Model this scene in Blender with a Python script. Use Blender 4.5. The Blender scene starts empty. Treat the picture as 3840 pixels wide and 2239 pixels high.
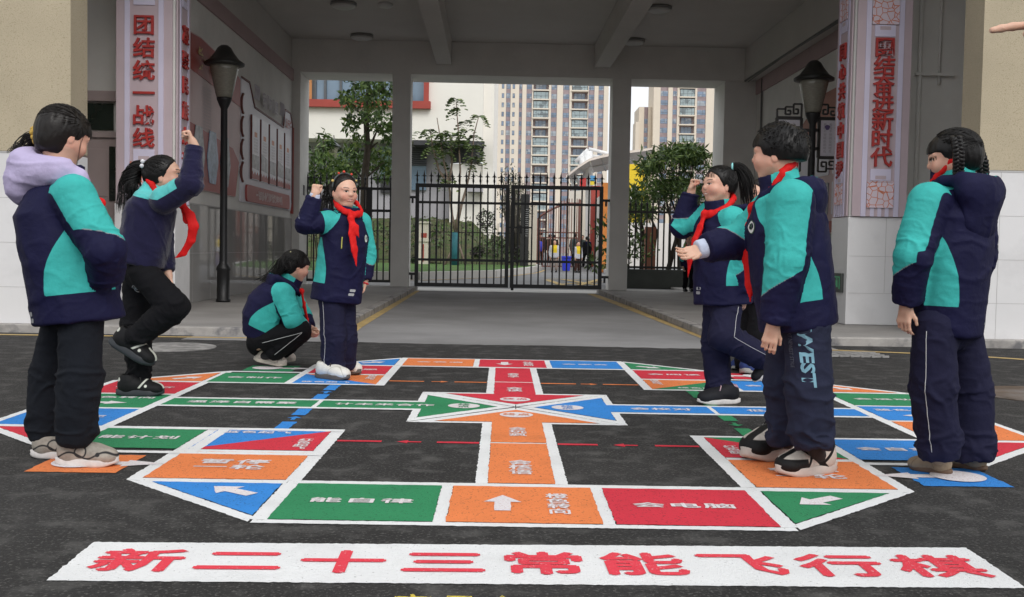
import bpy, bmesh, math, random
import numpy as np
from mathutils import Vector, Matrix
from mathutils.bvhtree import BVHTree
from mathutils.kdtree import KDTree

SC = bpy.context.scene
COL = SC.collection
random.seed(7)
RNG = np.random.default_rng(7)

# ------------------------------------------------------------------ camera
CAM_H, CAM_F = 0.87, 3985.0            # height (m), focal length (px of the 3840 px wide photo)
PITCH, ROLL, YAW = -0.0463, 0.0178, -0.00074
PS = 3840 / 2519.0                     # measuring pixels (2519 wide) -> photo pixels

def cam_axes():
    cy, sy = math.cos(YAW), math.sin(YAW)
    f = np.array([sy * math.cos(PITCH), cy * math.cos(PITCH), math.sin(PITCH)])
    r = np.array([cy, -sy, 0.0]); u = np.cross(r, f)
    return math.cos(ROLL) * r + math.sin(ROLL) * u, -math.sin(ROLL) * r + math.cos(ROLL) * u, f
CR, CU, CF = cam_axes()
cam_data = bpy.data.cameras.new('camera')
cam = bpy.data.objects.new('camera', cam_data); COL.objects.link(cam)
cam_data.sensor_width = 36.0
cam_data.lens = 36.0 * CAM_F / 3840
cam_data.clip_start = 0.05; cam_data.clip_end = 2000
M4 = Matrix.Identity(4)
for i in range(3):
    M4[i][0], M4[i][1], M4[i][2] = CR[i], CU[i], -CF[i]
M4[2][3] = CAM_H
cam.matrix_world = M4
SC.camera = cam

def ray(px, py):
    return CR * ((px * PS - 1920) / CAM_F) + CU * ((1119.5 - py * PS) / CAM_F) + CF
def at(px, py, Y):
    """world point seen at photo measure (px,py) at distance Y into the scene"""
    d = ray(px, py)
    return Vector((0, 0, CAM_H)) + Vector(d * (Y / d[1]))
def onz(px, py, z=0.0):
    d = ray(px, py)
    return Vector((0, 0, CAM_H)) + Vector(d * ((z - CAM_H) / d[2]))

# ------------------------------------------------------------------ world, sun, exposure
world = bpy.data.worlds.new('World'); SC.world = world; world.use_nodes = True
wn = world.node_tree.nodes; wl = world.node_tree.links
bg = wn['Background']
sky = wn.new('ShaderNodeTexSky'); sky.sky_type = 'NISHITA'; sky.sun_disc = False
SUN_EL, SUN_AZ = math.radians(42), math.radians(158)   # sun direction: azimuth clockwise from +Y
sky.sun_elevation = SUN_EL; sky.sun_rotation = SUN_AZ
sky.air_density = 1.0; sky.dust_density = 7.0; sky.ozone_density = 1.0
hs = wn.new('ShaderNodeHueSaturation'); hs.inputs['Saturation'].default_value = 0.12
hs.inputs['Value'].default_value = 1.0
wl.new(sky.outputs[0], hs.inputs['Color'])
# overcast: a nearly even cloud layer with soft brighter and darker banks over the clear sky
wtc = wn.new('ShaderNodeTexCoord'); wno = wn.new('ShaderNodeTexNoise'); wno.inputs['Scale'].default_value = 2.2; wno.inputs['Detail'].default_value = 6
wl.new(wtc.outputs['Generated'], wno.inputs['Vector'])
wcl = wn.new('ShaderNodeMix'); wcl.data_type = 'RGBA'; wcl.inputs['A'].default_value = (5.9, 6.1, 6.4, 1); wcl.inputs['B'].default_value = (7.2, 7.35, 7.5, 1)
wl.new(wno.outputs['Fac'], wcl.inputs['Factor'])
wmx = wn.new('ShaderNodeMix'); wmx.data_type = 'RGBA'; wmx.inputs['Factor'].default_value = 0.85
wl.new(hs.outputs[0], wmx.inputs['A']); wl.new(wcl.outputs['Result'], wmx.inputs['B']); wl.new(wmx.outputs['Result'], bg.inputs['Color'])
bg.inputs['Strength'].default_value = 0.15
sun = bpy.data.lights.new('sun', 'SUN'); sun.energy = 0.9; sun.angle = math.radians(25); sun.color = (1.0, 0.96, 0.91)
so = bpy.data.objects.new('sun', sun); COL.objects.link(so)
sd = Vector((math.sin(SUN_AZ) * math.cos(SUN_EL), math.cos(SUN_AZ) * math.cos(SUN_EL), math.sin(SUN_EL)))
so.rotation_euler = (-sd).to_track_quat('-Z', 'Y').to_euler()
so.location = (0, 0, 30)
SC.view_settings.view_transform = 'Standard'; SC.view_settings.look = 'None'
SC.view_settings.gamma = 1.0; SC.view_settings.exposure = 0.2
SC.render.engine = 'CYCLES'
SC.cycles.max_bounces = 7; SC.cycles.diffuse_bounces = 5; SC.cycles.glossy_bounces = 3
SC.cycles.transparent_max_bounces = 6
SC.cycles.use_denoising = True

# ------------------------------------------------------------------ object helpers
def tag(o, label=None, cat=None, group=None, kind=None):
    if label: o['label'] = label
    if cat: o['category'] = cat
    if group: o['group'] = group
    if kind: o['kind'] = kind
    return o
def empty(name, loc=(0, 0, 0), label=None, cat=None, group=None, kind=None, rz=0.0):
    o = bpy.data.objects.new(name, None); COL.objects.link(o)
    o.location = loc; o.rotation_euler = (0, 0, rz); o.empty_display_size = 0.1
    return tag(o, label, cat, group, kind)
def setparent(o, p):
    """parent keeping world-space vertex data"""
    o.parent = p
    o.matrix_parent_inverse = p_world(p).inverted()
def p_world(p):
    m = Matrix.LocRotScale(p.location, p.rotation_euler, p.scale)
    if p.parent: m = p_world(p.parent) @ p.matrix_parent_inverse @ m
    return m
class MB:
    """collects shapes into ONE mesh (world coordinates)"""
    def __init__(self): self.v = []; self.f = []; self.mi = []; self.sm = []
    def add(self, vs, fs, mi=0, smooth=False):
        b = len(self.v); self.v += [tuple(p) for p in vs]
        for f in fs:
            self.f.append([b + i for i in f]); self.mi.append(mi); self.sm.append(smooth)
        return self
    def box(self, x0, x1, y0, y1, z0, z1, mi=0):
        vs = [(x, y, z) for z in (z0, z1) for y in (y0, y1) for x in (x0, x1)]
        return self.add(vs, [(0, 2, 3, 1), (4, 5, 7, 6), (0, 1, 5, 4), (2, 6, 7, 3), (0, 4, 6, 2), (1, 3, 7, 5)], mi)
    def bar(self, a, b, w, h=None, up=(0, 0, 1), mi=0):
        a, b = Vector(a), Vector(b); h = h or w
        d = (b - a).normalized(); u = Vector(up)
        if abs(d.dot(u)) > 0.99: u = Vector((0, 1, 0))
        s = d.cross(u).normalized(); u = s.cross(d)
        vs = [p + s * (i * w / 2) + u * (j * h / 2) for p in (a, b) for i, j in ((-1, -1), (1, -1), (1, 1), (-1, 1))]
        return self.add(vs, [(3, 2, 1, 0), (4, 5, 6, 7), (0, 1, 5, 4), (1, 2, 6, 5), (2, 3, 7, 6), (3, 0, 4, 7)], mi)
    def tube(self, pts, rad, n=6, mi=0, smooth=True, caps=True, flat=1.0):
        pts = [Vector(p) for p in pts]; m = len(pts)
        if m < 2: return self
        rads = rad if hasattr(rad, '__len__') else [rad] * m
        vs = []; s = None
        for i in range(m):
            d = (pts[min(i + 1, m - 1)] - pts[max(i - 1, 0)])
            if d.length < 1e-9: d = Vector((0, 0, 1))
            d.normalize()
            if s is None:
                s = d.cross(Vector((0, 0, 1)))
                if s.length < 0.1: s = d.cross(Vector((0, 1, 0)))
            s = (s - d * s.dot(d)); s.normalize(); u = d.cross(s)
            for k in range(n):
                t = 2 * math.pi * k / n
                vs.append(pts[i] + s * (math.cos(t) * rads[i]) + u * (math.sin(t) * rads[i] * flat))
        fs = [(i * n + k, i * n + (k + 1) % n, (i + 1) * n + (k + 1) % n, (i + 1) * n + k) for i in range(m - 1) for k in range(n)]
        if caps: fs += [tuple(reversed(range(n))), tuple((m - 1) * n + k for k in range(n))]
        return self.add(vs, fs, mi, smooth)
    def lathe(self, c, prof, n=24, mi=0, smooth=True):
        vs = []; m = len(prof); c = Vector(c)
        for r, z in prof:
            for k in range(n):
                t = 2 * math.pi * k / n
                vs.append((c.x + r * math.cos(t), c.y + r * math.sin(t), c.z + z))
        fs = [(i * n + k, i * n + (k + 1) % n, (i + 1) * n + (k + 1) % n, (i + 1) * n + k) for i in range(m - 1) for k in range(n)]
        fs += [tuple(reversed(range(n))), tuple((m - 1) * n + k for k in range(n))]
        return self.add(vs, fs, mi, smooth)
    def prism(self, poly, z0, z1, mi=0):
        """polygon in xy, extruded in z"""
        n = len(poly)
        vs = [(p[0], p[1], z0) for p in poly] + [(p[0], p[1], z1) for p in poly]
        fs = [tuple(reversed(range(n))), tuple(range(n, 2 * n))] + [(i, (i + 1) % n, n + (i + 1) % n, n + i) for i in range(n)]
        return self.add(vs, fs, mi)
    def sheet(self, poly, z, mi=0):
        return self.add([(p[0], p[1], z) for p in poly], [tuple(range(len(poly)))], mi)
    def build(self, name, mats, parent=None, xf=None, bevel=0.0, **kw):
        me = bpy.data.meshes.new(name)
        vs = self.v
        if xf is not None: vs = [tuple(xf @ Vector(p)) for p in vs]
        me.from_pydata(vs, [], self.f)
        if not isinstance(mats, (list, tuple)): mats = [mats]
        for m in mats: me.materials.append(m)
        me.polygons.foreach_set('material_index', self.mi)
        me.polygons.foreach_set('use_smooth', self.sm)
        me.validate(); me.update()
        o = bpy.data.objects.new(name, me); COL.objects.link(o)
        if parent is not None: setparent(o, parent)
        if bevel:
            b = o.modifiers.new('bevel', 'BEVEL'); b.width = bevel; b.segments = 2; b.limit_method = 'ANGLE'; b.angle_limit = 0.7
        return tag(o, **kw)

# ------------------------------------------------------------------ materials
MATS = {}
def mat(name, base, rough=0.7, var=0.12, vscale=3.0, bump=0.0, bscale=60.0, spec=0.5, metal=0.0, coords='Object',
        stretch=(1, 1, 1), second=None, sscale=1.5, sthr=(0.5, 0.6), sfac=1.0, emit=None, rvar=0.0, detail=4.0, spk=None, spkscale=200, spkthr=(0.62, 0.68)):
    if name in MATS: return MATS[name]
    m = bpy.data.materials.new(name); m.use_nodes = True; MATS[name] = m
    nt = m.node_tree; N = nt.nodes; L = nt.links
    p = N['Principled BSDF']; p.inputs['Roughness'].default_value = rough; p.inputs['Metallic'].default_value = metal
    p.inputs['Specular IOR Level'].default_value = spec
    tc = N.new('ShaderNodeTexCoord'); mp = N.new('ShaderNodeMapping'); mp.inputs['Scale'].default_value = stretch
    L.new(tc.outputs[coords], mp.inputs['Vector'])
    def noise(sc, det=detail, ro=0.6):
        n = N.new('ShaderNodeTexNoise'); n.inputs['Scale'].default_value = sc; n.inputs['Detail'].default_value = det
        n.inputs['Roughness'].default_value = ro; L.new(mp.outputs[0], n.inputs['Vector']); return n
    n1 = noise(vscale)
    mix = N.new('ShaderNodeMix'); mix.data_type = 'RGBA'
    mix.inputs['A'].default_value = (*[c * (1 - var) for c in base], 1); mix.inputs['B'].default_value = (*[min(1, c * (1 + var)) for c in base], 1)
    rm = N.new('ShaderNodeMapRange'); rm.inputs['From Min'].default_value = 0.3; rm.inputs['From Max'].default_value = 0.7
    L.new(n1.outputs['Fac'], rm.inputs['Value']); L.new(rm.outputs[0], mix.inputs['Factor'])
    col = mix.outputs['Result']
    def over(col, c2, sc, thr, fac, det=5):
        n2 = noise(sc, det); r2 = N.new('ShaderNodeMapRange'); r2.inputs['From Min'].default_value = thr[0]; r2.inputs['From Max'].default_value = thr[1]
        r2.inputs['To Max'].default_value = fac
        L.new(n2.outputs['Fac'], r2.inputs['Value'])
        mx = N.new('ShaderNodeMix'); mx.data_type = 'RGBA'; L.new(r2.outputs[0], mx.inputs['Factor']); L.new(col, mx.inputs['A'])
        mx.inputs['B'].default_value = (*c2, 1); return mx.outputs['Result']
    if second: col = over(col, second, sscale, sthr, sfac)
    if spk: col = over(col, spk, spkscale, spkthr, 0.9, 2)
    L.new(col, p.inputs['Base Color'])
    if rvar:
        rr = N.new('ShaderNodeMapRange'); rr.inputs['To Min'].default_value = max(0.02, rough - rvar); rr.inputs['To Max'].default_value = min(1, rough + rvar)
        L.new(n1.outputs['Fac'], rr.inputs['Value']); L.new(rr.outputs[0], p.inputs['Roughness'])
    if bump:
        nb = noise(bscale, 4); b = N.new('ShaderNodeBump'); b.inputs['Strength'].default_value = 1.0; b.inputs['Distance'].default_value = bump
        L.new(nb.outputs['Fac'], b.inputs['Height']); L.new(b.outputs[0], p.inputs['Normal'])
    if emit:
        p.inputs['Emission Color'].default_value = (*emit[:3], 1); p.inputs['Emission Strength'].default_value = emit[3]
    return m

def text_mesh(s, size, off=0.0, spacing=1.0, extrude=0.0, vertical=False, lead=1.15):
    """outline text as (verts, faces), centred on the origin in the xy plane"""
    if vertical: s = '\n'.join(s)
    c = bpy.data.curves.new('lettering', 'FONT'); c.body = s; c.size = size; c.offset = off; c.space_character = spacing
    c.align_x = 'CENTER'; c.space_line = lead; c.extrude = extrude; c.resolution_u = 2
    o = bpy.data.objects.new('lettering', c); COL.objects.link(o)
    dg = bpy.context.evaluated_depsgraph_get()
    me = bpy.data.meshes.new_from_object(o.evaluated_get(dg))
    v = [np.array(p.co) for p in me.vertices]; f = [list(p.vertices) for p in me.polygons]
    bpy.data.objects.remove(o); bpy.data.curves.remove(c); bpy.data.meshes.remove(me)
    if not v: return [], []
    a = np.array(v); mid = (a.min(0) + a.max(0)) / 2; a[:, :2] -= mid[:2]
    return [tuple(p) for p in a], f
# ------------------------------------------------------------------ ground, court, drive
M_asph = mat('asphalt', (0.033, 0.032, 0.032), 0.92, 0.35, 0.7, bump=0.012, bscale=75, spec=0.25, second=(0.12, 0.117, 0.113), sscale=7.0,
             sthr=(0.50, 0.72), sfac=0.7, detail=9, spk=(0.12, 0.117, 0.112), spkscale=85, spkthr=(0.56, 0.68))
M_drive = mat('drive asphalt', (0.285, 0.28, 0.28), 0.9, 0.2, 0.6, bump=0.004, bscale=140, spec=0.25, second=(0.16, 0.158, 0.155), sscale=0.5,
              sthr=(0.45, 0.7), sfac=0.6, detail=8, spk=(0.24, 0.23, 0.225), spkscale=230, spkthr=(0.58, 0.66))
M_street = mat('street asphalt', (0.20, 0.20, 0.205), 0.9, 0.15, 0.4, bump=0.003, bscale=120, spec=0.25)
M_pave = mat('pavement slabs', (0.30, 0.285, 0.27), 0.75, 0.18, 0.8, bump=0.002, bscale=90, second=(0.2, 0.19, 0.18), sscale=1.1, sthr=(0.5, 0.75), sfac=0.6, detail=7)
M_kerb = mat('kerb stone', (0.34, 0.32, 0.30), 0.85, 0.25, 4, bump=0.004, bscale=60, second=(0.10, 0.10, 0.11), sscale=5, sthr=(0.5, 0.65), sfac=0.8, detail=7)
M_earth = mat('earth', (0.12, 0.10, 0.07), 0.95, 0.3, 0.3)

def jag(poly, amp=0.0025, step=0.03, closed=True):
    out = []; n = len(poly)
    for i in range(n if closed else n - 1):
        a = Vector(poly[i][:2]); b = Vector(poly[(i + 1) % n][:2]); L = (b - a).length
        k = max(1, int(L / step)); nrm = Vector((-(b - a).y, (b - a).x)) / max(L, 1e-6)
        for j in range(k):
            p = a.lerp(b, j / k)
            if j: p += nrm * random.gauss(0, amp)
            out.append((p.x, p.y))
    return out

EDGE_Y = 9.6
wob = [(x, EDGE_Y + 0.02 * math.sin(x * 3.1) + random.gauss(0, 0.012)) for x in np.arange(-3.0, 3.01, 0.06)]
MB().sheet([(-40, -40), (40, -40), (40, 10.6), (3.0, 10.6)] + [tuple(p) for p in reversed(wob)] + [(-3.0, 10.6), (-40, 10.6)], 0.0).build('asphalt_court', M_asph, kind='structure')
MB().sheet([tuple(p) for p in wob] + [(3.0, 10.3), (2.4, 21.9), (-2.9, 21.9), (-3.0, 10.3)], 0.002).build('driveway', M_drive, kind='structure')
g = MB(); g.sheet([(-600, -300), (600, -300), (600, 900), (-600, 900)], -0.12); g.build('ground', M_earth, kind='structure')

# ------------------------------------------------------------------ painted floor game
BX, BY, BR = 0.0268, 5.811, 0.0094
def bd(u, v):
    return (BX + u * math.cos(BR) - v * math.sin(BR), BY + u * math.sin(BR) + v * math.cos(BR))
def paint(name, c, speck=(0.10, 0.09, 0.09), sp=0.62, soil=None):
    return mat('paint ' + name, c, 0.85, 0.05, 4, bump=0.006, bscale=140, spec=0.3, second=soil or tuple(x * 0.72 for x in c), sscale=3.2, sthr=(0.55, 0.85), sfac=0.7,
               detail=7, spk=speck, spkscale=120, spkthr=(sp, sp + 0.05))
P_white = paint('white', (0.80, 0.81, 0.82), (0.35, 0.35, 0.35), 0.67)
P_line = paint('line white', (0.74, 0.75, 0.76), (0.3, 0.3, 0.3), 0.66)
P_red = paint('red', (0.66, 0.035, 0.062), (0.22, 0.02, 0.03))
P_blue = paint('blue', (0.035, 0.25, 0.70), (0.02, 0.09, 0.25))
P_green = paint('green', (0.03, 0.25, 0.105), (0.015, 0.09, 0.045))
P_orange = paint('orange', (0.82, 0.235, 0.075), (0.28, 0.09, 0.04))
P_letter = paint('stencil white', (0.78, 0.74, 0.76), (0.6, 0.45, 0.45), 0.60)
P_title = paint('stencil red', (0.78, 0.055, 0.085), (0.8, 0.35, 0.38), 0.64)
P_yellow = paint('yellow', (0.72, 0.56, 0.08), (0.12, 0.11, 0.06), 0.56)
P_kyellow = mat('faded yellow', (0.52, 0.37, 0.15), 0.85, 0.2, 4, second=(0.16, 0.13, 0.09), sscale=9, sthr=(0.55, 0.7), sfac=0.8, detail=7, bump=0.004, bscale=140)
PC = dict(r=P_red, b=P_blue, g=P_green, o=P_orange)
Z1, Z2, Z3 = 0.0025, 0.0045, 0.0065

game = empty('floor_game', (BX, BY, 0), 'large painted board game of coloured tiles with white outlines on the dark asphalt court', 'board game')
def rotq(p, q):
    u, v = p
    for _ in range(q): u, v = -v, u
    return (u, v)
def poly_b(pts, q=0): return [bd(*rotq(p, q)) for p in pts]

# white outlines: one mesh, pieces butted so nothing is coplanar-overlapping
wh = MB(); W = 0.045; WN = [0]
def wpoly(pts, q):
    WN[0] += 1; wh.sheet(jag(poly_b(pts, q), 0.0014, 0.015), Z1 + 2.5e-5 * WN[0])
def wbar(u0, u1, v0, v1, q): wpoly([(u0, v0), (u1, v0), (u1, v1), (u0, v1)], q)
E0, E1 = 0.815, 0.86; T0, T1 = 1.40, 1.45; K0, K1 = 1.91, 1.965; RO, RI = 2.52, 2.478
for q in range(4):
    wbar(-E1, E1, -RO, -RI, q)                       # outer edge of the arm
    wbar(-E1, E1, -K1, -K0, q)                       # inner edge of the arm
    for s in (-1, 1):
        wbar(min(s * E0 + 0, s * (E1 + .01)), max(s * E0, s * (E1 + .01)), -RI, -K1, q)
        wbar(min(s * 0.25, s * 0.292), max(s * 0.25, s * 0.292), -RI, -K1, q)
        # slanted edge of the corner triangle and its top edge
        wpoly([(s * (E1 + .01), -RO + .012), (s * T1, -K0 - .03), (s * T0 - s * .055, -K1 - .005), (s * (E1 + .01), -2.44)][::s], q)
        wpoly([(s * (E1 + .00), -K1 - .004), (s * (T0 - .05), -K1 - .004), (s * T1, -K0 - .03), (s * T0, -K0), (s * E1, -K0)][::s], q)
        # column of the two inner tiles
        wbar(min(s * E0, s * 0.873), max(s * E0, s * 0.873), -K0, -E0, q)
        wbar(min(s * T0, s * T1), max(s * T0, s * T1), -K0 - .028, -E0, q) if s > 0 else wbar(-T1, -T0, -K0 - .028, -E0, q)
        wbar(min(s * 0.873, s * T0), max(s * 0.873, s * T0), -1.397, -1.345, q)
        # stem sides
        wbar(min(s * 0.125, s * 0.172), max(s * 0.125, s * 0.172), -K0, -0.51, q)
        # foot of the arrow head
        wpoly([(s * 0.172, -0.552), (s * 0.553, -0.552), (s * 0.42, -0.512), (s * 0.172, -0.51)][::s], q)
        wpoly([(s * 0.553, -0.552), (s * 0.004, -0.012), (s * 0.0, -0.098), (s * 0.42, -0.512)][::s], q)
    wbar(-0.125, 0.125, -1.100, -1.075, q)
wh.build('outline', P_white, game)

def tile(col, pts, q, name='tile'):
    return MB().sheet(jag(poly_b(pts, q), 0.0016), Z2).build(name, PC[col], game)
def letters(parent, s, u, v, size, vertical=False, rot=0.0, material=None, off=0.022, z=Z3, sy=1.0, sx=1.0, lead=1.0):
    """stencilled words; the bold stroke is the outline printed five times a hair apart"""
    vs, fs = text_mesh(s, size, 0.0, 1.12, vertical=vertical, lead=lead)
    if not vs: return
    m = MB(); c, sn = math.cos(rot), math.sin(rot); b = size * off
    for i, (ox, oy) in enumerate(((0, 0), (b, 0), (-b, 0), (0, b), (0, -b))):
        out = []
        for x, y, _ in vs:
            x = x * sx + ox; y = y * sy + oy * min(1, sy * 1.3)
            p = bd(u + c * x - sn * y, v + sn * x + c * y); out.append((p[0], p[1], z + 6e-5 * i))
        m.add(out, fs)
    m.build('lettering', material or P_letter, parent)
def arrow(parent, u, v, ang, L=0.16, w=0.05, hw=0.12, material=None, z=Z3):
    a = math.radians(ang); d = Vector((math.cos(a), math.sin(a))); n = Vector((-d.y, d.x)); h = L * 0.45
    c = Vector((u, v)); pts = [c - d * L / 2 + n * w / 2, c - d * L / 2 - n * w / 2, c + d * (L / 2 - h) - n * w / 2, c + d * (L / 2 - h) - n * hw / 2,
                               c + d * L / 2, c + d * (L / 2 - h) + n * hw / 2, c + d * (L / 2 - h) + n * w / 2]
    MB().sheet(jag([bd(*p) for p in pts], 0.0012), z).build('arrow', material or P_letter, parent)

# arm rows: q=0 front, 1 right, 2 back, 3 left (each turned a quarter)
TRI_L = [(-1.345, -1.973), (-0.873, -1.973), (-0.873, -2.432)]
TRI_R = [(0.873, -1.973), (1.345, -1.973), (0.873, -2.432)]
ROW1 = [(-E0, -RI), (-0.292, -RI), (-0.292, -K1), (-E0, -K1)]
ROW2 = [(-0.25, -RI), (0.25, -RI), (0.25, -K1), (-0.25, -K1)]
ROW3 = [(0.292, -RI), (E0, -RI), (E0, -K1), (0.292, -K1)]
arms = [  # left triangle, tiles, right triangle, stem colour, texts
    ('b', 'g', 'o', 'r', 'g', 'o', '能自律', '橙色转向', '会电脑'),
    ('r', 'o', 'b', 'g', 'o', 'b', '会合作', '蓝色转向', '会运动'),
    ('g', 'b', 'r', 'o', 'b', 'r', '会家务', '红色转向', '会表演'),
    ('o', 'r', 'g', 'b', 'r', 'g', '会践行', '绿色转向', '会探究')]
for q, (c1, c2, c3, c4, c5, cs, t1, t2, t3) in enumerate(arms):
    up = 90 * q
    tl = tile(c1, TRI_L, q); tr = tile(c5, TRI_R, q)
    p = rotq((-1.02, -2.10), q); arrow(tl, p[0], p[1], (145, 235, 325, 40)[q], 0.20, 0.055, 0.13)
    p = rotq((1.04, -2.12), q); arrow(tr, p[0], p[1], (215, 305, 35, 145)[q], 0.20, 0.055, 0.13)
    a = tile(c2, ROW1, q); b = tile(c3, ROW2, q); c = tile(c4, ROW3, q)
    p = rotq((-0.55, -2.22), q); letters(a, t1, p[0], p[1], 0.115, sy=.6)
    p = rotq((0.55, -2.22), q); letters(c, t3, p[0], p[1], 0.115, sy=.6)
    if q in (0, 2):
        p = rotq((-0.07, -2.22), q) if q == 0 else (-0.06, 2.19)
        arrow(b, p[0], p[1], 90 if q == 0 else -90, 0.22, 0.055, 0.13)
        letters(b, t2, 0.12, -2.22 if q == 0 else 2.20, 0.082, vertical=True, sy=.9)
    else:
        s = 1 if q == 1 else -1
        letters(b, t2, s * 2.22, 0.11, 0.10, sy=.7); arrow(b, s * 2.22, -0.09, 180 if q == 1 else 0, 0.24, 0.05, 0.12)
    # stem with arrow head towards the centre
    st = tile(cs, [(-0.125, -1.075), (0.125, -1.075), (0.125, -0.51), (0.41, -0.508), (0.0, -0.104), (-0.41, -0.508), (-0.125, -0.51)], q, 'arrow_tile')
    s2 = tile(cs, [(-0.125, -K0), (0.125, -K0), (0.125, -1.10), (-0.125, -1.10)], q)
    pc = rotq((0.0, -0.285), q)
    el = [bd(pc[0] + 0.088 * math.cos(t), pc[1] + 0.088 * math.sin(t)) for t in np.linspace(0, 2 * math.pi, 33)[:-1]]
    MB().sheet(el, Z3).build('disc', P_letter, st)
    letters(st, '终点' if q in (0, 2) else '终\n点', pc[0], pc[1], 0.07, material=PC[cs], z=Z3 + 0.002, off=0.012)
    if q == 0:
        letters(st, '会玩疯', 0.0, -0.80, 0.088, vertical=True, sy=.95); letters(s2, '会核语', 0, -1.62, 0.098, vertical=True, sy=.95)
    elif q == 2:
        letters(st, '会读', 0.0, 0.72, 0.105, vertical=True); letters(s2, '会写字', 0, 1.45, 0.085, vertical=True)
    elif q == 1:
        letters(st, '会校对', 0.80, 0.0, 0.11, sy=.75); letters(s2, '低碳生活', 1.50, 0.0, 0.11, sy=.75)
    else:
        letters(st, '计未来合作', -0.72, 0.0, 0.105, sy=.75); letters(s2, '温泽自需聚', -1.50, 0.0, 0.115, sy=.75)
# inner corner tiles
PAUSE = [(-T0, -K0), (-0.873, -K0), (-0.873, -1.397), (-T0, -1.397)]
SIDE = [(-K0 - .028, -1.345), (-T1, -1.345), (-T1, -0.86), (-K0 - .028, -0.86)]
corner = [('o', 'g', '暂停\n一轮', '能计划'), ('o', 'b', '暂停\n一轮', '会自救'), ('r', 'b', '会阅读', '会合作'), ('r', 'g', '会反思', '会制作')]
flips = [(-1, -1), (1, -1), (1, 1), (-1, 1)]
split = [('b', 'r', '蓝色起飞', '红色起飞'), ('g', 'r', '绿色起飞', '红色起飞'), ('g', 'o', '绿色起飞', '橙色起飞'), ('b', 'o', '蓝色起飞', '橙色起飞')]
for k, (sx, sy) in enumerate(flips):
    f = lambda pts: [bd(-sx * -u * -1 if False else sx * abs(u), sy * abs(v)) for u, v in pts]
    a = MB().sheet(jag(f(PAUSE), .0016), Z2).build('tile', PC[corner[k][0]], game)
    letters(a, corner[k][2], sx * 1.135, sy * 1.655, 0.125 if k < 2 else 0.11, sy=.72, sx=1.1, lead=1.15)
    b = MB().sheet(jag(f(SIDE), .0016), Z2).build('tile', PC[corner[k][1]], game)
    letters(b, corner[k][3], sx * 1.69, sy * 1.10, 0.115, sy=.7)
    A, B_, C_, D_ = (0.873, 0.86), (1.40, 0.86), (1.40, 1.345), (0.873, 1.345)
    # the diagonal runs from the inner to the outer corner
    e1 = MB().sheet(jag(f([A, B_, C_]), .0012), Z2).build('tile', PC[split[k][0]], game)
    e2 = MB().sheet(jag(f([A, C_, D_]), .0012), Z2).build('tile', PC[split[k][1]], game)
    letters(e1, split[k][2], sx * 1.20, sy * 0.93, 0.075, sy=.8)
    letters(e2, split[k][3], sx * 0.945, sy * 1.20, 0.066, vertical=True, sy=.95)
# flight lines: dashes with a small arrow
def dash(col, pts, ang, arrows):
    for u0, u1, v0, v1 in pts: MB().sheet(jag([bd(u0, v0), bd(u1, v0), bd(u1, v1), bd(u0, v1)], .002), Z1).build('flight_line', PC[col], game)
    for u, v in arrows: arrow(game, u, v, ang, 0.11, 0.022, 0.075, PC[col], Z1)
dash('r', [(-0.81, -0.612, -1.108, -1.072), (-0.365, -0.176, -1.108, -1.072), (0.176, 0.355, -1.108, -1.072), (0.612, 0.81, -1.108, -1.072)], 180, [(-0.49, -1.09), (0.48, -1.09)])
dash('o', [(-0.81, -0.584, 1.05, 1.085), (-0.386, -0.176, 1.05, 1.085), (0.176, 0.404, 1.05, 1.085), (0.579, 0.81, 1.05, 1.085)], 0, [(-0.48, 1.067), (0.49, 1.067)])
dash('b', [(-1.156, -1.084, 0.57, 0.812), (-1.156, -1.084, 0.174, 0.394), (-1.156, -1.084, -0.392, -0.174), (-1.156, -1.084, -0.812, -0.60)], 90, [(-1.12, 0.48), (-1.12, -0.49)])
dash('g', [(1.075, 1.150, 0.50, 0.812), (1.075, 1.150, 0.174, 0.394), (1.075, 1.150, -0.352, -0.174), (1.075, 1.150, -0.812, -0.582)], -90, [(1.112, 0.45), (1.112, -0.46)])
# start pads outside the four corners
for k, (sx, sy, c, lab) in enumerate([(-1, -1, 'o', 'orange painted start square under grey sneakers'),
                                      (1, -1, 'b', 'blue painted start square with a white arrow under tan boots'),
                                      (1, 1, 'r', 'red painted start square under blue shoes behind the hopping girl'),
                                      (-1, 1, 'g', 'green painted start square under the crouching girl')]):
    cx, cy = sx * 1.70, sy * 1.66; h = 0.172
    e = MB().sheet(jag([bd(cx - h, cy - h), bd(cx + h, cy - h), bd(cx + h, cy + h), bd(cx - h, cy + h)], .002), Z1).build('start_pad', PC[c], label=lab, cat='floor marking', group='start squares of the floor game')
    d = -sx
    arrow(e, cx + d * 0.13, cy, 180 if d < 0 else 0, 0.34, 0.06, 0.12, P_letter, Z2)
    el = [bd(cx - d * .03 + 0.105 * math.cos(t), cy + 0.105 * math.sin(t)) for t in np.linspace(0, 2 * math.pi, 33)[:-1]]
    MB().sheet(el, Z3).build('disc', P_letter, e)
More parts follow.
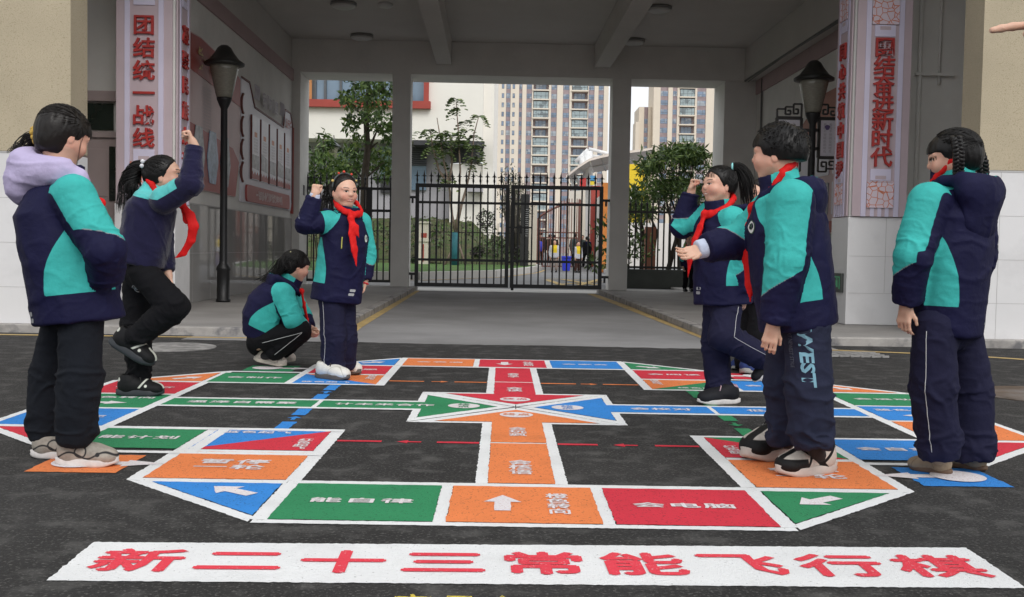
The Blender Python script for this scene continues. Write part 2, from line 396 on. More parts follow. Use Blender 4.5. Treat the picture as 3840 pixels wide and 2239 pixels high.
# title strip
strip = MB().sheet(jag([bd(-1.237, -3.118), bd(1.312, -3.060), bd(1.318, -2.68), bd(-1.252, -2.762)], 0.0016, 0.012), Z1).build(
    'title_strip', P_white, label='long white painted strip with nine large red characters in front of the floor game', cat='painted sign')
title = '新二十三常能飞行棋'
for i, ch in enumerate(title):
    u = -1.062 + i * (2.215 / 8)
    letters(strip, ch, u, -2.937 + 0.026 * (u + 1.2), 0.232, rot=0.026, material=P_title, off=0.030, z=Z2, sy=0.93, sx=1.06)
yl = MB()
vs, fs = text_mesh('亭昌台明', 0.2, 0.002, 1.3)
yl.add([(*bd(-0.12 + x * 0.5, -3.278 + y), Z1) for x, y, _ in vs], fs)
yl.build('yellow_lettering', P_yellow, label='tops of yellow painted characters on the asphalt at the bottom edge', cat='floor marking')
# yellow lines along the kerb and the drive
def ribbon(pts, w, z, material, name, **kw):
    pts = [Vector((p[0], p[1], 0)) for p in pts]; L = []; R = []
    for i, p in enumerate(pts):
        d = (pts[min(i + 1, len(pts) - 1)] - pts[max(i - 1, 0)]).normalized(); n = Vector((-d.y, d.x, 0))
        L.append(p + n * w / 2); R.append(p - n * w / 2)
    m = MB(); vs = [(p.x, p.y, z) for p in L + R]; k = len(L)
    m.add(vs, [(i + 1, i, k + i, k + i + 1) for i in range(k - 1)])
    return m.build(name, material, **kw)
ribbon([(-12, 9.7), (-4.7, 9.74), (-3.64, 9.80), (-2.2, 9.86)], 0.10, 0.004, P_kyellow, 'road_line', kind='structure')
ribbon([(2.3, 9.85), (2.95, 9.66), (3.94, 9.40), (4.3, 9.17), (5.2, 8.5), (8, 6.2)], 0.10, 0.004, P_kyellow, 'road_line', kind='structure')
ribbon([(-1.62, 9.7), (-1.70, 11.4), (-1.80, 15.5), (-1.95, 21.3)], 0.17, 0.006, P_kyellow, 'road_line', kind='structure')
ribbon([(2.02, 9.9), (1.99, 10.9), (1.86, 14.3), (1.62, 20.1), (1.57, 21.3)], 0.17, 0.006, P_kyellow, 'road_line', kind='structure')
# manholes and drain
M_iron = mat('cast iron cover', (0.20, 0.195, 0.19), 0.75, 0.3, 12, bump=0.006, bscale=40, second=(0.32, 0.31, 0.30), sscale=6, sthr=(0.45, 0.6))
M_rust = mat('patched cover', (0.10, 0.07, 0.05), 0.9, 0.4, 3, bump=0.006, bscale=60, second=(0.18, 0.16, 0.15), sscale=2, sthr=(0.45, 0.6), detail=8)
def disc(c, r, z, material, name, **kw):
    m = MB(); m.lathe((c[0], c[1], 0), [(r, 0.0005), (r, z), (r * 0.93, z), (r * 0.92, z - 0.003), (r * 0.90, z - 0.003), (r * 0.89, z), (0.001, z)], 40, smooth=False)
    return m.build(name, material, **kw)
disc((-2.86, 8.84), 0.38, 0.008, M_iron, 'manhole_cover', label='grey round manhole cover behind the hopping girl on the left', cat='manhole cover')
disc((3.40, 6.75), 0.42, 0.006, M_rust, 'manhole_cover', label='rusty round patch of a manhole cover at the right edge of the court', cat='manhole cover')
dr = MB()
for i in range(9): dr.bar((2.45 + i * 0.09, 9.02, 0.006), (2.45 + i * 0.09 - 0.06, 9.42, 0.006), 0.028, 0.02)
for j in range(4): dr.bar((2.40, 9.05 + j * 0.115, 0.009), (3.22, 9.05 + j * 0.115, 0.009), 0.026, 0.02)
M_black = mat('black void', (0.008, 0.008, 0.008), 0.9, 0.1)
M_steel = mat('worn steel', (0.34, 0.33, 0.32), 0.5, 0.2, 10, metal=0.6)
d0 = dr.build('drain_grate', M_steel, label='steel drain grate beside the yellow line on the right', cat='drain')
MB().sheet([(2.38, 9.0), (3.24, 9.0), (3.24, 9.45), (2.38, 9.45)], 0.0025).build('pit', M_black, d0)  # flat sheet; the shade below the grate is put into its black
# ------------------------------------------------------------------ school building with the through passage
TH = 0.022
XB = Matrix.Translation((0, 21.4, 0)) @ Matrix.Rotation(TH, 4, 'Z') @ Matrix.Translation((0, -21.4, 0))
M_stucco = mat('beige stucco', (0.50, 0.43, 0.31), 0.92, 0.08, 1.2, bump=0.006, bscale=170, spec=0.2, second=(0.60, 0.54, 0.43), sscale=0.9, sthr=(0.58, 0.72), sfac=0.7,
               detail=6, spk=(0.36, 0.30, 0.20), spkscale=95, spkthr=(0.58, 0.66))
M_plaster = mat('grey white plaster', (0.73, 0.715, 0.68), 0.9, 0.06, 1.5, bump=0.0015, bscale=120, spec=0.2, second=(0.62, 0.605, 0.57), sscale=0.8, sthr=(0.5, 0.75), sfac=0.7, detail=7)
M_ceil = mat('ceiling paint', (0.58, 0.56, 0.53), 0.92, 0.05, 0.8, spec=0.2)
M_pinkband = mat('dusty pink paint', (0.42, 0.31, 0.31), 0.85, 0.07, 1.5)
M_tilew = mat('white wall tile', (0.72, 0.71, 0.71), 0.22, 0.05, 1.0, second=(0.62, 0.61, 0.61), sscale=2.0, sthr=(0.5, 0.62), sfac=0.6, detail=8, bump=0.0006, bscale=20)
M_grout = mat('tile joint', (0.45, 0.44, 0.43), 0.9, 0.1)
M_tileg = mat('polished grey tile', (0.34, 0.33, 0.32), 0.035, 0.06, 0.8, spec=0.9)
M_white = mat('white paint', (0.74, 0.74, 0.73), 0.7, 0.05, 2, second=(0.6, 0.6, 0.58), sscale=2.5, sthr=(0.55, 0.7), sfac=0.5, detail=7)
M_blackiron = mat('black painted iron', (0.012, 0.012, 0.013), 0.45, 0.2, 6, bump=0.0008, bscale=80)

bld = empty('school_building', (0, 21.4, 0), 'beige school building with a wide open passage through its ground floor', 'building')
def part(name, m, mats, **kw): return m.build(name, mats, bld, xf=XB, **kw)
# front walls
for x0, x1 in ((-16.0, -4.475), (4.245, 16.0)):
    part('front_wall', MB().box(x0, x1, 10.25, 10.67, 1.72, 4.9), M_stucco)
    t = MB().box(x0, x1, 10.247, 10.673, 0.0, 1.70)
    lo = part('tile_base', t, M_tilew)
    j = MB(); j.box(x0, x1, 10.243, 10.246, 1.700, 1.716)
    n0 = int((x1 - x0) / 0.8)
    for k in range(1, 4): j.box(x0 + .003, x1 - .003, 10.2455, 10.2468, 0.425 * k, 0.425 * k + 0.004)
    for k in range(n0 + 1):
        xx = (x1 - 0.28 - k * 0.85) if x0 < 0 else (x0 + 0.22 + k * 0.85)
        if x0 < xx < x1: j.box(xx, xx + 0.004, 10.2452, 10.2466, 0.0, 1.70)
    j.build('joints', M_grout, lo, xf=XB)
part('upper_storeys', MB().box(-16, 16, 10.25, 22.42, 5.35, 13.5), M_stucco)
part('front_lintel', MB().box(-16, 16, 10.252, 10.672, 4.905, 5.345), M_stucco)
part('ceiling', MB().box(-6.6, 6.6, 10.68, 21.40, 4.97, 5.34), M_ceil)
# side rooms and passage walls
part('recess_wall', MB().box(-6.6, -4.66, 12.57, 12.75, 0.08, 4.965), M_plaster)
part('recess_wall', MB().box(4.24, 6.6, 12.57, 12.75, 0.08, 4.965), M_plaster)
part('recess_side_wall', MB().box(-6.75, -6.605, 10.68, 12.75, 0.08, 4.965), M_plaster)
part('recess_side_wall', MB().box(6.605, 6.75, 10.68, 12.75, 0.08, 4.965), M_plaster)
lw = part('side_wall', MB().box(-4.66, -4.46, 12.76, 21.395, 0.08, 4.13), M_plaster)
part('pink_cornice', MB().box(-4.66, -4.43, 12.76, 21.395, 4.135, 4.36), M_pinkband)
part('upper_wall', MB().box(-4.66, -4.47, 12.76, 21.395, 4.365, 4.965), M_ceil)
part('side_wall', MB().box(4.83, 5.03, 12.76, 21.395, 0.08, 4.05), M_plaster)
part('pink_cornice', MB().box(4.80, 5.03, 12.76, 21.395, 4.055, 4.325), M_pinkband)
part('edge_beam', MB().box(4.57, 5.03, 12.76, 21.395, 4.33, 4.965), M_ceil)
for sx, xw in ((1, -4.457), (-1, 4.827)):
    w = MB(); j = MB()
    x0, x1 = (xw, xw + 0.012) if sx > 0 else (xw - 0.012, xw)
    w.box(x0, x1, 12.765, 21.39, 0.083, 1.40)
    gx0, gx1 = (xw + 0.0121, xw + 0.0128) if sx > 0 else (xw - 0.0128, xw - 0.0121)
    for k in range(9): j.box(gx0, gx1, 13.4 + k * 0.9, 13.404 + k * 0.9, 0.083, 1.40)
    j.box(gx0, gx1, 12.77, 21.385, 0.74, 0.744)
    j.box(gx0 - .002 * (sx < 0), gx1 + .002 * (sx > 0), 12.77, 21.385, 1.395, 1.41)
    o = part('wainscot', w, M_tileg); j.build('joints', M_grout, o, xf=XB)
# columns with tiled feet
for x0, x1 in ((-4.66, -4.01), (3.59, 4.24)):
    part('column', MB().box(x0, x1, 12.0, 12.565, 1.31, 4.965), M_plaster)
    o = part('column_base', MB().box(x0 - .012, x1 + .012, 11.988, 12.577, 0.083, 1.305), M_tilew, bevel=0.006)
    j = MB(); j.box(x0 + .01, x1 - .01, 11.985, 11.9875, 0.86, 0.864); j.box(x0 + .01, x1 - .01, 11.985, 11.9875, 0.44, 0.444)
    j.box(x0 + .42, x0 + .424, 11.9853, 11.9872, 0.45, 1.30); j.build('joints', M_grout, o, xf=XB)
# rear wall of the passage
part('rear_wall', MB().box(-6.6, -4.30, 21.40, 22.42, 0.0, 4.315), M_plaster)
part('rear_wall', MB().box(4.18, 6.6, 21.40, 22.42, 0.0, 4.315), M_plaster)
part('rear_lintel', MB().box(-6.6, 6.6, 21.40, 22.42, 4.32, 5.345), M_plaster)
for x0, x1 in ((-2.47, -2.11), (1.93, 2.30)):
    part('gate_pillar', MB().box(x0, x1, 21.405, 21.93, 0.0, 4.318), M_plaster)
for x0, x1 in ((-1.60, -1.30), (1.54, 1.86)):
    part('ceiling_beam', MB().box(x0, x1, 10.70, 21.395, 4.52, 4.968), M_ceil)
# pavement inside the passage with kerbs (two raised slabs)
for s in (-1, 1):
    xe = -1.95 if s < 0 else 1.74; xo = s * 16.0
    a, b = min(xe, xo), max(xe, xo)
    MB().box(a + (0.12 if s > 0 else 0), b - (0.12 if s < 0 else 0), 10.24, 21.95, -0.1, 0.08).build('pavement', M_pave, xf=XB, kind='structure')
    k = MB().box(a, b, 10.11, 10.235, -0.1, 0.082)
    k.box(xe if s > 0 else xe - 0.12, xe + 0.12 if s > 0 else xe, 10.236, 21.95, -0.1, 0.082)
    k.build('kerb', M_kerb, xf=XB, kind='structure', bevel=0.012)

# ------------------------------------------------------------------ banners on the columns
M_ban = mat('mauve banner', (0.50, 0.40, 0.43), 0.6, 0.06, 2)
M_ban2 = mat('lilac strip', (0.62, 0.58, 0.72), 0.55, 0.05, 2)
M_red = mat('banner red', (0.37, 0.026, 0.022), 0.5, 0.12, 3)
M_gold = mat('gold letters', (0.55, 0.38, 0.10), 0.45, 0.15, 4)
def floral():
    m = bpy.data.materials.new('flower filigree'); m.use_nodes = True; nt = m.node_tree; N = nt.nodes; L = nt.links
    p = N['Principled BSDF']; p.inputs['Roughness'].default_value = 0.6
    tc = N.new('ShaderNodeTexCoord'); vo = N.new('ShaderNodeTexVoronoi'); vo.feature = 'DISTANCE_TO_EDGE'; vo.inputs['Scale'].default_value = 14
    L.new(tc.outputs['Object'], vo.inputs['Vector'])
    r = N.new('ShaderNodeMapRange'); r.inputs['From Min'].default_value = 0.035; r.inputs['From Max'].default_value = 0.06; L.new(vo.outputs['Distance'], r.inputs['Value'])
    mx = N.new('ShaderNodeMix'); mx.data_type = 'RGBA'; mx.inputs['A'].default_value = (0.58, 0.17, 0.08, 1); mx.inputs['B'].default_value = (0.66, 0.56, 0.62, 1)
    L.new(r.outputs[0], mx.inputs['Factor']); L.new(mx.outputs['Result'], p.inputs['Base Color']); return m
M_flor = floral()
def banner(xc, w, z0, z1, chars, zc0, step, size, y=11.98, face='front', label='', xs=None, botz=None, topz=None):
    """upright banner: built facing -Y at the origin, then placed"""
    if face == 'front': P = Matrix.Translation((xc, y, 0))
    elif face == 'right': P = Matrix.Translation((xs, y, 0)) @ Matrix.Rotation(math.radians(90), 4, 'Z')
    else: P = Matrix.Translation((xs, y, 0)) @ Matrix.Rotation(math.radians(-90), 4, 'Z')
    X = XB @ P
    e = empty('wall_banner', X @ Vector((0, 0, z0)), label, 'banner', 'mauve banners on the passage columns')
    MB().box(-w / 2, w / 2, -0.020, -0.002, z0, z1).build('panel', M_ban, e, xf=X, bevel=0.004)
    st = MB()
    for s in (-1, 1): st.box(s * w * 0.30 - w * 0.045, s * w * 0.30 + w * 0.045, -0.030, -0.021, z0 + 0.0, z1)
    for k in (-1, 0, 1): st.box(k * w * 0.135 - w * 0.035, k * w * 0.135 + w * 0.035, -0.028, -0.021, z0, z0 + 0.26)
    st.build('strip', M_ban2, e, xf=X)
    q = w * 0.235
    for zc, sg in ((botz, 1), (topz, -1)):
        if zc is None: continue
        MB().box(-q, q, -0.034, -0.0305, zc - q, zc + q).build('flower_square', M_flor, e, xf=X)
        fr = MB()
        for a, b in (((-q, -q), (q, -q)), ((q, -q), (q, q)), ((q, q), (-q, q)), ((-q, q), (-q, -q))):
            fr.bar((a[0], -0.036, zc + a[1]), (b[0], -0.036, zc + b[1]), 0.012, 0.008)
        fr.build('frame', M_flor, e, xf=X)
        n = MB(); z2 = zc + sg * (q + 0.075); n.box(-q * .8, q * .8, -0.031, -0.0212, z2 - 0.065, z2 + 0.065); n.build('tab', M_ban2, e, xf=X)
        n2 = MB(); n2.box(-q * .42, q * .42, -0.033, -0.0315, z2 - sg * 0.03 - 0.02, z2 - sg * 0.03 + 0.02); n2.build('slot', M_ban, e, xf=X)
    for i, ch in enumerate(chars):
        vs, fs = text_mesh(ch, size, 0.004, extrude=0.012)
        m = MB(); m.add([(x * (1.0 if face == 'front' else 1.0), -0.034 - zz, zc0 - i * step + yv * 0.92) for x, yv, zz in vs], fs)
        m.build('character', M_red, e, xf=X)
def zat(px, py, Y):
    return at(px, py, Y).z
banner(-4.335, 0.62, 1.312, 4.9, '团结统一战线', zat(357, 68, 12), (zat(357, 68, 12) - zat(361, 342, 12)) / 5, 0.25,
       label='mauve banner with six red characters on the front of the left passage column', botz=1.62, topz=zat(357, -45, 12))
banner(0, 0.50, 1.312, 4.9, '凝聚民族力量', zat(452, 90, 12.28), 0.285, 0.23, y=12.285, face='right', xs=-4.008,
       label='mauve banner with red characters on the inner side of the left passage column', botz=1.62, topz=zat(452, -30, 12.3))
banner(3.915, 0.62, 1.312, 4.9, '團结奋进新时代', zat(2188, 115, 12), (zat(2188, 115, 12) - zat(2167, 386, 12)) / 6, 0.25,
       label='mauve banner with seven red characters on the front of the right passage column', botz=zat(2160, 478, 12), topz=zat(2190, 25, 12))
banner(0, 0.50, 1.312, 4.9, '同心共筑中国梦', zat(2093, 125, 12.28), 0.225, 0.22, y=12.285, face='left', xs=3.588,
       label='mauve banner with red characters on the inner side of the right passage column', botz=zat(2075, 478, 12.3), topz=zat(2100, 22, 12.3))

# ------------------------------------------------------------------ display boards on the passage walls
M_pinkb = mat('pale pink board', (0.56, 0.40, 0.39), 0.5, 0.06, 2)
M_redb = mat('board red', (0.36, 0.07, 0.06), 0.5, 0.12, 2)
M_lilb = mat('lilac white board', (0.62, 0.59, 0.64), 0.45, 0.05, 2)
M_panel = mat('panel print', (0.60, 0.58, 0.64), 0.35, 0.06, 6)
M_photo = mat('grey photo print', (0.26, 0.26, 0.28), 0.4, 0.6, 9, detail=8)
M_txt = mat('print grey', (0.34, 0.30, 0.33), 0.6, 0.1)
M_brown = mat('board edge brown', (0.16, 0.05, 0.04), 0.6, 0.1)
M_yel = mat('board yellow', (0.50, 0.40, 0.08), 0.5, 0.2)
M_teal = mat('photo blue', (0.22, 0.30, 0.42), 0.4, 0.4, 9)
def wall_poly(pts, d0, d1, xw, sg, mi=0, m=None):
    """outline (Y,z) on a side wall plane, from d0 to d1 off the wall"""
    m = m or MB(); n = len(pts)
    a = [(xw + sg * d0, y, z) for y, z in pts]; b = [(xw + sg * d1, y, z) for y, z in pts]
    m.add(a + b, [tuple(range(n)), tuple(reversed(range(n, 2 * n)))] + [(i, n + i, n + (i + 1) % n, (i + 1) % n) for i in range(n)], mi)
    return m
def wall_text(s, y, z, size, xw, sg, d, off=0.01, rows=False):
    vs, fs = text_mesh(s, size, off, 1.05, lead=1.2); m = MB()
    m.add([(xw + sg * d, y + (sg * x) * 1.0, z + yv) for x, yv, _ in vs], fs); return m
def rrect(y0, y1, z0, z1, r, k=4):
    out = []
    for cy, cz, a0 in ((y1 - r, z1 - r, 0), (y0 + r, z1 - r, 90), (y0 + r, z0 + r, 180), (y1 - r, z0 + r, 270)):
        for i in range(k + 1):
            a = math.radians(a0 + 90 * i / k); out.append((cy + r * math.cos(a), cz + r * math.sin(a)))
    return out
XL, XR = -4.46, 4.83
bA = empty('display_board', XB @ Vector((XL, 15.4, 1.6)), 'pink and red display board with gold title on the left passage wall', 'display board', 'boards on the passage walls')
wall_poly([(13.1, 1.6), (16.6, 1.6), (16.9, 2.4), (16.9, 3.45), (16.4, 3.55), (14.6, 3.66), (13.1, 3.6)], 0.002, 0.03, XL, 1).build('panel', M_pinkb, bA, xf=XB)
wall_poly([(15.3, 3.10), (16.86, 3.02), (16.86, 3.44), (16.4, 3.53), (14.6, 3.64), (13.12, 3.58), (13.12, 3.2)], 0.031, 0.038, XL, 1).build('header', M_redb, bA, xf=XB)
wall_poly([(13.1, 1.61), (16.58, 1.61), (16.8, 2.15), (16.4, 2.33), (13.1, 2.52)], 0.031, 0.038, XL, 1).build('footer', M_redb, bA, xf=XB)
wall_text('第一课堂', 15.0, 3.36, 0.30, XL, 1, 0.055).build('lettering', M_gold, bA, xf=XB)
for r in range(14):
    wall_text('一二三四五六七八九十中小学生守则'[: 14], 14.9, 3.0 - r * 0.045, 0.036, XL, 1, 0.032, 0.0).build('print', M_txt, bA, xf=XB)
for k in range(4):
    yc = 13.75 + k * 0.72
    wall_poly([(yc - .3, 2.05), (yc - .16, 2.45), (yc + .16, 2.45), (yc + .3, 2.05), (yc + .16, 1.72), (yc - .16, 1.72)], 0.039, 0.05, XL, 1).build('photo', M_photo if k % 2 else M_teal, bA, xf=XB)
bB = empty('display_board', XB @ Vector((XL, 19, 1.6)), 'white display board with five tall printed panels on the left passage wall', 'display board', 'boards on the passage walls')
wall_poly([(16.95, 1.55), (21.15, 1.55), (21.25, 1.7), (21.25, 3.25), (21.05, 3.45), (20.5, 3.45), (20.35, 3.1), (17.9, 3.15), (17.5, 3.5), (16.95, 3.5)], 0.002, 0.03, XL, 1).build('panel', M_lilb, bB, xf=XB)
ed = MB()
oline = [(16.95, 3.5), (17.5, 3.5), (17.9, 3.15), (20.35, 3.1), (20.5, 3.45), (21.05, 3.45), (21.25, 3.25), (21.25, 1.7)]
for a, b in zip(oline[:-1], oline[1:]): ed.bar((XL + .034, a[0], a[1]), (XL + .034, b[0], b[1]), 0.03, 0.022, up=(1, 0, 0))
for k in range(4): ed.tube([(XL + .04, 17.05 + .12 * math.sin(t), 2.02 + k * 0.36 + 0.15 * math.cos(t)) for t in np.linspace(math.pi, 2 * math.pi, 8)], 0.022, 5)
ed.build('red_edge', M_brown, bB, xf=XB)
wall_poly(rrect(17.25, 20.9, 1.57, 1.84, 0.07), 0.031, 0.06, XL, 1).build('bar', M_redb, bB, xf=XB)
wall_text('一站到底·争做新时代好少年 中队', 19.05, 1.70, 0.15, XL, 1, 0.062).build('lettering', M_pinkb, bB, xf=XB)
for k in range(5):
    y0 = 17.62 + k * 0.70; p = wall_poly(rrect(y0, y0 + 0.60, 1.95, 3.0 - 0.0 * k, 0.03), 0.031, 0.05, XL, 1).build('poster', M_panel, bB, xf=XB)
    e2 = MB(); e2.bar((XL + .045, y0 - .012, 1.95), (XL + .045, y0 - .012, 3.0), 0.02, 0.03, up=(1, 0, 0)); e2.build('edge', M_brown, p, xf=XB)
    wall_poly([(y0 + .05, 2.14), (y0 + .55, 2.12), (y0 + .55, 2.36), (y0 + .05, 2.36 + .06 * (k % 2))], 0.0505, 0.052, XL, 1).build('photo', M_photo, p, xf=XB)
    wv = [(y0 + .01, 1.96)] + [(y0 + .01 + .58 * i / 12, 2.06 + 0.03 * math.sin(i * 1.6)) for i in range(13)] + [(y0 + .59, 1.96)]
    wall_poly(wv, 0.0505, 0.0515, XL, 1).build('wave', M_redb, p, xf=XB)
    wall_poly([(y0 + .2, 2.66), (y0 + .4, 2.66), (y0 + .4, 2.74), (y0 + .2, 2.74)], 0.0505, 0.0515, XL, 1).build('mark', mat('orange print', (0.62, 0.25, 0.13), .5), p, xf=XB)
    for r in range(5): wall_text('少先队活动记录展示', y0 + .3, 2.62 - r * 0.05, 0.034, XL, 1, 0.0512, 0.0).build('print', M_txt, p, xf=XB)
wall_text('我们的队室', 19.1, 3.36, 0.26, XL, 1, 0.05).build('lettering', M_txt, bB, xf=XB)
wall_text('公示栏', 20.8, 3.20, 0.2, XL, 1, 0.05).build('lettering', M_redb, bB, xf=XB)
bn = MB()
for yy in (18.05, 20.2):
    for i in range(4): bn.tube([(XL + .035, yy - .15 + .1 * i, 3.30), (XL + .045, yy - .12 + .1 * i, 3.42), (XL + .035, yy - .15 + .1 * i, 3.54)], 0.012, 5)
bn.build('bunting', M_lilb, bB, xf=XB)
MB().box(XL + .002, XL + .05, 21.27, 21.36, 1.5, 3.2).build('notice_strip', M_redb, xf=XB, label='narrow red strip beside the white display board on the left', cat='sign')
bC = empty('display_board', XB @ Vector((XR, 17, 1.6)), 'pink display board with an orange roof shape on the right passage wall', 'display board', 'boards on the passage walls')
wall_poly([(13.2, 1.2), (20.9, 1.2), (20.9, 2.9), (17.5, 3.1), (15.8, 3.05), (13.2, 3.0)], 0.002, 0.03, XR, -1).build('panel', M_pinkb, bC, xf=XB)
wall_poly([(13.2, 3.0), (16.8, 3.0), (18.6, 2.62), (18.8, 2.8), (17.0, 3.42), (13.2, 3.5)], 0.031, 0.045, XR, -1).build('roof', mat('board orange', (0.34, 0.11, 0.06), .55), bC, xf=XB)
wall_poly([(13.2, 1.22), (20.88, 1.22), (20.88, 1.36), (13.2, 1.42)], 0.031, 0.045, XR, -1).build('footer', M_redb, bC, xf=XB)
for k in range(7):
    wall_poly(rrect(13.5 + k * 1.02, 14.35 + k * 1.02, 1.5, 2.0, .03), 0.031, 0.042, XR, -1).build('photo', M_photo if k % 2 else M_panel, bC, xf=XB)
    wall_poly(rrect(13.5 + k * 1.02, 14.35 + k * 1.02, 2.12, 2.55, .03), 0.031, 0.042, XR, -1).build('poster', M_panel, bC, xf=XB)
wall_poly([(19.3, 2.5), (20.8, 2.42), (20.85, 2.7), (19.9, 2.8)], 0.031, 0.045, XR, -1).build('banner_end', M_redb, bC, xf=XB)
pp = MB(); pp.tube([(4.56, 12.8, 4.30), (4.55, 16, 4.29), (4.56, 21.3, 4.31)], 0.02, 6); pp.tube([(4.80, 20.9, 4.3), (4.80, 20.9, 0.1)], 0.02, 6)
pp.tube([(4.50, 12.9, 4.26), (4.53, 15, 4.24), (4.52, 18, 4.27), (4.55, 21, 4.25)], 0.012, 5)
pp.build('conduit', mat('grey pipe', (0.14, 0.14, 0.14), .6), label='grey cable conduit under the beam of the right passage wall', cat='pipe', xf=XB)
rp = MB(); rp.tube([(4.55, 12.53, 0.09), (4.55, 12.53, 4.9)], 0.028, 8); rp.tube([(4.78, 12.53, 2.9), (4.78, 12.53, 4.9)], 0.018, 8); rp.box(4.5, 4.95, 12.5, 12.56, 3.0, 3.03)
rp.build('drain_pipe', M_plaster, label='painted drain pipe in the recess right of the right column', cat='pipe', xf=XB)
# exit sign on the right column base
ex = MB().box(3.545, 3.575, 12.08, 12.36, 0.44, 0.66).build('exit_sign', mat('sign housing', (0.05, 0.055, 0.05), .5), label='small green running man exit sign low on the right column', cat='exit sign', xf=XB)
g_ = mat('sign green', (0.10, 0.45, 0.22), .5)
m = MB()
for y0, y1, z0, z1 in ((12.12, 12.14, .48, .62), (12.12, 12.32, .61, .625), (12.30, 12.32, .48, .62), (12.19, 12.25, .50, .58), (12.20, 12.23, .585, .605)): m.box(3.541, 3.5448, y0, y1, z0, z1)
m.build('pictogram', g_, ex, xf=XB)
# door in the left recess
M_door = mat('pinkish grey door paint', (0.42, 0.34, 0.33), 0.5, 0.06, 2)
M_glass = mat('dark window glass', (0.02, 0.03, 0.025), 0.05, 0.3, 3, spec=0.8)
dx0, dx1 = -5.21, -4.78
dr_ = empty('recess_door', XB @ Vector((-5.0, 12.5, 0.08)), 'pinkish grey panelled door with a small transom window in the left recess', 'door')
f = MB()
f.box(dx0 - .5, dx0 - .4, 12.50, 12.568, 0.083, 2.62).box(dx1 - .02, dx1 + .06, 12.50, 12.568, 0.083, 2.62).box(dx0 - .4, dx1 - .02, 12.50, 12.568, 2.50, 2.62).box(dx0 - .4, dx1 - .02, 12.50, 12.568, 2.08, 2.15)
f.build('frame', M_door, dr_, xf=XB, bevel=.006)
MB().box(dx0 - .38, dx1 - .10, 12.545, 12.56, 2.17, 2.48).build('transom', M_glass, dr_, xf=XB)
MB().box(dx0 - .4, dx1 - .022, 12.53, 12.565, 0.09, 2.075).build('leaf', M_door, dr_, xf=XB)
pn = MB()
for z0, z1 in ((0.25, 0.85), (0.98, 1.3), (1.4, 1.95)):
    for a in (dx0 - .33, dx0 + .0 ): pn.box(a, a + 0.27, 12.522, 12.5295, z0, z1)
pn.build('panel', M_door, dr_, xf=XB, bevel=.004)
MB().box(dx0 + .29, dx0 + .36, 12.519, 12.5285, 1.35, 1.98).build('window', M_glass, dr_, xf=XB)
hg = MB()
for z in (0.6, 1.15, 1.75): hg.tube([(dx1 - .03, 12.515, z - .07), (dx1 - .03, 12.515, z + .07)], 0.012, 8)
hg.build('hinge', mat('hinge brown', (0.2, 0.16, 0.15), .5), dr_, xf=XB)
# ceiling lights
M_opal = mat('opal lamp cover', (0.60, 0.60, 0.58), 0.35, 0.03)
M_rim = mat('lamp rim', (0.22, 0.22, 0.21), 0.4, 0.05)
for px, py, lab in ((845, 15, 'round ceiling light left of the smoke detector'), (890, 97, 'round ceiling light on the left close to the rear lintel'),
                    (1620, 25, 'round ceiling light on the right side near the camera'), (1558, 117, 'round ceiling light on the right close to the rear lintel')):
    d = ray(px, py); t = (4.91 - CAM_H) / d[2]; p = Vector((0, 0, CAM_H)) + Vector(d * t)
    if p.y > 20.9: p = at(px, py, 20.8)
    e = empty('ceiling_light', (p.x, p.y, 4.968), lab, 'ceiling light', 'round ceiling lights of the passage')
    MB().lathe((p.x, p.y, 4.968), [(0.22, -0.002), (0.225, -0.045), (0.205, -0.05)], 28).build('rim', M_rim, e)
    MB().lathe((p.x, p.y, 4.968), [(0.205, -0.046), (0.195, -0.075), (0.14, -0.10), (0.02, -0.108)], 28).build('cover', M_opal, e)
d = ray(948, 15); t = (4.93 - CAM_H) / d[2]; p = Vector((0, 0, CAM_H)) + Vector(d * t)
MB().lathe((p.x, p.y, 4.968), [(0.13, -0.001), (0.135, -0.02), (0.10, -0.06), (0.03, -0.065)], 24).build('smoke_detector', M_opal, label='small white smoke detector on the ceiling between the left lights', cat='smoke detector')

# ------------------------------------------------------------------ lamp posts
M_lampglass = mat('ribbed lamp glass', (0.22, 0.21, 0.17), 0.25, 0.15, 20, stretch=(1, 1, 4), spec=0.6)
M_cap = mat('lamp cap', (0.020, 0.020, 0.018), 0.4, 0.2)
def lamp_post(loc, H, label, rot=0.0, capm=None, glassm=None):
    x, y, z = loc; e = empty('lamp_post', loc, label, 'street lamp', 'black lamp posts with hat shaped caps')
    c = (x, y, z)
    MB().lathe(c, [(0.10, 0.0), (0.10, 0.03), (0.088, 0.04), (0.088, 0.42), (0.10, 0.44), (0.095, 0.47), (0.062, 0.52), (0.054, 0.56), (0.046, H - 0.86), (0.066, H - .82), (0.10, H - .74), (0.105, H - .71)], 12).build('pole', M_blackiron, e)
    MB().lathe(c, [(0.10, H - .708), (0.115, H - .66), (0.15, H - .5), (0.185, H - .34), (0.20, H - .26)], 24).build('lamp_glass', glassm or M_lampglass, e)
    MB().lathe(c, [(0.19, H - .285), (0.265, H - .275), (0.27, H - .245), (0.20, H - .20), (0.13, H - .11), (0.09, H - .04), (0.05, H - .008), (0.005, H)], 28).build('lamp_cap', capm or M_cap, e)
    return e
pL = onz(540, 742, 0.085); pL = Vector((pL.x + .05, pL.y, 0.085))
hL = at(534, 110, pL.y).z - 0.085
lampL = lamp_post(pL, hL, 'black lamp post on the left inside the passage, before the display boards')
pR = Vector((at(1993, 500, 14.5).x, 14.5, 0.085))
lampR = lamp_post(pR, at(1997, 148, 14.5).z - 0.085, 'black lamp post on the right carrying two framed poem signs')
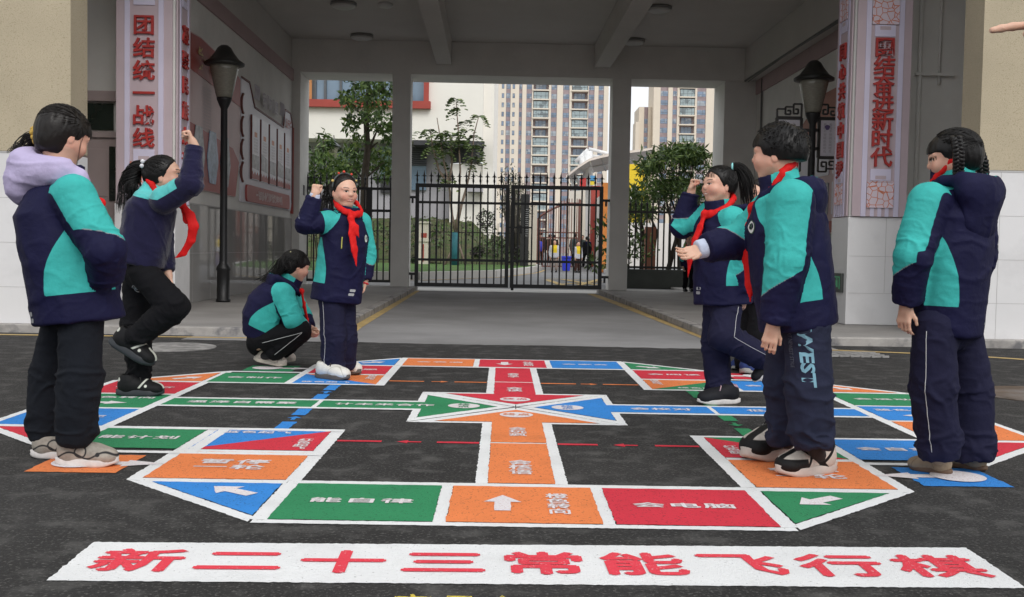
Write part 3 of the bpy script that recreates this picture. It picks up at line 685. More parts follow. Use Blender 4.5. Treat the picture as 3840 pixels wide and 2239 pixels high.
# two framed signs with meander ornaments, part of the right lamp post
M_frame = mat('dark lattice frame', (0.030, 0.026, 0.024), 0.5, 0.2)
for s in (-1, 1):
    Yl = pR.y
    x0, x1 = (at(1908, 400, Yl).x, at(1968, 400, Yl).x) if s < 0 else (at(2012, 400, Yl).x, at(2074, 400, Yl).x)
    zt, zb = at(2030, 292, Yl).z, at(2030, 388, Yl).z
    fr = MB()
    fr.bar((x0, Yl, zt), (x1, Yl, zt), 0.05, 0.04); fr.bar((x0, Yl, zb), (x1, Yl, zb), 0.05, 0.04)
    fr.bar((x0, Yl, zb), (x0, Yl, zt), 0.04); fr.bar((x1, Yl, zb), (x1, Yl, zt), 0.04)
    fr.bar((pR.x, Yl, zt - .16), (x1 if s < 0 else x0, Yl, zt - .16), 0.04); fr.bar((pR.x, Yl, zb + .12), (x1 if s < 0 else x0, Yl, zb + .12), 0.04)
    for zz, up in ((zt, 1), (zb, -1)):
        w = x1 - x0; k = 0.019
        def mp(u, v): return (x0 + u * w if s > 0 else x1 - u * w, Yl, zz + up * v)
        for path in ([(0.0, 0), (0.0, .19), (.33, .19), (.33, .06), (.14, .06), (.14, .12), (.26, .12)], [(.33, .15), (.66, .15), (.66, .05), (.45, .05), (.45, .10), (.58, .10)], [(.66, .12), (1.0, .12), (1.0, 0)]):
            for a, b in zip(path[:-1], path[1:]): fr.bar(mp(*a), mp(*b), 0.022, 0.03, up=(0, 1, 0))
    o = fr.build('sign_frame', M_frame, lampR)
    MB().box(x0 + .021, x1 - .021, Yl - .012, Yl + .012, zb + .026, zt - .026).build('sign_panel', M_lilb, o)
    for c in range(3):
        vs, fs = text_mesh('春眠不觉晓处闻啼鸟', 0.045, 0.0, vertical=True, lead=1.0); m = MB()
        m.add([(x0 + .08 + c * .075 + x, Yl - .0135, (zt + zb) / 2 + yv) for x, yv, _ in vs], fs); m.build('print', M_txt, o)
    m = MB(); cx, cz = (x0 + .11, zt - .12)
    m.add([(cx + .035 * math.cos(t) * (1 + .2 * math.sin(3 * t)), Yl - .0145, cz + .035 * math.sin(t)) for t in np.linspace(0, 2 * math.pi, 17)[:-1]], [tuple(range(16))])
    m.build('emblem', mat('emblem purple', (0.12, 0.08, 0.2), .6), o)

# ------------------------------------------------------------------ gate and railings
def spear(m, x, y, z0, z1, w=0.022):
    """bar ending in a spear head"""
    m.bar((x, y, z0), (x, y, z1 - 0.26), w)
    m.lathe((x, y, z1 - 0.26), [(0.010, 0.0), (0.022, 0.05), (0.014, 0.10), (0.016, 0.12), (0.03, 0.145), (0.018, 0.16), (0.008, 0.21), (0.001, 0.26)], 6)
    m.bar((x - .055, y, z1 - .125), (x + .055, y, z1 - .125), 0.012)
    m.bar((x, y - .055, z1 - .125), (x, y + .055, z1 - .125), 0.012)
GY = 21.55
gz = lambda px, py: at(px, py, GY).z
gx = lambda px, py: at(px, py, GY).x
leaf_defs = [(gx(1021, 580), gx(1252, 580), 'left leaf of the black double gate with spear tops'), (gx(1256, 580), gx(1482, 580), 'right leaf of the black double gate with bolt and latch')]
zB, zT = gz(1250, 708), gz(1250, 455)
for k, (x0, x1, lab) in enumerate(leaf_defs):
    e = empty('gate_leaf', (x0 if k == 0 else x1, GY, zB), lab, 'gate', 'leaves of the black spear topped gate')
    f = MB(); ft = 0.075
    f.bar((x0 + ft / 2, GY, zB), (x0 + ft / 2, GY, zT), ft, 0.05); f.bar((x1 - ft / 2, GY, zB), (x1 - ft / 2, GY, zT), ft, 0.05)
    f.bar((x0 + ft, GY, zB + ft / 2), (x1 - ft, GY, zB + ft / 2), ft, 0.05, up=(0, 1, 0)); f.bar((x0 + ft, GY, zT - ft / 2), (x1 - ft, GY, zT - ft / 2), ft, 0.05, up=(0, 1, 0))
    f.build('frame', M_blackiron, e)
    for py in (501, 642):
        zz = gz(1250, py); MB().bar((x0 + ft, GY, zz), (x1 - ft, GY, zz), 0.05, 0.036, up=(0, 1, 0)).build('rail', M_blackiron, e)
    n = 12
    for i in range(n):
        x = x0 + (i + 1) * (x1 - x0) / (n + 1) if True else 0
        b = MB(); b.bar((x, GY, zB + ft), (x, GY, zT - ft), 0.03); b.build('bar', M_blackiron, e)
    for i in range(14):
        x = x0 + 0.03 + i * (x1 - x0 - 0.06) / 13
        s = MB(); spear(s, x, GY, zT - 0.002, gz(1250, 421)); s.build('spear_head', M_blackiron, e)
    hx = x0 - .12 if k == 0 else x1 + .12
    for z in (zT - .28, zB + .25):
        h = MB(); h.bar((hx - .08 if k else hx, GY + .01, z), (x1 if k else x0, GY + .01, z), 0.05, 0.05) if k == 0 else h.bar((x1, GY + .01, z), (hx + .06, GY + .01, z), 0.05)
        h.bar((x0 - .06 if k == 0 else x1 + .06, GY + .01, z - .12), (x0 - .06 if k == 0 else x1 + .06, GY + .01, z + .02), 0.04)
        h.build('hinge', M_blackiron, e)
    if k:
        l = MB(); l.bar((x0 - .05, GY - .03, gz(1290, 560)), (x0 + .42, GY - .03, gz(1290, 560)), 0.03); MB().tube([(x0 + .05, GY, zB - .001), (x0 + .05, GY, zB - .05)], 0.03, 10).build('drop_bolt', M_blackiron, e)
        l.bar((x0 + .2, GY - .035, gz(1290, 575)), (x0 + .2, GY - .035, gz(1290, 555)), 0.05); l.build('latch', M_blackiron, e)
# railing in the left opening
FY = 22.2
fx0, fx1 = at(742, 560, FY).x, at(962, 560, FY).x
zt_, zm_, zb_ = at(850, 463, FY).z, at(850, 517, FY).z, at(850, 690, FY).z
e = empty('spear_railing', (fx0, FY, 0), 'black spear topped railing in the left opening behind the raised fist', 'railing')
for z in (zt_, zm_, zb_): MB().bar((fx0, FY, z), (fx1, FY, z), 0.055, 0.04, up=(0, 1, 0)).build('rail', M_blackiron, e)
xs = at(908, 560, FY).x
MB().bar((xs, FY - .01, zb_), (xs, FY - .01, zt_), 0.12, 0.05).build('post', M_blackiron, e)
MB().bar((fx0 + .02, FY, 0.0), (fx0 + .02, FY, zt_ + .04), 0.09).build('post', M_blackiron, e)
MB().box(xs - .11, xs - .0, FY - .10, FY - .04, at(0, 560, FY).z - .02, at(0, 533, FY).z + .02).build('lock_box', M_blackiron, e)
n = 14
for i in range(n):
    x = fx0 + .12 + i * (fx1 - fx0 - .14) / (n - 1)
    s = MB(); spear(s, x, FY, zb_, at(850, 424, FY).z, 0.03); s.build('bar', M_blackiron, e)
jb = MB().box(at(738, 470, FY).x - .02, at(758, 470, FY).x, FY - .5, FY - .35, at(745, 480, FY - .5).z, at(745, 455, FY - .5).z)
jb.build('junction_box', M_blackiron, label='black junction box on the left jamb beside the raised fist', cat='junction box')
# right opening: low dark wall with a fence on it
WY = 25.0
wx0, wx1 = at(1500, 690, WY).x, at(1800, 690, WY).x
M_dkwall = mat('dark green grey wall', (0.045, 0.05, 0.045), 0.8, 0.2, 2)
M_fence = mat('rusty dark fence', (0.02, 0.018, 0.015), 0.6, 0.3, 5)
pw = MB().box(wx0, wx1 + 3, WY, WY + .3, 0.0, at(1640, 664, WY).z).build('parapet_wall', M_dkwall, label='low dark parapet wall outside the right opening', cat='wall', bevel=.01)
ws = MB().box(at(1650, 700, WY).x, wx1 + 2, WY - 1.6, WY - .01, 0.0, at(1640, 706, WY).z).build('step', M_pave, label='low concrete step before the dark parapet wall', cat='step')
e = empty('parapet_fence', (wx0, WY + .15, at(1640, 664, WY).z), 'dark spiked fence on the parapet wall in the right opening', 'railing')
z0 = at(1640, 664, WY).z; FZ = WY + .15
for py in (522, 660):
    z = at(1600, py, FZ).z; MB().bar((wx0, FZ, max(z, z0 + .05)), (wx1 + 1, FZ, max(z, z0 + .05)), 0.05, 0.04, up=(0, 1, 0)).build('rail', M_fence, e)
zt = at(1600, 493, FZ).z
for i in range(int((wx1 + 1 - wx0) / 0.135)):
    x = wx0 + .05 + i * 0.135
    s = MB(); s.bar((x, FZ, z0), (x, FZ, zt - .12), 0.035); s.lathe((x, FZ, zt - .13), [(0.02, 0), (0.035, .04), (0.012, .08), (0.002, .18)], 5); s.build('bar', M_fence, e)
# ------------------------------------------------------------------ beyond the gate
M_conc = mat('pale concrete', (0.50, 0.49, 0.47), 0.85, 0.1, 1.2, detail=7)
MB().sheet([(-120, 21.95), (120, 21.95), (120, 420), (-120, 420)], -0.004).build('street', M_street, kind='structure')
MB().sheet([(-2.1, 21.4), (1.9, 21.4), (3.4, 23.2), (-3.5, 23.2)], 0.004).build('gate_threshold', M_conc, kind='structure')
M_grass = mat('grass', (0.055, 0.13, 0.02), 0.9, 0.4, 3, bump=0.02, bscale=40, second=(0.12, 0.15, 0.03), sscale=2.5, sthr=(0.5, 0.7), sfac=0.7, detail=8)
M_slope = mat('brown green slope', (0.085, 0.085, 0.035), 0.95, 0.4, 2, bump=0.04, bscale=15, second=(0.05, 0.09, 0.02), sscale=1.3, sthr=(0.45, 0.6), sfac=0.9, detail=8)
M_leaf = mat('leaf green', (0.095, 0.165, 0.04), 0.55, 0.35, 1.5, spec=0.4)
M_leaf2 = mat('leaf dark', (0.05, 0.095, 0.028), 0.55, 0.35, 1.5, spec=0.4)
M_leaf3 = mat('leaf light', (0.19, 0.27, 0.07), 0.55, 0.3, 1.5, spec=0.4)
M_leaf4 = mat('leaf grey', (0.09, 0.095, 0.06), 0.7, 0.3, 1.5)
M_bark = mat('bark', (0.055, 0.043, 0.033), 0.9, 0.3, 8, bump=0.01, bscale=20)
M_bark2 = mat('pale bark', (0.20, 0.15, 0.12), 0.9, 0.3, 8)
LEAVES = [M_leaf, M_leaf2, M_leaf3]
def leaves(m, c, rad, n, L, w, droop=0.0, mi=None, flatten=1.0, shell=0.35):
    """n leaf faces spread through an ellipsoid of half sizes rad round c"""
    d = RNG.normal(size=(n, 3)); d /= np.linalg.norm(d, axis=1)[:, None]
    r = (shell + (1 - shell) * RNG.random(n)) ** 0.6
    P = np.array(c) + d * r[:, None] * np.array(rad)
    ax = RNG.normal(size=(n, 3)); ax[:, 2] = ax[:, 2] * flatten - droop; ax /= np.linalg.norm(ax, axis=1)[:, None]
    t = RNG.normal(size=(n, 3)); t -= ax * (t * ax).sum(1)[:, None]; t /= np.linalg.norm(t, axis=1)[:, None]
    s = 0.6 + 0.8 * RNG.random(n)
    for i in range(n):
        a = ax[i] * L * s[i]; b = t[i] * w * s[i]; p = P[i]
        m.add([p, p + a * .45 + b, p + a, p + a * .45 - b], [(0, 1, 2, 3)], (0 if RNG.random() < .5 else (1 if RNG.random() < .55 else 2)) if mi is None else mi)
def limb(m, a, b, r0, r1, wob=0.06, n=6):
    a = Vector(a); b = Vector(b); L = (b - a).length
    pts = [a.lerp(b, i / n) + (Vector((random.gauss(0, 1), random.gauss(0, 1), random.gauss(0, .5))) * wob * L * (0.35 if 0 < i < n else 0)) for i in range(n + 1)]
    m.tube(pts, [r0 + (r1 - r0) * i / n for i in range(n + 1)], 7)
    return pts
def tree(name, base, trunk_pts, limbs, clumps, label, leafL=0.2, leafw=0.05, droop=0.3, mats=None, bark=None, group=None, cat='tree', r0=.12):
    e = empty(name, base, label, cat, group)
    t = MB(); n = len(trunk_pts)
    t.tube(trunk_pts, [r0 * (1 - .75 * i / (n - 1)) for i in range(n)], 8)
    for a, b, r in limbs: limb(t, a, b, r, r * .3)
    t.build('trunk', bark or M_bark, e)
    m = MB()
    for c, rad, k in clumps: leaves(m, c, rad, k, leafL, leafw, droop)
    m.build('crown', mats or LEAVES, e)
    return e
# big leafy tree in the left opening
TY = 31.0
def A(px, py, Y=TY): return tuple(at(px, py, Y))
tp = [A(893, 640), A(895, 540), A(897, 440), A(904, 370), A(901, 300), A(905, 235), A(908, 170), A(910, 60)]
tp[0] = (tp[0][0], tp[0][1], 0.2)
cl = []
for px, py, r, k in [(868, 250, 26, 170), (900, 225, 34, 260), (935, 245, 32, 240), (955, 215, 26, 180), (870, 290, 22, 150), (862, 310, 20, 110), (940, 300, 34, 260), (960, 330, 26, 200), (915, 275, 30, 200),
                     (880, 345, 20, 90), (860, 400, 34, 260), (900, 400, 36, 260), (945, 385, 34, 240), (940, 425, 30, 200), (830, 420, 34, 300), (870, 450, 36, 260), (850, 240, 18, 90), (890, 180, 50, 300), (950, 150, 60, 300), (875, 100, 60, 300), (925, 60, 60, 250)]:
    s = r * TY / 2614; cl.append((A(px, py, TY + random.uniform(-1.2, 1.2)), (s, s * 1.2, s * .85), int(k * .8)))
lm = [(tp[3], A(940, 300), .05), (tp[3], A(930, 350), .05), (tp[4], A(868, 255), .045), (tp[4], A(870, 300), .035), (tp[5], A(950, 215), .05), (tp[2], A(855, 400), .04), (tp[2], A(945, 400), .04), (tp[6], A(880, 120), .04)]
tree('camphor_tree', tp[0], tp, lm, cl, 'tall leafy tree with a dark trunk seen through the left opening', 0.165, 0.036, 0.35, r0=.14)
# shrubs at the left jamb
for (px, py, w, h, Y, k, lab) in [(785, 390, 40, 70, 33, 520, 'drooping light green bamboo behind the left jamb'), (842, 395, 34, 40, 34, 300, 'dark bush behind the lamp post beyond the left railing')]:
    m = MB(); s = Y / 2614
    c = A(px, py, Y)
    for j in range(9): leaves(m, (c[0] + random.uniform(-w, w) * s * .8, Y + random.uniform(-.6, .6), c[2] + random.uniform(-h, h) * s * .8), (w * s * .6,) * 3, k // 9, .26, .035, .8)
    for j in range(6): m.tube([(c[0] + random.uniform(-.3, .3), Y, 0.0), (c[0] + random.uniform(-.5, .5), Y, c[2] + random.uniform(-.2, .8))], .015, 4, mi=3)
    m.build('bush', LEAVES + [M_bark], label=lab, cat='bush')
pl = Vector((at(815, 600, 33.5).x, 33.5, 0.0))
lamp_post(pl, at(815, 340, 33.5).z, 'grey capped lamp post outside, behind the spear railing', capm=mat('grey lamp cap', (0.15, 0.155, 0.17), .45), glassm=mat('clear lamp glass', (0.5, 0.47, 0.38), .3))
# small staked tree with pinnate leaves
SY = 43.0
def Bp(px, py, Y=SY): return tuple(at(px, py, Y))
e = empty('staked_tree', (Bp(1121, 655)[0], SY, 0.2), 'young multi stemmed tree with a teal wrapped trunk held by two stakes', 'tree')
t = MB(); t0 = Bp(1121, 572)
stems = [[(t0), Bp(1112, 530), Bp(1105, 455), Bp(1092, 400), Bp(1083, 340), Bp(1075, 290)], [t0, Bp(1128, 520), Bp(1132, 420), Bp(1128, 330), Bp(1122, 250)],
         [t0, Bp(1135, 505), Bp(1148, 460), Bp(1160, 400), Bp(1166, 330), Bp(1178, 285)], [Bp(1105, 455), Bp(1112, 400), Bp(1108, 330)], [Bp(1105, 455), Bp(1080, 420), Bp(1064, 360), Bp(1058, 320)]]
for s in stems: t.tube(s, np.linspace(.07, .018, len(s)), 6)
t.build('trunk', M_bark2, e)
wr = MB(); wr.tube([(t0[0], SY, 0.15), (t0[0], SY, t0[2] * .6), t0], [.17, .16, .15], 9); wr.build('trunk_wrap', mat('teal wrap', (0.02, 0.13, 0.16), .7, .3, 5), e)
sk = MB(); sk.tube([Bp(1117, 605), Bp(1092, 656)], .05, 6); sk.tube([Bp(1128, 600), Bp(1146, 655)], .05, 6); sk.build('stake', M_bark2, e)
m = MB()
def pinnate(m, c, n, L):
    for i in range(n):
        a = random.uniform(0, 6.28); d = Vector((math.cos(a), math.sin(a), random.uniform(-.3, .5))).normalized()
        side = d.cross(Vector((0, 0, 1))).normalized(); c = Vector(c)
        for j in range(5):
            p = c + d * L * (.25 + .17 * j) + Vector((0, 0, -.05 * j * j * L))
            for s in (-1, 1):
                q = p + side * s * L * .32 + d * L * .12 + Vector((0, 0, -.06))
                m.add([p, (p + q) / 2 + d * .07, q, (p + q) / 2 - d * .07], [(0, 1, 2, 3)], random.choice((0, 0, 1, 2)))
for px, py, k in [(1122, 245, 9), (1125, 270, 7), (1130, 330, 9), (1128, 350, 10), (1145, 300, 7), (1150, 320, 7), (1168, 335, 9), (1166, 360, 9), (1160, 385, 6), (1178, 285, 8), (1075, 330, 8), (1058, 320, 9),
                  (1062, 345, 8), (1064, 365, 8), (1092, 330, 8), (1090, 350, 9), (1095, 375, 9), (1108, 325, 6), (1035, 325, 4), (1100, 430, 8), (1105, 445, 7), (1135, 345, 8), (1080, 400, 5), (1172, 390, 5), (1155, 410, 3)]:
    pinnate(m, Bp(px, py, SY + random.uniform(-.5, .5)), k, .42)
m.build('crown', [mat('pinnate leaf', (0.12, 0.17, 0.06), .6, .3), mat('pinnate leaf dark', (0.06, 0.10, 0.035), .6, .3), mat('pinnate leaf pale', (0.2, 0.24, 0.09), .6, .3)], e)
# planted bed: grass strip, kerb, slope, hedge
bed = [(-30, 27.5), (-6.5, 27.8), (-2.6, 28.8), (-0.6, 33), (0.6, 40), (1.1, 45), (1.0, 49), (0.2, 52), (-3, 54), (-30, 54)]
MB().prism(bed, -0.1, 0.19).build('grass_bed', M_grass, kind='structure')
kb = MB()
for a, b in zip(bed[1:8], bed[2:9]): kb.bar((a[0], a[1], .08), (b[0], b[1], .08), .18, .26)
kb.build('street_kerb', M_conc, kind='structure')
sl = MB(); nx, ny = 40, 10; X0, X1, Y0, Y1 = -16, 0.6, 46, 60
vs = []
for j in range(ny + 1):
    for i in range(nx + 1):
        x = X0 + (X1 - X0) * i / nx; y = Y0 + (Y1 - Y0) * j / ny
        f = min(1, max(0, (0.6 - x) / 3.0)); vs.append((x, y, 0.15 + f * 2.6 * (j / ny) ** .8 + random.uniform(-.12, .12)))
sl.add(vs, [(j * (nx + 1) + i, j * (nx + 1) + i + 1, (j + 1) * (nx + 1) + i + 1, (j + 1) * (nx + 1) + i) for j in range(ny) for i in range(nx)])
sl.build('planted_slope', M_slope, kind='structure')
hm = MB()
for i in range(70):
    x = random.uniform(-15, 0.3); y = random.uniform(46.5, 52)
    hh = 0.5 + 1.2 * min(1, (0.6 - x) / 3)
    leaves(hm, (x, y, .3 + hh * random.uniform(.2, 1.0)), (.8, .8, .45), 60, .16, .05, 0)
hm.build('hedge_shrubs', [M_leaf4, M_leaf2, M_leaf], kind='stuff', label='brown green shrubs covering the slope behind the gate', cat='shrubs')
for px, py, w in [(1175, 620, 16), (1280, 625, 22), (1022, 640, 12), (1195, 540, 26)]:
    m = MB(); c = at(px, py, 45); s = w * 45 / 2614; leaves(m, (c.x, 45, max(.3, c.z)), (s, s, s * 1.0), 420, .10, .03)
    m.build('round_shrub', [mat('shrub purple', (0.05, 0.04, 0.045), .8, .3), M_leaf2, M_leaf4], label={1175: 'dark rounded shrub right of the staked tree', 1280: 'dark purple shrub near the gate latch', 1022: 'dark shrub at the foot of the left gate pillar', 1195: 'tall leafy shrub on top of the slope right of the teal trunk'}[px], cat='shrub')
# bare shrub
e = empty('bare_tree', (at(1265, 640, 46).x, 46, .15), 'greyish tree with bare upright twigs behind the meeting stiles of the gate', 'tree')
t = MB()
for i in range(46):
    a = random.uniform(-1, 1); t.tube([at(1268 + a * 10, 640, 46), at(1266 + a * 24, 540, 46 + random.uniform(-.8, .8)), at(1265 + a * 40 + random.uniform(-5, 5), random.uniform(425, 480), 46)], [.03, .02, .006], 4)
t.build('trunk', mat('grey twigs', (0.10, 0.09, 0.075), .9, .3), e)
m = MB()
for px, py in ((1245, 470), (1265, 455), (1250, 510), (1280, 480), (1290, 520), (1255, 440)): leaves(m, tuple(at(px, py, 46)), (.45, .5, .6), 150, .09, .03)
m.build('crown', M_leaf4, e)
# low fence with cream piers
e = empty('garden_fence', (-8, 44.6, .2), 'thin dark fence along the planted slope', 'fence')
m = MB()
fpx = [(-13 + i * 0.22) for i in range(62)]
for x in fpx: m.bar((x, 45.2, .2), (x, 45.2, 1.95), .025)
for z in (.35, 1.55): m.bar((-13, 45.2, z), (0.6, 45.2, z), .04)
m.build('bars', M_fence, e)
M_cream = mat('cream render', (0.66, 0.61, 0.52), 0.85, 0.05, 1)
M_redp = mat('red paint', (0.36, 0.055, 0.04), 0.6, 0.08, 1.5)
px0, px1 = at(1031, 600, 44.5).x, at(1054, 600, 44.5).x
e = empty('fence_pier', (px0, 44.5, .2), 'cream gate pier with a red inset behind the left gate leaf', 'pillar')
zt = at(1040, 545, 44.5).z
MB().box(px0, px1, 44.3, 44.9, .15, zt - .08).build('pier', M_cream, e)
MB().box(px0 - .06, px1 + .06, 44.24, 44.96, zt - .075, zt).box(px0 - .05, px1 + .05, 44.25, 44.95, at(0, 576, 44.5).z - .0, at(0, 572, 44.5).z + .06).build('cap', M_cream, e)
MB().box(px0 + .1, px1 - .06, 44.28, 44.297, at(0, 566, 44.5).z, at(0, 555, 44.5).z).box(px0 + .14, px1 - .17, 44.28, 44.297, .3, at(0, 582, 44.5).z).build('inset', M_redp, e)
e0 = (at(1296, 600, 47).x, at(1320, 600, 47).x)
MB().box(e0[0], e0[1], 46.8, 47.3, 0, at(1308, 505, 47).z).build('white_pier', M_cream, label='plain cream pier beside the reddish street gate', cat='pillar')
# reddish open street gate
e = empty('street_gate', (at(1322, 660, 50).x, 50, 0), 'reddish brown barred gate with a swooping top standing open in the street', 'gate')
M_rg = mat('reddish gate paint', (0.17, 0.07, 0.055), .6, .15)
m = MB(); f = MB()
gx0, gx1 = at(1322, 600, 50).x, at(1424, 600, 50).x
def gtop(u): return at(0, 545 - 45 * u ** 1.3, 50).z + .0
H0 = lambda py: at(1370, py, 50).z
for i in range(17):
    u = i / 16; x = gx0 + (gx1 - gx0) * u; m.bar((x, 50, .08), (x, 50, H0(540 - 52 * min(1, u * 1.5) ** .7)), .035)
f.bar((gx0, 50, .05), (gx0, 50, H0(540)), .10); f.bar((gx1, 50, 0.05), (gx1, 50, H0(490)), .12)
for py in (572, 585, 664): f.bar((gx0, 50, max(.1, H0(py))), (gx1, 50, max(.1, H0(py))), .06)
pts = [(gx0 + (gx1 - gx0) * u, 50, H0(540 - 40 * min(1, u * 1.5) ** .7)) for u in np.linspace(0, 1, 12)]
f.tube(pts, .05, 5)
m.build('bars', M_rg, e); f.build('frame', M_rg, e)
# black light column
m = MB(); m.bar((at(1290, 600, 44).x, 44, 0.1), (at(1290, 600, 44).x, 44, at(0, 455, 44).z), .35, .25)
o = m.build('light_column', mat('black column', (0.02, 0.02, 0.022), .5), label='black column with rows of small white dots behind the gate latch', cat='pillar')
m = MB()
for r in range(14):
    for c in range(3): m.box(at(1290, 600, 44).x + .03 + c * .045, at(1290, 600, 44).x + .05 + c * .045, 43.86, 43.872, at(0, 492 + r * 5, 44).z, at(0, 494 + r * 5, 44).z + .02)
m.build('dots', P_white, o)

# ------------------------------------------------------------------ white school block on the left
WYb = 56.0
def wx(px): return at(px, 400, WYb).x
def wz(py, px=1000): return at(px, py, WYb).z
M_wall = mat('cream white wall', (0.86, 0.83, 0.77), 0.85, 0.03, 0.5)
M_lil = mat('lilac grey wall', (0.40, 0.39, 0.42), 0.85, 0.06, 0.6)
M_sky_glass = mat('sky blue glass', (0.16, 0.24, 0.33), 0.08, 0.15, 0.6, spec=0.9)
M_shade = mat('dark soffit', (0.05, 0.05, 0.055), .8, .2)  # shade under the overhang and inside openings, put into the colour
M_alu = mat('grey window frame', (0.10, 0.11, 0.12), .5)
e = empty('white_school_block', (wx(900), WYb, 0), 'cream white school block with red window surround and overhanging upper storeys', 'building')
xl, xr = wx(640), wx(1186)
top = 24
wy0, wy1 = wz(207), wz(249)
b = MB()
b.box(xl, xr, WYb, WYb + 12, wz(344), wz(268)); b.box(xl, xr, WYb, WYb + 12, wz(190) + 2.2, top)
b.box(xl, wx(762), WYb, WYb + 12, wz(268) + .001, wz(190) + 2.199); b.box(wx(1042), xr, WYb, WYb + 12, wz(268) + .001, wz(190) + 2.199)
b.build('upper_wall', M_wall, e)
MB().box(xr + .002, wx(1212), WYb + 1.0, WYb + 14, 0, top).box(wx(1120), xr - .5, WYb + 6, WYb + 12, 0, wz(345)).build('stair_wall', M_wall, e)
MB().box(wx(1104), wx(1186), WYb + 1.2, WYb + 2.19, 0, wz(396)).build('corner_wall', M_wall, e)
MB().box(xl, wx(1102), WYb + 2.2, WYb + 3, 0, wz(344) - .002).build('ground_floor_wall', M_lil, e)
MB().box(wx(1040) - .5, wx(1190), WYb - .02, WYb + 5.9, wz(344) - .25, wz(344) - .003).build('soffit', M_shade, e)
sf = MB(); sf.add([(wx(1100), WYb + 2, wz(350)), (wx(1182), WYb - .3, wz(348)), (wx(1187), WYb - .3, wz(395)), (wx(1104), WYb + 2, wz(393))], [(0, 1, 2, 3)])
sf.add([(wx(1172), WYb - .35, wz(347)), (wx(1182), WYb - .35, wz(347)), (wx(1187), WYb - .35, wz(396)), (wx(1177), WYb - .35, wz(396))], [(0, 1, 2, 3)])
sf.build('stair_opening', M_shade, e)  # flat sheets painted dark for the shade inside the stairway
rd = MB(); rd.box(xl, wx(1058), WYb - .35, WYb - .002, wz(268), wz(250)); rd.box(wx(1041), wx(1053), WYb - .25, WYb - .003, wz(250) + .002, wz(190) + 2.2)
rd.build('red_surround', M_redp, e)
MB().box(wx(762), wx(1041), WYb + .3, WYb + .4, wz(250), wz(190) + 2.2).build('window_glass', M_sky_glass, e)
fr = MB()
for px in (766, 772, 797, 835, 868, 905, 960, 1008): fr.box(wx(px) - .06, wx(px) + .06, WYb + .15, WYb + .29, wz(250), wz(190) + 2.19)
fr.build('window_frame', M_alu, e)
MB().box(wx(760), wx(766), WYb - .1, WYb - .004, wz(250) + .01, wz(190) + 2.1).build('orange_strip', mat('orange strip', (.5, .22, .08), .7), e)
for a, b_, c, d, mm in [(815, 858, 366, 435, M_sky_glass), (925, 962, 352, 440, mat('teal glass', (0.20, 0.30, 0.30), .1, .2, .5)), (925, 962, 440, 470, M_shade), (1004, 1041, 400, 462, M_sky_glass), (848, 900, 362, 380, M_shade)]:  # reflected teal and interior shade are put into the pane colours
    w = MB().box(wx(a), wx(b_), WYb + 2.0, WYb + 2.198, wz(d), wz(c)).build('window', mm, e)
lv = MB()
for k in range(9): lv.box(wx(1004), wx(1041), WYb + 1.9, WYb + 2.19, wz(400 - k * 5.4), wz(400 - k * 5.4 - 3.4))
lv.build('louvre', mat('dark louvre', (.06, .065, .075), .5), e)
MB().box(wx(848), wx(853), WYb + 1.95, WYb + 2.0, wz(470), wz(345)).build('down_pipe', M_alu, e)
MB().box(wx(1150), wx(1188), WYb + .2, WYb + 1.19, wz(468), wz(456)).box(wx(1142), wx(1155), WYb + 4.5, WYb + 5.8, 0, wz(475)).build('rear_canopy', M_lil, e)

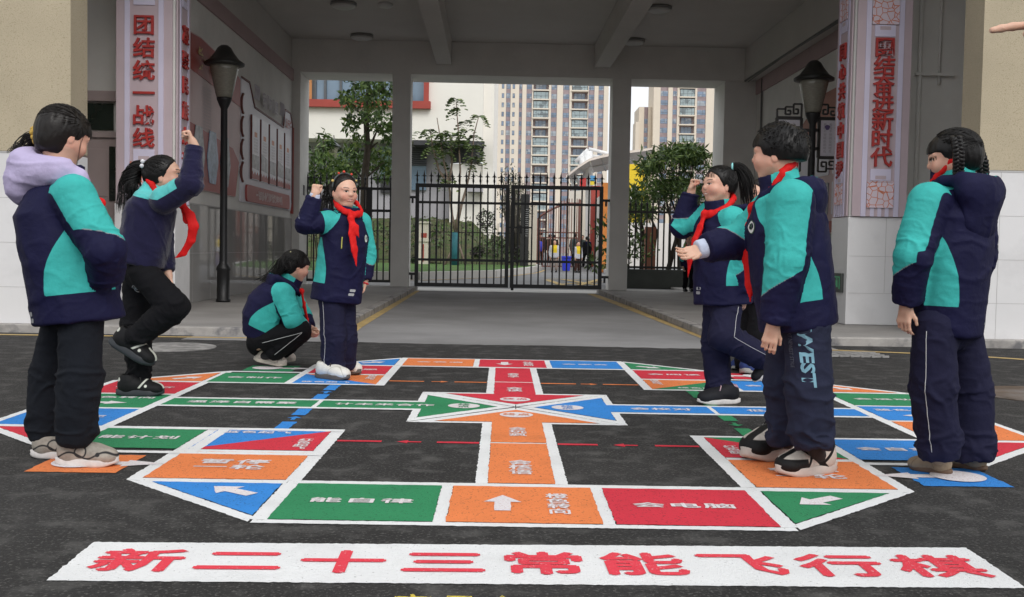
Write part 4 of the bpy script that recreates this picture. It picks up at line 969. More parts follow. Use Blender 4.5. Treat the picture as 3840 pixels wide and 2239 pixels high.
# ------------------------------------------------------------------ apartment towers
M_beige = mat('tower beige', (0.74, 0.66, 0.55), 0.85, 0.03, 0.3)
M_brick = mat('tower brown brick', (0.33, 0.26, 0.265), 0.9, 0.15, 0.8)
M_wing = mat('tower window', (0.17, 0.23, 0.32), 0.15, 0.3, 0.25, spec=0.8, second=(0.42, 0.45, 0.47), sscale=0.35, sthr=(0.53, 0.58), sfac=.75)
M_balc = mat('glazed balcony', (0.33, 0.41, 0.42), 0.15, 0.25, 0.3, spec=0.7, second=(0.10, 0.12, 0.13), sscale=0.3, sthr=(0.52, 0.56), sfac=.8)
M_opal2 = mat('deep loggia', (0.16, 0.17, 0.18), .7, .3)
def tower(label, Y, x0, x1, base, topz, cols, fh, z0, depth=14, group='beige apartment towers behind the school'):
    """cols: (kind, xa, xb) kind 'b' brown window strip, 'n' narrow window, 'l' balcony"""
    e = empty('apartment_tower', (x0, Y, 0), label, 'apartment tower', group)
    wall = MB()
    # beige piers between recessed strips
    edges = sorted([(a, b) for k, a, b in cols if k in 'bl'])
    cur = x0
    for a, b in edges:
        wall.box(cur, a, Y, Y + depth, 0, topz); cur = b
    wall.box(cur, x1, Y, Y + depth, 0, topz)
    wall.build('wall', M_beige, e)
    nf = int((topz - z0) / fh)
    k_, a_, b_ = None, None, None
    br = MB()
    for k, a, b in cols:
        if k == 'b': br.box(a, b, Y + .35, Y + 2, 0, topz)
        if k == 'l': br.box(a, b, Y + 1.7, Y + 2.2, 0, topz)
    br.build('recess', M_brick, e)
    win = MB(); bal = MB(); sl = MB(); frm = MB(); rail = MB()
    for f in range(nf):
        z = z0 + f * fh
        for ci, (k, a, b) in enumerate(cols):
            if k == 'b':
                win.box(a + .12, b - .12, Y + .28, Y + .345, z + .35, z + fh - 1.05)
                mx = a + (b - a) * (.33 if (f + ci) % 2 else .62)
                frm.box(mx - .04, mx + .04, Y + .24, Y + .279, z + .35, z + fh - 1.05)
                frm.box(a + .1, b - .1, Y + .24, Y + .279, z + .9, z + .97)
            elif k == 'n':
                frm.box(a - .08, b + .08, Y - .02, Y - .001, z + .3, z + fh - 1.1)
                win.box(a, b, Y - .05, Y - .021, z + .4, z + fh - 1.2)
            else:
                sl.box(a - .15, b + .15, Y - .45, Y + 1.7, z - .18, z + .22)
                if (f * 7 + ci * 3) % 5 in (0, 1, 3):
                    bal.box(a + .1, b - .1, Y - .05, Y + .02, z + .22, z + fh - .5)
                    for t in (.0, .2, .5, .8, 1): frm.box(a + .1 + (b - a - .28) * t, a + .18 + (b - a - .28) * t, Y - .1, Y - .051, z + .22, z + fh - .5)
                    frm.box(a + .1, b - .1, Y - .1, Y - .051, z + 1.1, z + 1.18)
                else:
                    win.box(a + .7, b - .7, Y + 1.6, Y + 1.69, z + .3, z + fh - .6)
                    for t in (.0, .33, .66, 1): frm.box(a + .7 + (b - a - 1.5) * t, a + .8 + (b - a - 1.5) * t, Y + 1.5, Y + 1.59, z + .3, z + fh - .6)
                    rail.box(a + .05, b - .05, Y - .35, Y - .3, z + 1.12, z + 1.2)
                    for t in np.linspace(0, 1, 12): rail.box(a + .05 + (b - a - .15) * t, a + .10 + (b - a - .15) * t, Y - .34, Y - .31, z + .22, z + 1.12)
    win.build('window_panes', M_wing, e, kind='stuff'); 
    if bal.v: bal.build('balcony_glazing', M_balc, e, kind='stuff')
    if sl.v: sl.build('balcony_slabs', M_beige, e, kind='stuff')
    frm.build('window_frames', M_alu, e, kind='stuff')
    if rail.v: rail.build('balcony_rails', M_alu, e, kind='stuff')
    return e
Y1 = 330.0
cx = lambda c: at(1193.9 + c * .1786, 300, Y1).x
def cz(c): return at(1350, 209.9 + c * .1786, Y1).z
cols1 = [('n', cx(108), cx(135)), ('n', cx(224), cx(250)), ('b', cx(280), cx(342)), ('n', cx(372), cx(398)), ('b', cx(458), cx(503)), ('b', cx(560), cx(636)), ('l', cx(655), cx(868)), ('b', cx(900), cx(982)),
         ('b', cx(1063), cx(1152)), ('l', cx(1185), cx(1405)), ('b', cx(1415), cx(1495)), ('b', cx(1550), cx(1625))]
fh1 = (cz(205) - cz(1099)) / 7.0 * 1.0
tower('broad beige apartment tower with brown window strips and two balcony stacks', Y1, cx(60), cx(1690), 0, 98, cols1, fh1, cz(1220) % fh1)
cx2 = lambda c: at(1521.9 + c * .2233, 300, Y1 + 20).x
cols2 = [('b', cx2(455), cx2(540)), ('b', cx2(590), cx2(640)), ('l', cx2(668), cx2(835)), ('b', cx2(858), cx2(958))]
fh2 = 100 * .2233 * (Y1 + 20) / 2614
tower('beige apartment tower with brown strips seen through the right opening', Y1 + 20, cx2(380), cx2(1100), 0, 100, cols2, fh2, (at(1650, 209.9 + 230 * .2233, Y1 + 20).z) % fh2)
cols3 = [('b', cx2(295), cx2(340))]
tower('distant narrow beige tower left of the right hand tower', Y1 + 24, cx2(238), cx2(378), 0, at(1590, 263, Y1 + 24).z, cols3, fh2, 1)
MB().box(cx2(195), cx2(237), Y1 + 22, Y1 + 30, 0, at(1575, 300, Y1 + 22).z).build('apartment_tower', M_beige, label='pale lower end of a distant tower at the edge of the sky', cat='apartment tower', group='beige apartment towers behind the school')

# ------------------------------------------------------------------ sports canopy, yellow block, side walls
CY = 95.0
M_membrane = mat('white membrane', (0.62, 0.55, 0.50), .6, .06, .5)
M_wsteel = mat('white steel', (0.75, 0.75, 0.75), .5)
e = empty('membrane_canopy', tuple(at(1500, 600, CY)), 'white membrane canopy on steel masts over the sports stand', 'canopy')
cp = lambda px, py, y=CY: at(px, py, y)
m = MB()
up = [(1393, 437), (1425, 412), (1450, 396), (1480, 388), (1510, 382), (1545, 377), (1606, 369)]
lo = [(1394, 442), (1432, 424), (1460, 424), (1490, 420), (1520, 413), (1552, 405), (1607, 374)]
n = len(up); vs = [cp(*p, CY - 6) for p in up] + [cp(*p, CY + 8) for p in lo] + [cp(p[0], p[1] - 6, CY - 6) for p in up]
m.add(vs, [(i, i + 1, n + i + 1, n + i) for i in range(n - 1)] + [(i, i + 1, 2 * n + i + 1, 2 * n + i) for i in range(n - 1)], 0, True)
m.build('membrane', M_membrane, e)
m = MB(); m.tube([cp(1446, 372), cp(1446, 450), cp(1446, 640)], .45, 8); m.tube([cp(1416, 398), cp(1446, 368)], .18, 6); m.tube([cp(1448, 366), cp(1520, 384)], .16, 6); m.tube([cp(1448, 382), cp(1500, 390)], .14, 6)
m.tube([cp(1434, 384), cp(1434, 420)], .35, 8); m.tube([cp(1412, 424), cp(1430, 470)], .12, 6); m.tube([cp(1408, 428), cp(1412, 500)], .15, 6)
m.build('mast', M_wsteel, e)
m = MB()
for t in np.linspace(.1, .95, 9):
    i = min(n - 2, int(t * (n - 1))); a = cp(*up[i], CY - 5.9); b = cp(*lo[i], CY + 7.8); m.tube([a, b], .08, 4)
m.tube([cp(1425, 418, CY), cp(1520, 400, CY), cp(1560, 392, CY)], .09, 4); m.build('truss', M_wsteel, e)
M_yel2 = mat('yellow wall', (0.78, 0.56, 0.03), .8, .04, .5)
YY = 80.0
yb = MB().box(at(1540, 500, YY).x, at(1586, 500, YY).x, YY, YY + 8, 0, at(1560, 404, YY).z).build('yellow_block', M_yel2, label='bright yellow wall with white outlines behind the right gate pillar', cat='building')
m = MB(); q = lambda px, py: at(px, py, YY - .1)
for a, b in (((1554, 462), (1566, 458)), ((1566, 458), (1566, 478)), ((1554, 462), (1554, 470)), ((1554, 470), (1561, 470)), ((1561, 470), (1561, 486)), ((1552, 484), (1560, 484)), ((1552, 484), (1552, 494)), ((1552, 494), (1560, 494)), ((1560, 484), (1560, 494))):
    m.bar(q(*a), q(*b), .12, .12, up=(0, 1, 0))
m.build('outline', P_white, yb)
# white side wall with red and orange pillars along the street
M_sw = mat('white side wall', (0.68, 0.65, 0.62), .85, .04, .5)
sw = MB(); a0, a1 = at(1438, 640, 78), at(1496, 640, 44)
sw.add([(a0.x, 78, 0), (a1.x, 44, 0), (a1.x, 44, at(1494, 462, 44).z), (a0.x, 78, at(1438, 510, 78).z), (a0.x + .5, 78, 0), (a1.x + .5, 44, 0), (a1.x + .5, 44, at(1494, 462, 44).z), (a0.x + .5, 78, at(1438, 510, 78).z)],
       [(0, 1, 2, 3), (7, 6, 5, 4), (3, 2, 6, 7), (0, 4, 5, 1), (1, 5, 6, 2), (0, 3, 7, 4)])
sw.build('side_wall', M_sw, label='white side wall rising along the right of the street beyond the gate', cat='wall')
MB().bar((at(1469, 600, 58).x - .15, 58, 0), (at(1469, 600, 58).x - .15, 58, at(1469, 458, 58).z), .5).build('red_pillar', M_redp, label='red pillar on the white side wall', cat='pillar')
MB().bar((at(1487, 600, 43).x, 43, 0), (at(1487, 600, 43).x, 43, at(1487, 450, 43).z), .28).build('orange_pillar', mat('orange wall paint', (.62, .22, .05), .8), label='orange pillar next to the right gate hinge', cat='pillar')
m = MB(); m.add([cp(1400, 470, 88), cp(1440, 468, 88), cp(1440, 600, 88), cp(1400, 640, 88), cp(1400, 470, 89), cp(1440, 468, 89), cp(1440, 600, 89), cp(1400, 640, 89)], [(0, 1, 2, 3), (7, 6, 5, 4), (0, 4, 5, 1), (1, 5, 6, 2), (2, 6, 7, 3), (3, 7, 4, 0)])
m.build('far_wall', M_sw, label='pale wall under the membrane canopy', cat='wall')
for px0, px1, py0, py1, c, lab in ((1426, 1442, 438, 462, (.5, .04, .04), 'red banner under the canopy'), (1452, 1464, 432, 446, (.08, .3, .6), 'blue banner under the canopy'), (1452, 1462, 444, 455, (.75, .6, .05), 'yellow banner under the canopy')):
    a = cp(px0, py1, 85); b = cp(px1, py0, 85); MB().box(a.x, b.x, 85, 85.1, a.z, b.z).build('stand_banner', mat('ban' + lab[:4], c, .6), label=lab, cat='banner')
m = MB(); rx0 = at(1492, 640, 42).x
m.prism([(at(1445, 600, 75).x, 75), (at(1492, 640, 40).x, 40), (at(1530, 640, 40).x, 40), (at(1500, 600, 75).x, 75)], -.1, .16)
m.build('street_pavement', M_conc, kind='structure')
# street markings: yellow box junction
m = MB()
for a, b in (((1345, 688), (1385, 702)), ((1345, 686), (1475, 690)), ((1370, 700), (1480, 694)), ((1385, 688), (1470, 702)), ((1425, 702), (1475, 688))):
    p, q_ = onz(*a), onz(*b); d = (q_ - p).normalized(); nn = Vector((-d.y, d.x, 0)) * .09
    m.sheet([p + nn, p - nn, q_ - nn, q_ + nn], 0.004 + .002 * len(m.f))
p, q_ = onz(1050, 698), onz(1320, 673)
m.build('road_marking', P_kyellow, kind='structure')
ribbon([(-6.5, 27.3), (-2.4, 28.3), (-.3, 33), (.9, 40), (1.4, 46)], .12, .004, P_kyellow, 'road_line', kind='structure')
# trees behind the parapet fence on the right
RY = 29.0
for px, py, w, h, lab, k in [(1655, 425, 70, 62, 'large drooping tree with narrow leaves behind the parapet fence', 20), (1575, 480, 32, 50, 'light green bamboo left of the large drooping tree behind the parapet fence', 9), (1745, 470, 46, 90, 'dark leafy tree at the right jamb behind the raised fist of the smiling girl', 14)]:
    c = at(px, py, RY); s = RY / 2614
    e = empty('bamboo_tree', (c.x, RY, 0), lab, 'tree')
    t = MB()
    for j in range(5): t.tube([(c.x + random.uniform(-.4, .4), RY, 0), (c.x + random.uniform(-.5, .5), RY, c.z * .6), (c.x + random.uniform(-w, w) * s * .7, RY + random.uniform(-.4, .4), c.z + h * s * .5)], [.05, .035, .012], 5)
    t.build('trunk', M_bark, e)
    m = MB()
    for j in range(k):
        cc = (c.x + random.uniform(-w, w) * s * .85, RY + random.uniform(-1, 1), c.z + random.uniform(-h, h) * s * .9 - abs(random.gauss(0, .2)))
        leaves(m, cc, (.42, .5, .34), 110, .20, .022, .5, shell=.1)
    if w > 60:
        for j in range(16):
            u = random.uniform(-1, 1); cc = (c.x + u * w * s * .95, RY + random.uniform(-.8, .8), c.z + (0.95 - .7 * max(0, -u)) * h * s * random.uniform(.4, 1)); leaves(m, cc, (.36, .4, .26), 110, .20, .022, .5, shell=.1)
    m.build('crown', LEAVES, e)
m = MB()
for j in range(14): leaves(m, (at(1680, 600, 26.5).x + random.uniform(-2.2, 2.4), 26.4 + random.uniform(-.3, .3), random.uniform(.6, 1.9)), (.4, .35, .4), 90, .16, .03, .3)
m.build('hedge', LEAVES, label='dark hedge behind the parapet fence at the far right', cat='hedge')
MB().box(at(1586, 600, 27.5).x, at(1612, 600, 27.5).x, 27.4, 27.6, 0, at(0, 530, 27.5).z).build('red_wall_strip', mat('brick red', (.28, .11, .07), .8), label='brick red wall strip seen through the parapet fence', cat='wall')
MB().box(at(1545, 600, 60).x, at(1760, 600, 60).x, 60, 61, 0, at(0, 520, 60).z).build('white_back_wall', M_sw, label='white wall far behind the parapet fence', cat='wall')
# ------------------------------------------------------------------ people: implicit surfaces meshed with surface nets
def V(*a): return np.array(a if len(a) > 1 else a[0], float)
def nrm(v): v = V(v); return v / (np.linalg.norm(v) + 1e-12)
def _hash(ix, iy, iz, seed):
    h = (ix * 374761393 + iy * 668265263 + iz * 2147483647 + seed * 144665) & 0x7fffffff
    h = ((h ^ (h >> 13)) * 1274126177) & 0x7fffffff
    return ((h ^ (h >> 16)) & 0xffff) / 65535.0
def vnoise(P, seed=0):
    """value noise, -1..1"""
    I = np.floor(P).astype(np.int64); f = P - I; f = f * f * (3 - 2 * f); r = 0
    for dx in (0, 1):
        for dy in (0, 1):
            for dz in (0, 1):
                w = (f[:, 0] if dx else 1 - f[:, 0]) * (f[:, 1] if dy else 1 - f[:, 1]) * (f[:, 2] if dz else 1 - f[:, 2])
                r = r + w * _hash(I[:, 0] + dx, I[:, 1] + dy, I[:, 2] + dz, seed)
    return r * 2 - 1
def folds(Q, seed):
    """cloth folds: broad swell plus narrow creases along the level lines of warped noise"""
    W = Q + 0.40 * np.stack([vnoise(Q * 0.8, seed + 5), vnoise(Q * 0.8, seed + 6), vnoise(Q * 0.8, seed + 7)], 1)
    n = vnoise(W * .75, seed); m = vnoise(W * 1.6, seed + 1)
    return 0.55 * vnoise(W * .5, seed + 2) + 0.75 * np.exp(-(n / .16) ** 2) + .35 * np.exp(-(m / .2) ** 2) - .35
class Field:
    def __init__(self): self.p = []
    def add(self, fn, c, r, k=0.02, op='u'): self.p.append((fn, V(c), r, k, op)); return self
    def rc(self, a, b, ra, rb, k=0.02, op='u', flat=None):
        a, b = V(a), V(b); ab = b - a; L2 = max(ab @ ab, 1e-12)
        def fn(P):
            t = np.clip(((P - a) @ ab) / L2, 0, 1); v = P - a - t[:, None] * ab
            if flat is not None:
                n, s = flat; v = v + np.outer((v @ n) * (1 / s - 1), n)
                return (np.linalg.norm(v, axis=1) - (ra + (rb - ra) * t)) * (0.5 + 0.5 * s)
            return np.linalg.norm(v, axis=1) - (ra + (rb - ra) * t)
        return self.add(fn, (a + b) / 2, math.sqrt(L2) / 2 + max(ra, rb), k, op)
    def chain(self, pts, rs, k=0.02, op='u', flat=None, kk=0.008, cut=None):
        """tapered polyline tube as one shape; cut = flat end at the last point (overshoot in metres)"""
        pts = [V(p) for p in pts]; segs = list(zip(pts[:-1], pts[1:], rs[:-1], rs[1:]))
        ed = nrm(pts[-1] - pts[-2])
        def fn(P):
            d = None
            for a, b, ra, rb in segs:
                ab = b - a; t = np.clip(((P - a) @ ab) / max(ab @ ab, 1e-12), 0, 1); v = P - a - t[:, None] * ab
                if flat is not None:
                    n, q = flat; v = v + np.outer((v @ n) * (1 / q - 1), n); e = (np.linalg.norm(v, axis=1) - (ra + (rb - ra) * t)) * (.5 + .5 * q)
                else: e = np.linalg.norm(v, axis=1) - (ra + (rb - ra) * t)
                if d is None: d = e
                else: h = np.maximum(kk - np.abs(d - e), 0) / kk; d = np.minimum(d, e) - h * h * kk * .25
            if cut is not None:
                z = (P - pts[-1]) @ ed - cut; near = np.linalg.norm(P - pts[-1], axis=1) < rs[-1] * 2.2
                h = np.maximum(.008 - np.abs(d - z), 0) / .008; d = np.where(near, np.maximum(d, z) + h * h * .002, d)
            return d
        A = np.array(pts); c = (A.min(0) + A.max(0)) / 2
        return self.add(fn, c, np.linalg.norm(A - c, axis=1).max() + max(rs), k, op)
    def ell(self, c, R, M=None, k=0.02, op='u'):
        c, R = V(c), V(R); M = np.eye(3) if M is None else M      # rows of M: local axes
        def fn(P):
            q = (P - c) @ M.T; k0 = np.linalg.norm(q / R, axis=1); k1 = np.linalg.norm(q / (R * R), axis=1) + 1e-9
            return k0 * (k0 - 1) / k1
        return self.add(fn, c, R.max(), k, op)
    def loft(self, st, S, Fd, k=0.03, op='u', pw=2.4, cap=0.012):
        """stations (centre, half width, half depth) from bottom to top"""
        C = np.array([s[0] for s in st], float); A = C[-1] - C[0]; L = np.linalg.norm(A); A = A / L
        ts = ((C - C[0]) @ A) / L; w = np.array([s[1] for s in st]); d = np.array([s[2] for s in st])
        S = V(S) - A * (V(S) @ A); S = nrm(S); Fv = nrm(np.cross(A, S)); Fv = Fv if Fv @ V(Fd) > 0 else -Fv
        def fn(P):
            t = ((P - C[0]) @ A) / L; tc = np.clip(t, 0, 1)
            cx = np.stack([np.interp(tc, ts, C[:, i]) for i in range(3)], 1)
            q = P - cx; x = np.abs(q @ S); y = np.abs(q @ Fv); ww = np.interp(tc, ts, w); dd = np.interp(tc, ts, d)
            r = ((x / ww) ** pw + (y / dd) ** pw + 1e-9) ** (1 / pw)
            e = (r - 1) * np.minimum(ww, dd) * (1.0)
            z = np.maximum(-t, t - 1) * L
            return np.maximum(e, z) if cap == 0 else np.where((e > -cap) & (z > -cap), np.hypot(np.maximum(e + cap, 0), np.maximum(z + cap, 0)) - cap, np.maximum(e, z))
        return self.add(fn, C.mean(0), L / 2 + max(w.max(), d.max()) + .02, k, op)
    def val(self, P, sel=None):
        d = np.full(len(P), 1.0)
        for i, (fn, c, r, k, op) in enumerate(self.p):
            if sel is not None and not sel[i]: continue
            e = fn(P)
            if op == 'u':
                h = np.maximum(k - np.abs(d - e), 0) / k; d = np.minimum(d, e) - h * h * k * 0.25
            else:
                e = -e; h = np.maximum(k - np.abs(d - e), 0) / k; d = np.maximum(d, e) + h * h * k * 0.25
        return d
    def mesh(self, h, smooth=2, B=12):
        cs = np.array([p[1] for p in self.p]); rs = np.array([p[2] for p in self.p]); un = np.array([p[4] == 'u' for p in self.p])
        lo = (cs - rs[:, None])[un].min(0) - 3 * h; hi = (cs + rs[:, None])[un].max(0) + 3 * h
        n = (np.ceil((hi - lo) / h / B).astype(int)) * B + 1
        F = np.full(n, 1.0, np.float32)
        br = B * h * 0.87
        g = np.stack(np.meshgrid(*[np.arange(B + 1)] * 3, indexing='ij'), -1).reshape(-1, 3) * h
        ks = np.array([p[3] for p in self.p])
        for bi in range(0, n[0] - 1, B):
            for bj in range(0, n[1] - 1, B):
                for bk in range(0, n[2] - 1, B):
                    c = lo + (np.array([bi, bj, bk]) + B / 2) * h
                    dist = np.linalg.norm(cs - c, axis=1)
                    sel = dist < rs + br + ks + 0.01
                    if not (sel & un).any(): continue
                    if self.val(c[None], sel)[0] > br * 1.9 + 0.01: continue
                    F[bi:bi + B + 1, bj:bj + B + 1, bk:bk + B + 1] = self.val(lo + np.array([bi, bj, bk]) * h + g, sel).reshape(B + 1, B + 1, B + 1)
        return surface_nets(F, lo, h, smooth)

def surface_nets(F, lo, h, smooth):
    I = F < 0; nx, ny, nz = F.shape
    cnt = np.zeros((nx - 1, ny - 1, nz - 1), np.int8)
    offs = [(a, b, c) for a in (0, 1) for b in (0, 1) for c in (0, 1)]
    for a, b, c in offs: cnt += I[a:nx - 1 + a, b:ny - 1 + b, c:nz - 1 + c]
    act = np.argwhere((cnt > 0) & (cnt < 8))
    ids = (act[:, 0] * (ny - 1) + act[:, 1]) * (nz - 1) + act[:, 2]
    cv = np.stack([F[act[:, 0] + a, act[:, 1] + b, act[:, 2] + c] for a, b, c in offs], 1)
    of = np.array(offs, float); acc = np.zeros((len(act), 3)); num = np.zeros(len(act))
    for i in range(8):
        for j in range(i + 1, 8):
            if np.abs(of[i] - of[j]).sum() != 1: continue
            m = (cv[:, i] < 0) != (cv[:, j] < 0)
            t = np.where(m, cv[:, i] / np.where(m, cv[:, i] - cv[:, j], 1), 0)
            acc += np.where(m[:, None], of[i] + t[:, None] * (of[j] - of[i]), 0); num += m
    v = lo + (act + acc / num[:, None]) * h
    def cid(a): return np.searchsorted(ids, (a[:, 0] * (ny - 1) + a[:, 1]) * (nz - 1) + a[:, 2])
    fs = []
    for ax in range(3):
        e = np.eye(3, dtype=int)[ax]
        A = I[:nx - e[0], :ny - e[1], :nz - e[2]]; Bm = I[e[0]:, e[1]:, e[2]:]
        w = np.argwhere(A != Bm); u, t = [(1, 2), (2, 0), (0, 1)][ax]
        ok = (w[:, u] > 0) & (w[:, t] > 0) & (w[:, 0] < nx - 1) & (w[:, 1] < ny - 1) & (w[:, 2] < nz - 1); w = w[ok]
        du = np.zeros(3, int); du[u] = 1; dt = np.zeros(3, int); dt[t] = 1
        q = np.stack([cid(w - du - dt), cid(w - dt), cid(w), cid(w - du)], 1)
        flip = ~A[tuple(w.T)]
        q[flip] = q[flip][:, ::-1]; fs.append(q)
    f = np.concatenate(fs)
    for _ in range(smooth): v = relax(v, f, 0.5)
    return v, f
def relax(v, f, lam):
    s = np.zeros_like(v); n = np.zeros(len(v))
    for i in range(4):
        a, b = f[:, i], f[:, (i + 1) % 4]
        for c in range(3):
            s[:, c] += np.bincount(a, v[b, c], len(v)) + np.bincount(b, v[a, c], len(v))
        n += np.bincount(a, minlength=len(v)) + np.bincount(b, minlength=len(v))
    return v + lam * (s / np.maximum(n, 1)[:, None] - v)
def normals(v, f):
    N = np.zeros_like(v); fn = np.cross(v[f[:, 2]] - v[f[:, 0]], v[f[:, 3]] - v[f[:, 1]])
    for i in range(4):
        for c in range(3): N[:, c] += np.bincount(f[:, i], fn[:, c], len(v))
    return N / (np.linalg.norm(N, axis=1)[:, None] + 1e-12)
def mesh_obj(name, v, f, material, parent, attrs=None, **kw):
    me = bpy.data.meshes.new(name); k = f.shape[1]
    me.vertices.add(len(v)); me.vertices.foreach_set('co', v.astype(np.float32).ravel())
    me.loops.add(f.size); me.loops.foreach_set('vertex_index', f.astype(np.int32).ravel())
    me.polygons.add(len(f)); me.polygons.foreach_set('loop_start', np.arange(0, f.size, k, dtype=np.int32))
    me.update(calc_edges=True); me.validate()
    me.polygons.foreach_set('use_smooth', np.ones(len(me.polygons), bool))
    for an, av in (attrs or {}).items():
        a = me.attributes.new(an, 'FLOAT', 'POINT')
        if len(a.data) == len(av): a.data.foreach_set('value', av.astype(np.float32))
    me.materials.append(material)
    o = bpy.data.objects.new(name, me); COL.objects.link(o)
    if parent is not None: setparent(o, parent)
    return tag(o, **kw)

# ------------------------------------------------------------------ cloth, skin and hair materials
def zone_mat(name, cols, rough=0.75, bump=0.0006, bscale=500, var=0.12, sheen=0.0, thr=0.0006, vscale=9, spec=0.2):
    """base colour plus colours switched on where a surface field (metres) is positive: real two-tone panels"""
    m = bpy.data.materials.new(name); m.use_nodes = True; nt = m.node_tree; N = nt.nodes; L = nt.links; p = N['Principled BSDF']
    p.inputs['Roughness'].default_value = rough; p.inputs['Specular IOR Level'].default_value = spec
    if sheen: p.inputs['Sheen Weight'].default_value = sheen; p.inputs['Sheen Roughness'].default_value = 0.4
    tc = N.new('ShaderNodeTexCoord'); n1 = N.new('ShaderNodeTexNoise'); n1.inputs['Scale'].default_value = vscale; n1.inputs['Detail'].default_value = 6; n1.inputs['Roughness'].default_value = .65
    L.new(tc.outputs['Object'], n1.inputs['Vector'])
    vr = N.new('ShaderNodeMapRange'); vr.inputs['From Min'].default_value = .3; vr.inputs['From Max'].default_value = .7; vr.inputs['To Min'].default_value = 1 - var; vr.inputs['To Max'].default_value = 1 + var
    L.new(n1.outputs['Fac'], vr.inputs['Value'])
    col = None
    for i, (an, c) in enumerate(cols):
        if i == 0:
            rgb = N.new('ShaderNodeRGB'); rgb.outputs[0].default_value = (*c, 1); col = rgb.outputs[0]; continue
        a = N.new('ShaderNodeAttribute'); a.attribute_name = an
        r = N.new('ShaderNodeMapRange'); r.inputs['From Min'].default_value = -thr; r.inputs['From Max'].default_value = thr; L.new(a.outputs['Fac'], r.inputs['Value'])
        mx = N.new('ShaderNodeMix'); mx.data_type = 'RGBA'; L.new(r.outputs[0], mx.inputs['Factor']); L.new(col, mx.inputs['A']); mx.inputs['B'].default_value = (*c, 1); col = mx.outputs['Result']
    mu = N.new('ShaderNodeVectorMath'); mu.operation = 'SCALE'; L.new(col, mu.inputs[0]); L.new(vr.outputs[0], mu.inputs['Scale']); L.new(mu.outputs[0], p.inputs['Base Color'])
    n2 = N.new('ShaderNodeTexNoise'); n2.inputs['Scale'].default_value = bscale; n2.inputs['Detail'].default_value = 3; L.new(tc.outputs['Object'], n2.inputs['Vector'])
    n3 = N.new('ShaderNodeTexNoise'); n3.inputs['Scale'].default_value = 28; n3.inputs['Detail'].default_value = 5; L.new(tc.outputs['Object'], n3.inputs['Vector'])
    b = N.new('ShaderNodeBump'); b.inputs['Distance'].default_value = bump; L.new(n2.outputs['Fac'], b.inputs['Height'])
    b2 = N.new('ShaderNodeBump'); b2.inputs['Distance'].default_value = 0.008; b2.inputs['Strength'].default_value = .55; L.new(n3.outputs['Fac'], b2.inputs['Height']); L.new(b.outputs[0], b2.inputs['Normal'])
    L.new(b2.outputs[0], p.inputs['Normal'])
    return m
NAVY = (0.0075, 0.0075, 0.038); TURQ = (0.045, 0.42, 0.39); GREYP = (0.22, 0.24, 0.26)
M_jacket = zone_mat('padded school jacket', [('', NAVY), ('turq', TURQ), ('pipe', GREYP)], 0.72)
M_hood = zone_mat('jacket hood', [('', NAVY), ('turq', TURQ)], 0.75)
M_fleece = zone_mat('fleece jacket', [('', (0.014, 0.013, 0.042)), ('turq', (0.10, 0.50, 0.49))], 0.95, 0.0012, 700, sheen=.25)
M_lilac = zone_mat('lilac hood', [('', (0.48, 0.42, 0.62))], 0.9, 0.0008, 500, var=.05)
M_pnavy = zone_mat('navy trousers', [('', (0.0125, 0.0125, 0.036))], 0.85)
M_pblack = zone_mat('black trousers', [('', (0.005, 0.005, 0.0065))], 0.9)
M_pcharc = zone_mat('charcoal trousers', [('', (0.009, 0.011, 0.016))], 0.9)
M_pgrey = zone_mat('blue grey trousers', [('', (0.019, 0.022, 0.045))], 0.9, var=.2)
M_scarf = zone_mat('red neckerchief', [('', (0.62, 0.010, 0.010))], 0.65, 0.0004, 600, var=.12)
M_white_c = zone_mat('white cuff', [('', (0.55, 0.60, 0.75))], 0.85)
M_piping = mat('white piping', (0.55, 0.55, 0.56), .6)
M_refl = mat('reflective patch', (0.34, 0.35, 0.36), .4)
def skin_mat():
    m = zone_mat('skin', [('', (0.66, 0.405, 0.295)), ('blush', (0.66, 0.32, 0.235)), ('lip', (0.52, 0.19, 0.16)), ('brow', (0.13, 0.085, 0.065)), ('teeth', (0.75, 0.70, 0.62)), ('white', (0.62, 0.56, 0.52)), ('iris', (0.008, 0.006, 0.005))], 0.5, 0.0003, 350, .06, thr=0.0011, spec=.45)
    p = m.node_tree.nodes['Principled BSDF']; p.inputs['Subsurface Weight'].default_value = 0.12; p.inputs['Subsurface Radius'].default_value = (.012, .005, .003); p.inputs['Subsurface Scale'].default_value = .5
    for n in m.node_tree.nodes:
        if n.type == 'BUMP' and n.inputs['Distance'].default_value > .005: n.inputs['Strength'].default_value = 0.05
        if n.type == 'ATTRIBUTE' and n.attribute_name == 'blush':
            mr = n.outputs['Fac'].links[0].to_node; mr.inputs['From Min'].default_value = -.02; mr.inputs['From Max'].default_value = .012
    return m
M_skin = skin_mat()
M_hair = mat('black hair', (0.0065, 0.0055, 0.0055), 0.40, 0.35, 30, bump=0.0008, bscale=120, spec=0.30)
M_hair2 = mat('brown black hair', (0.011, 0.0085, 0.0075), 0.40, 0.35, 30, bump=0.0008, bscale=120, spec=0.30)

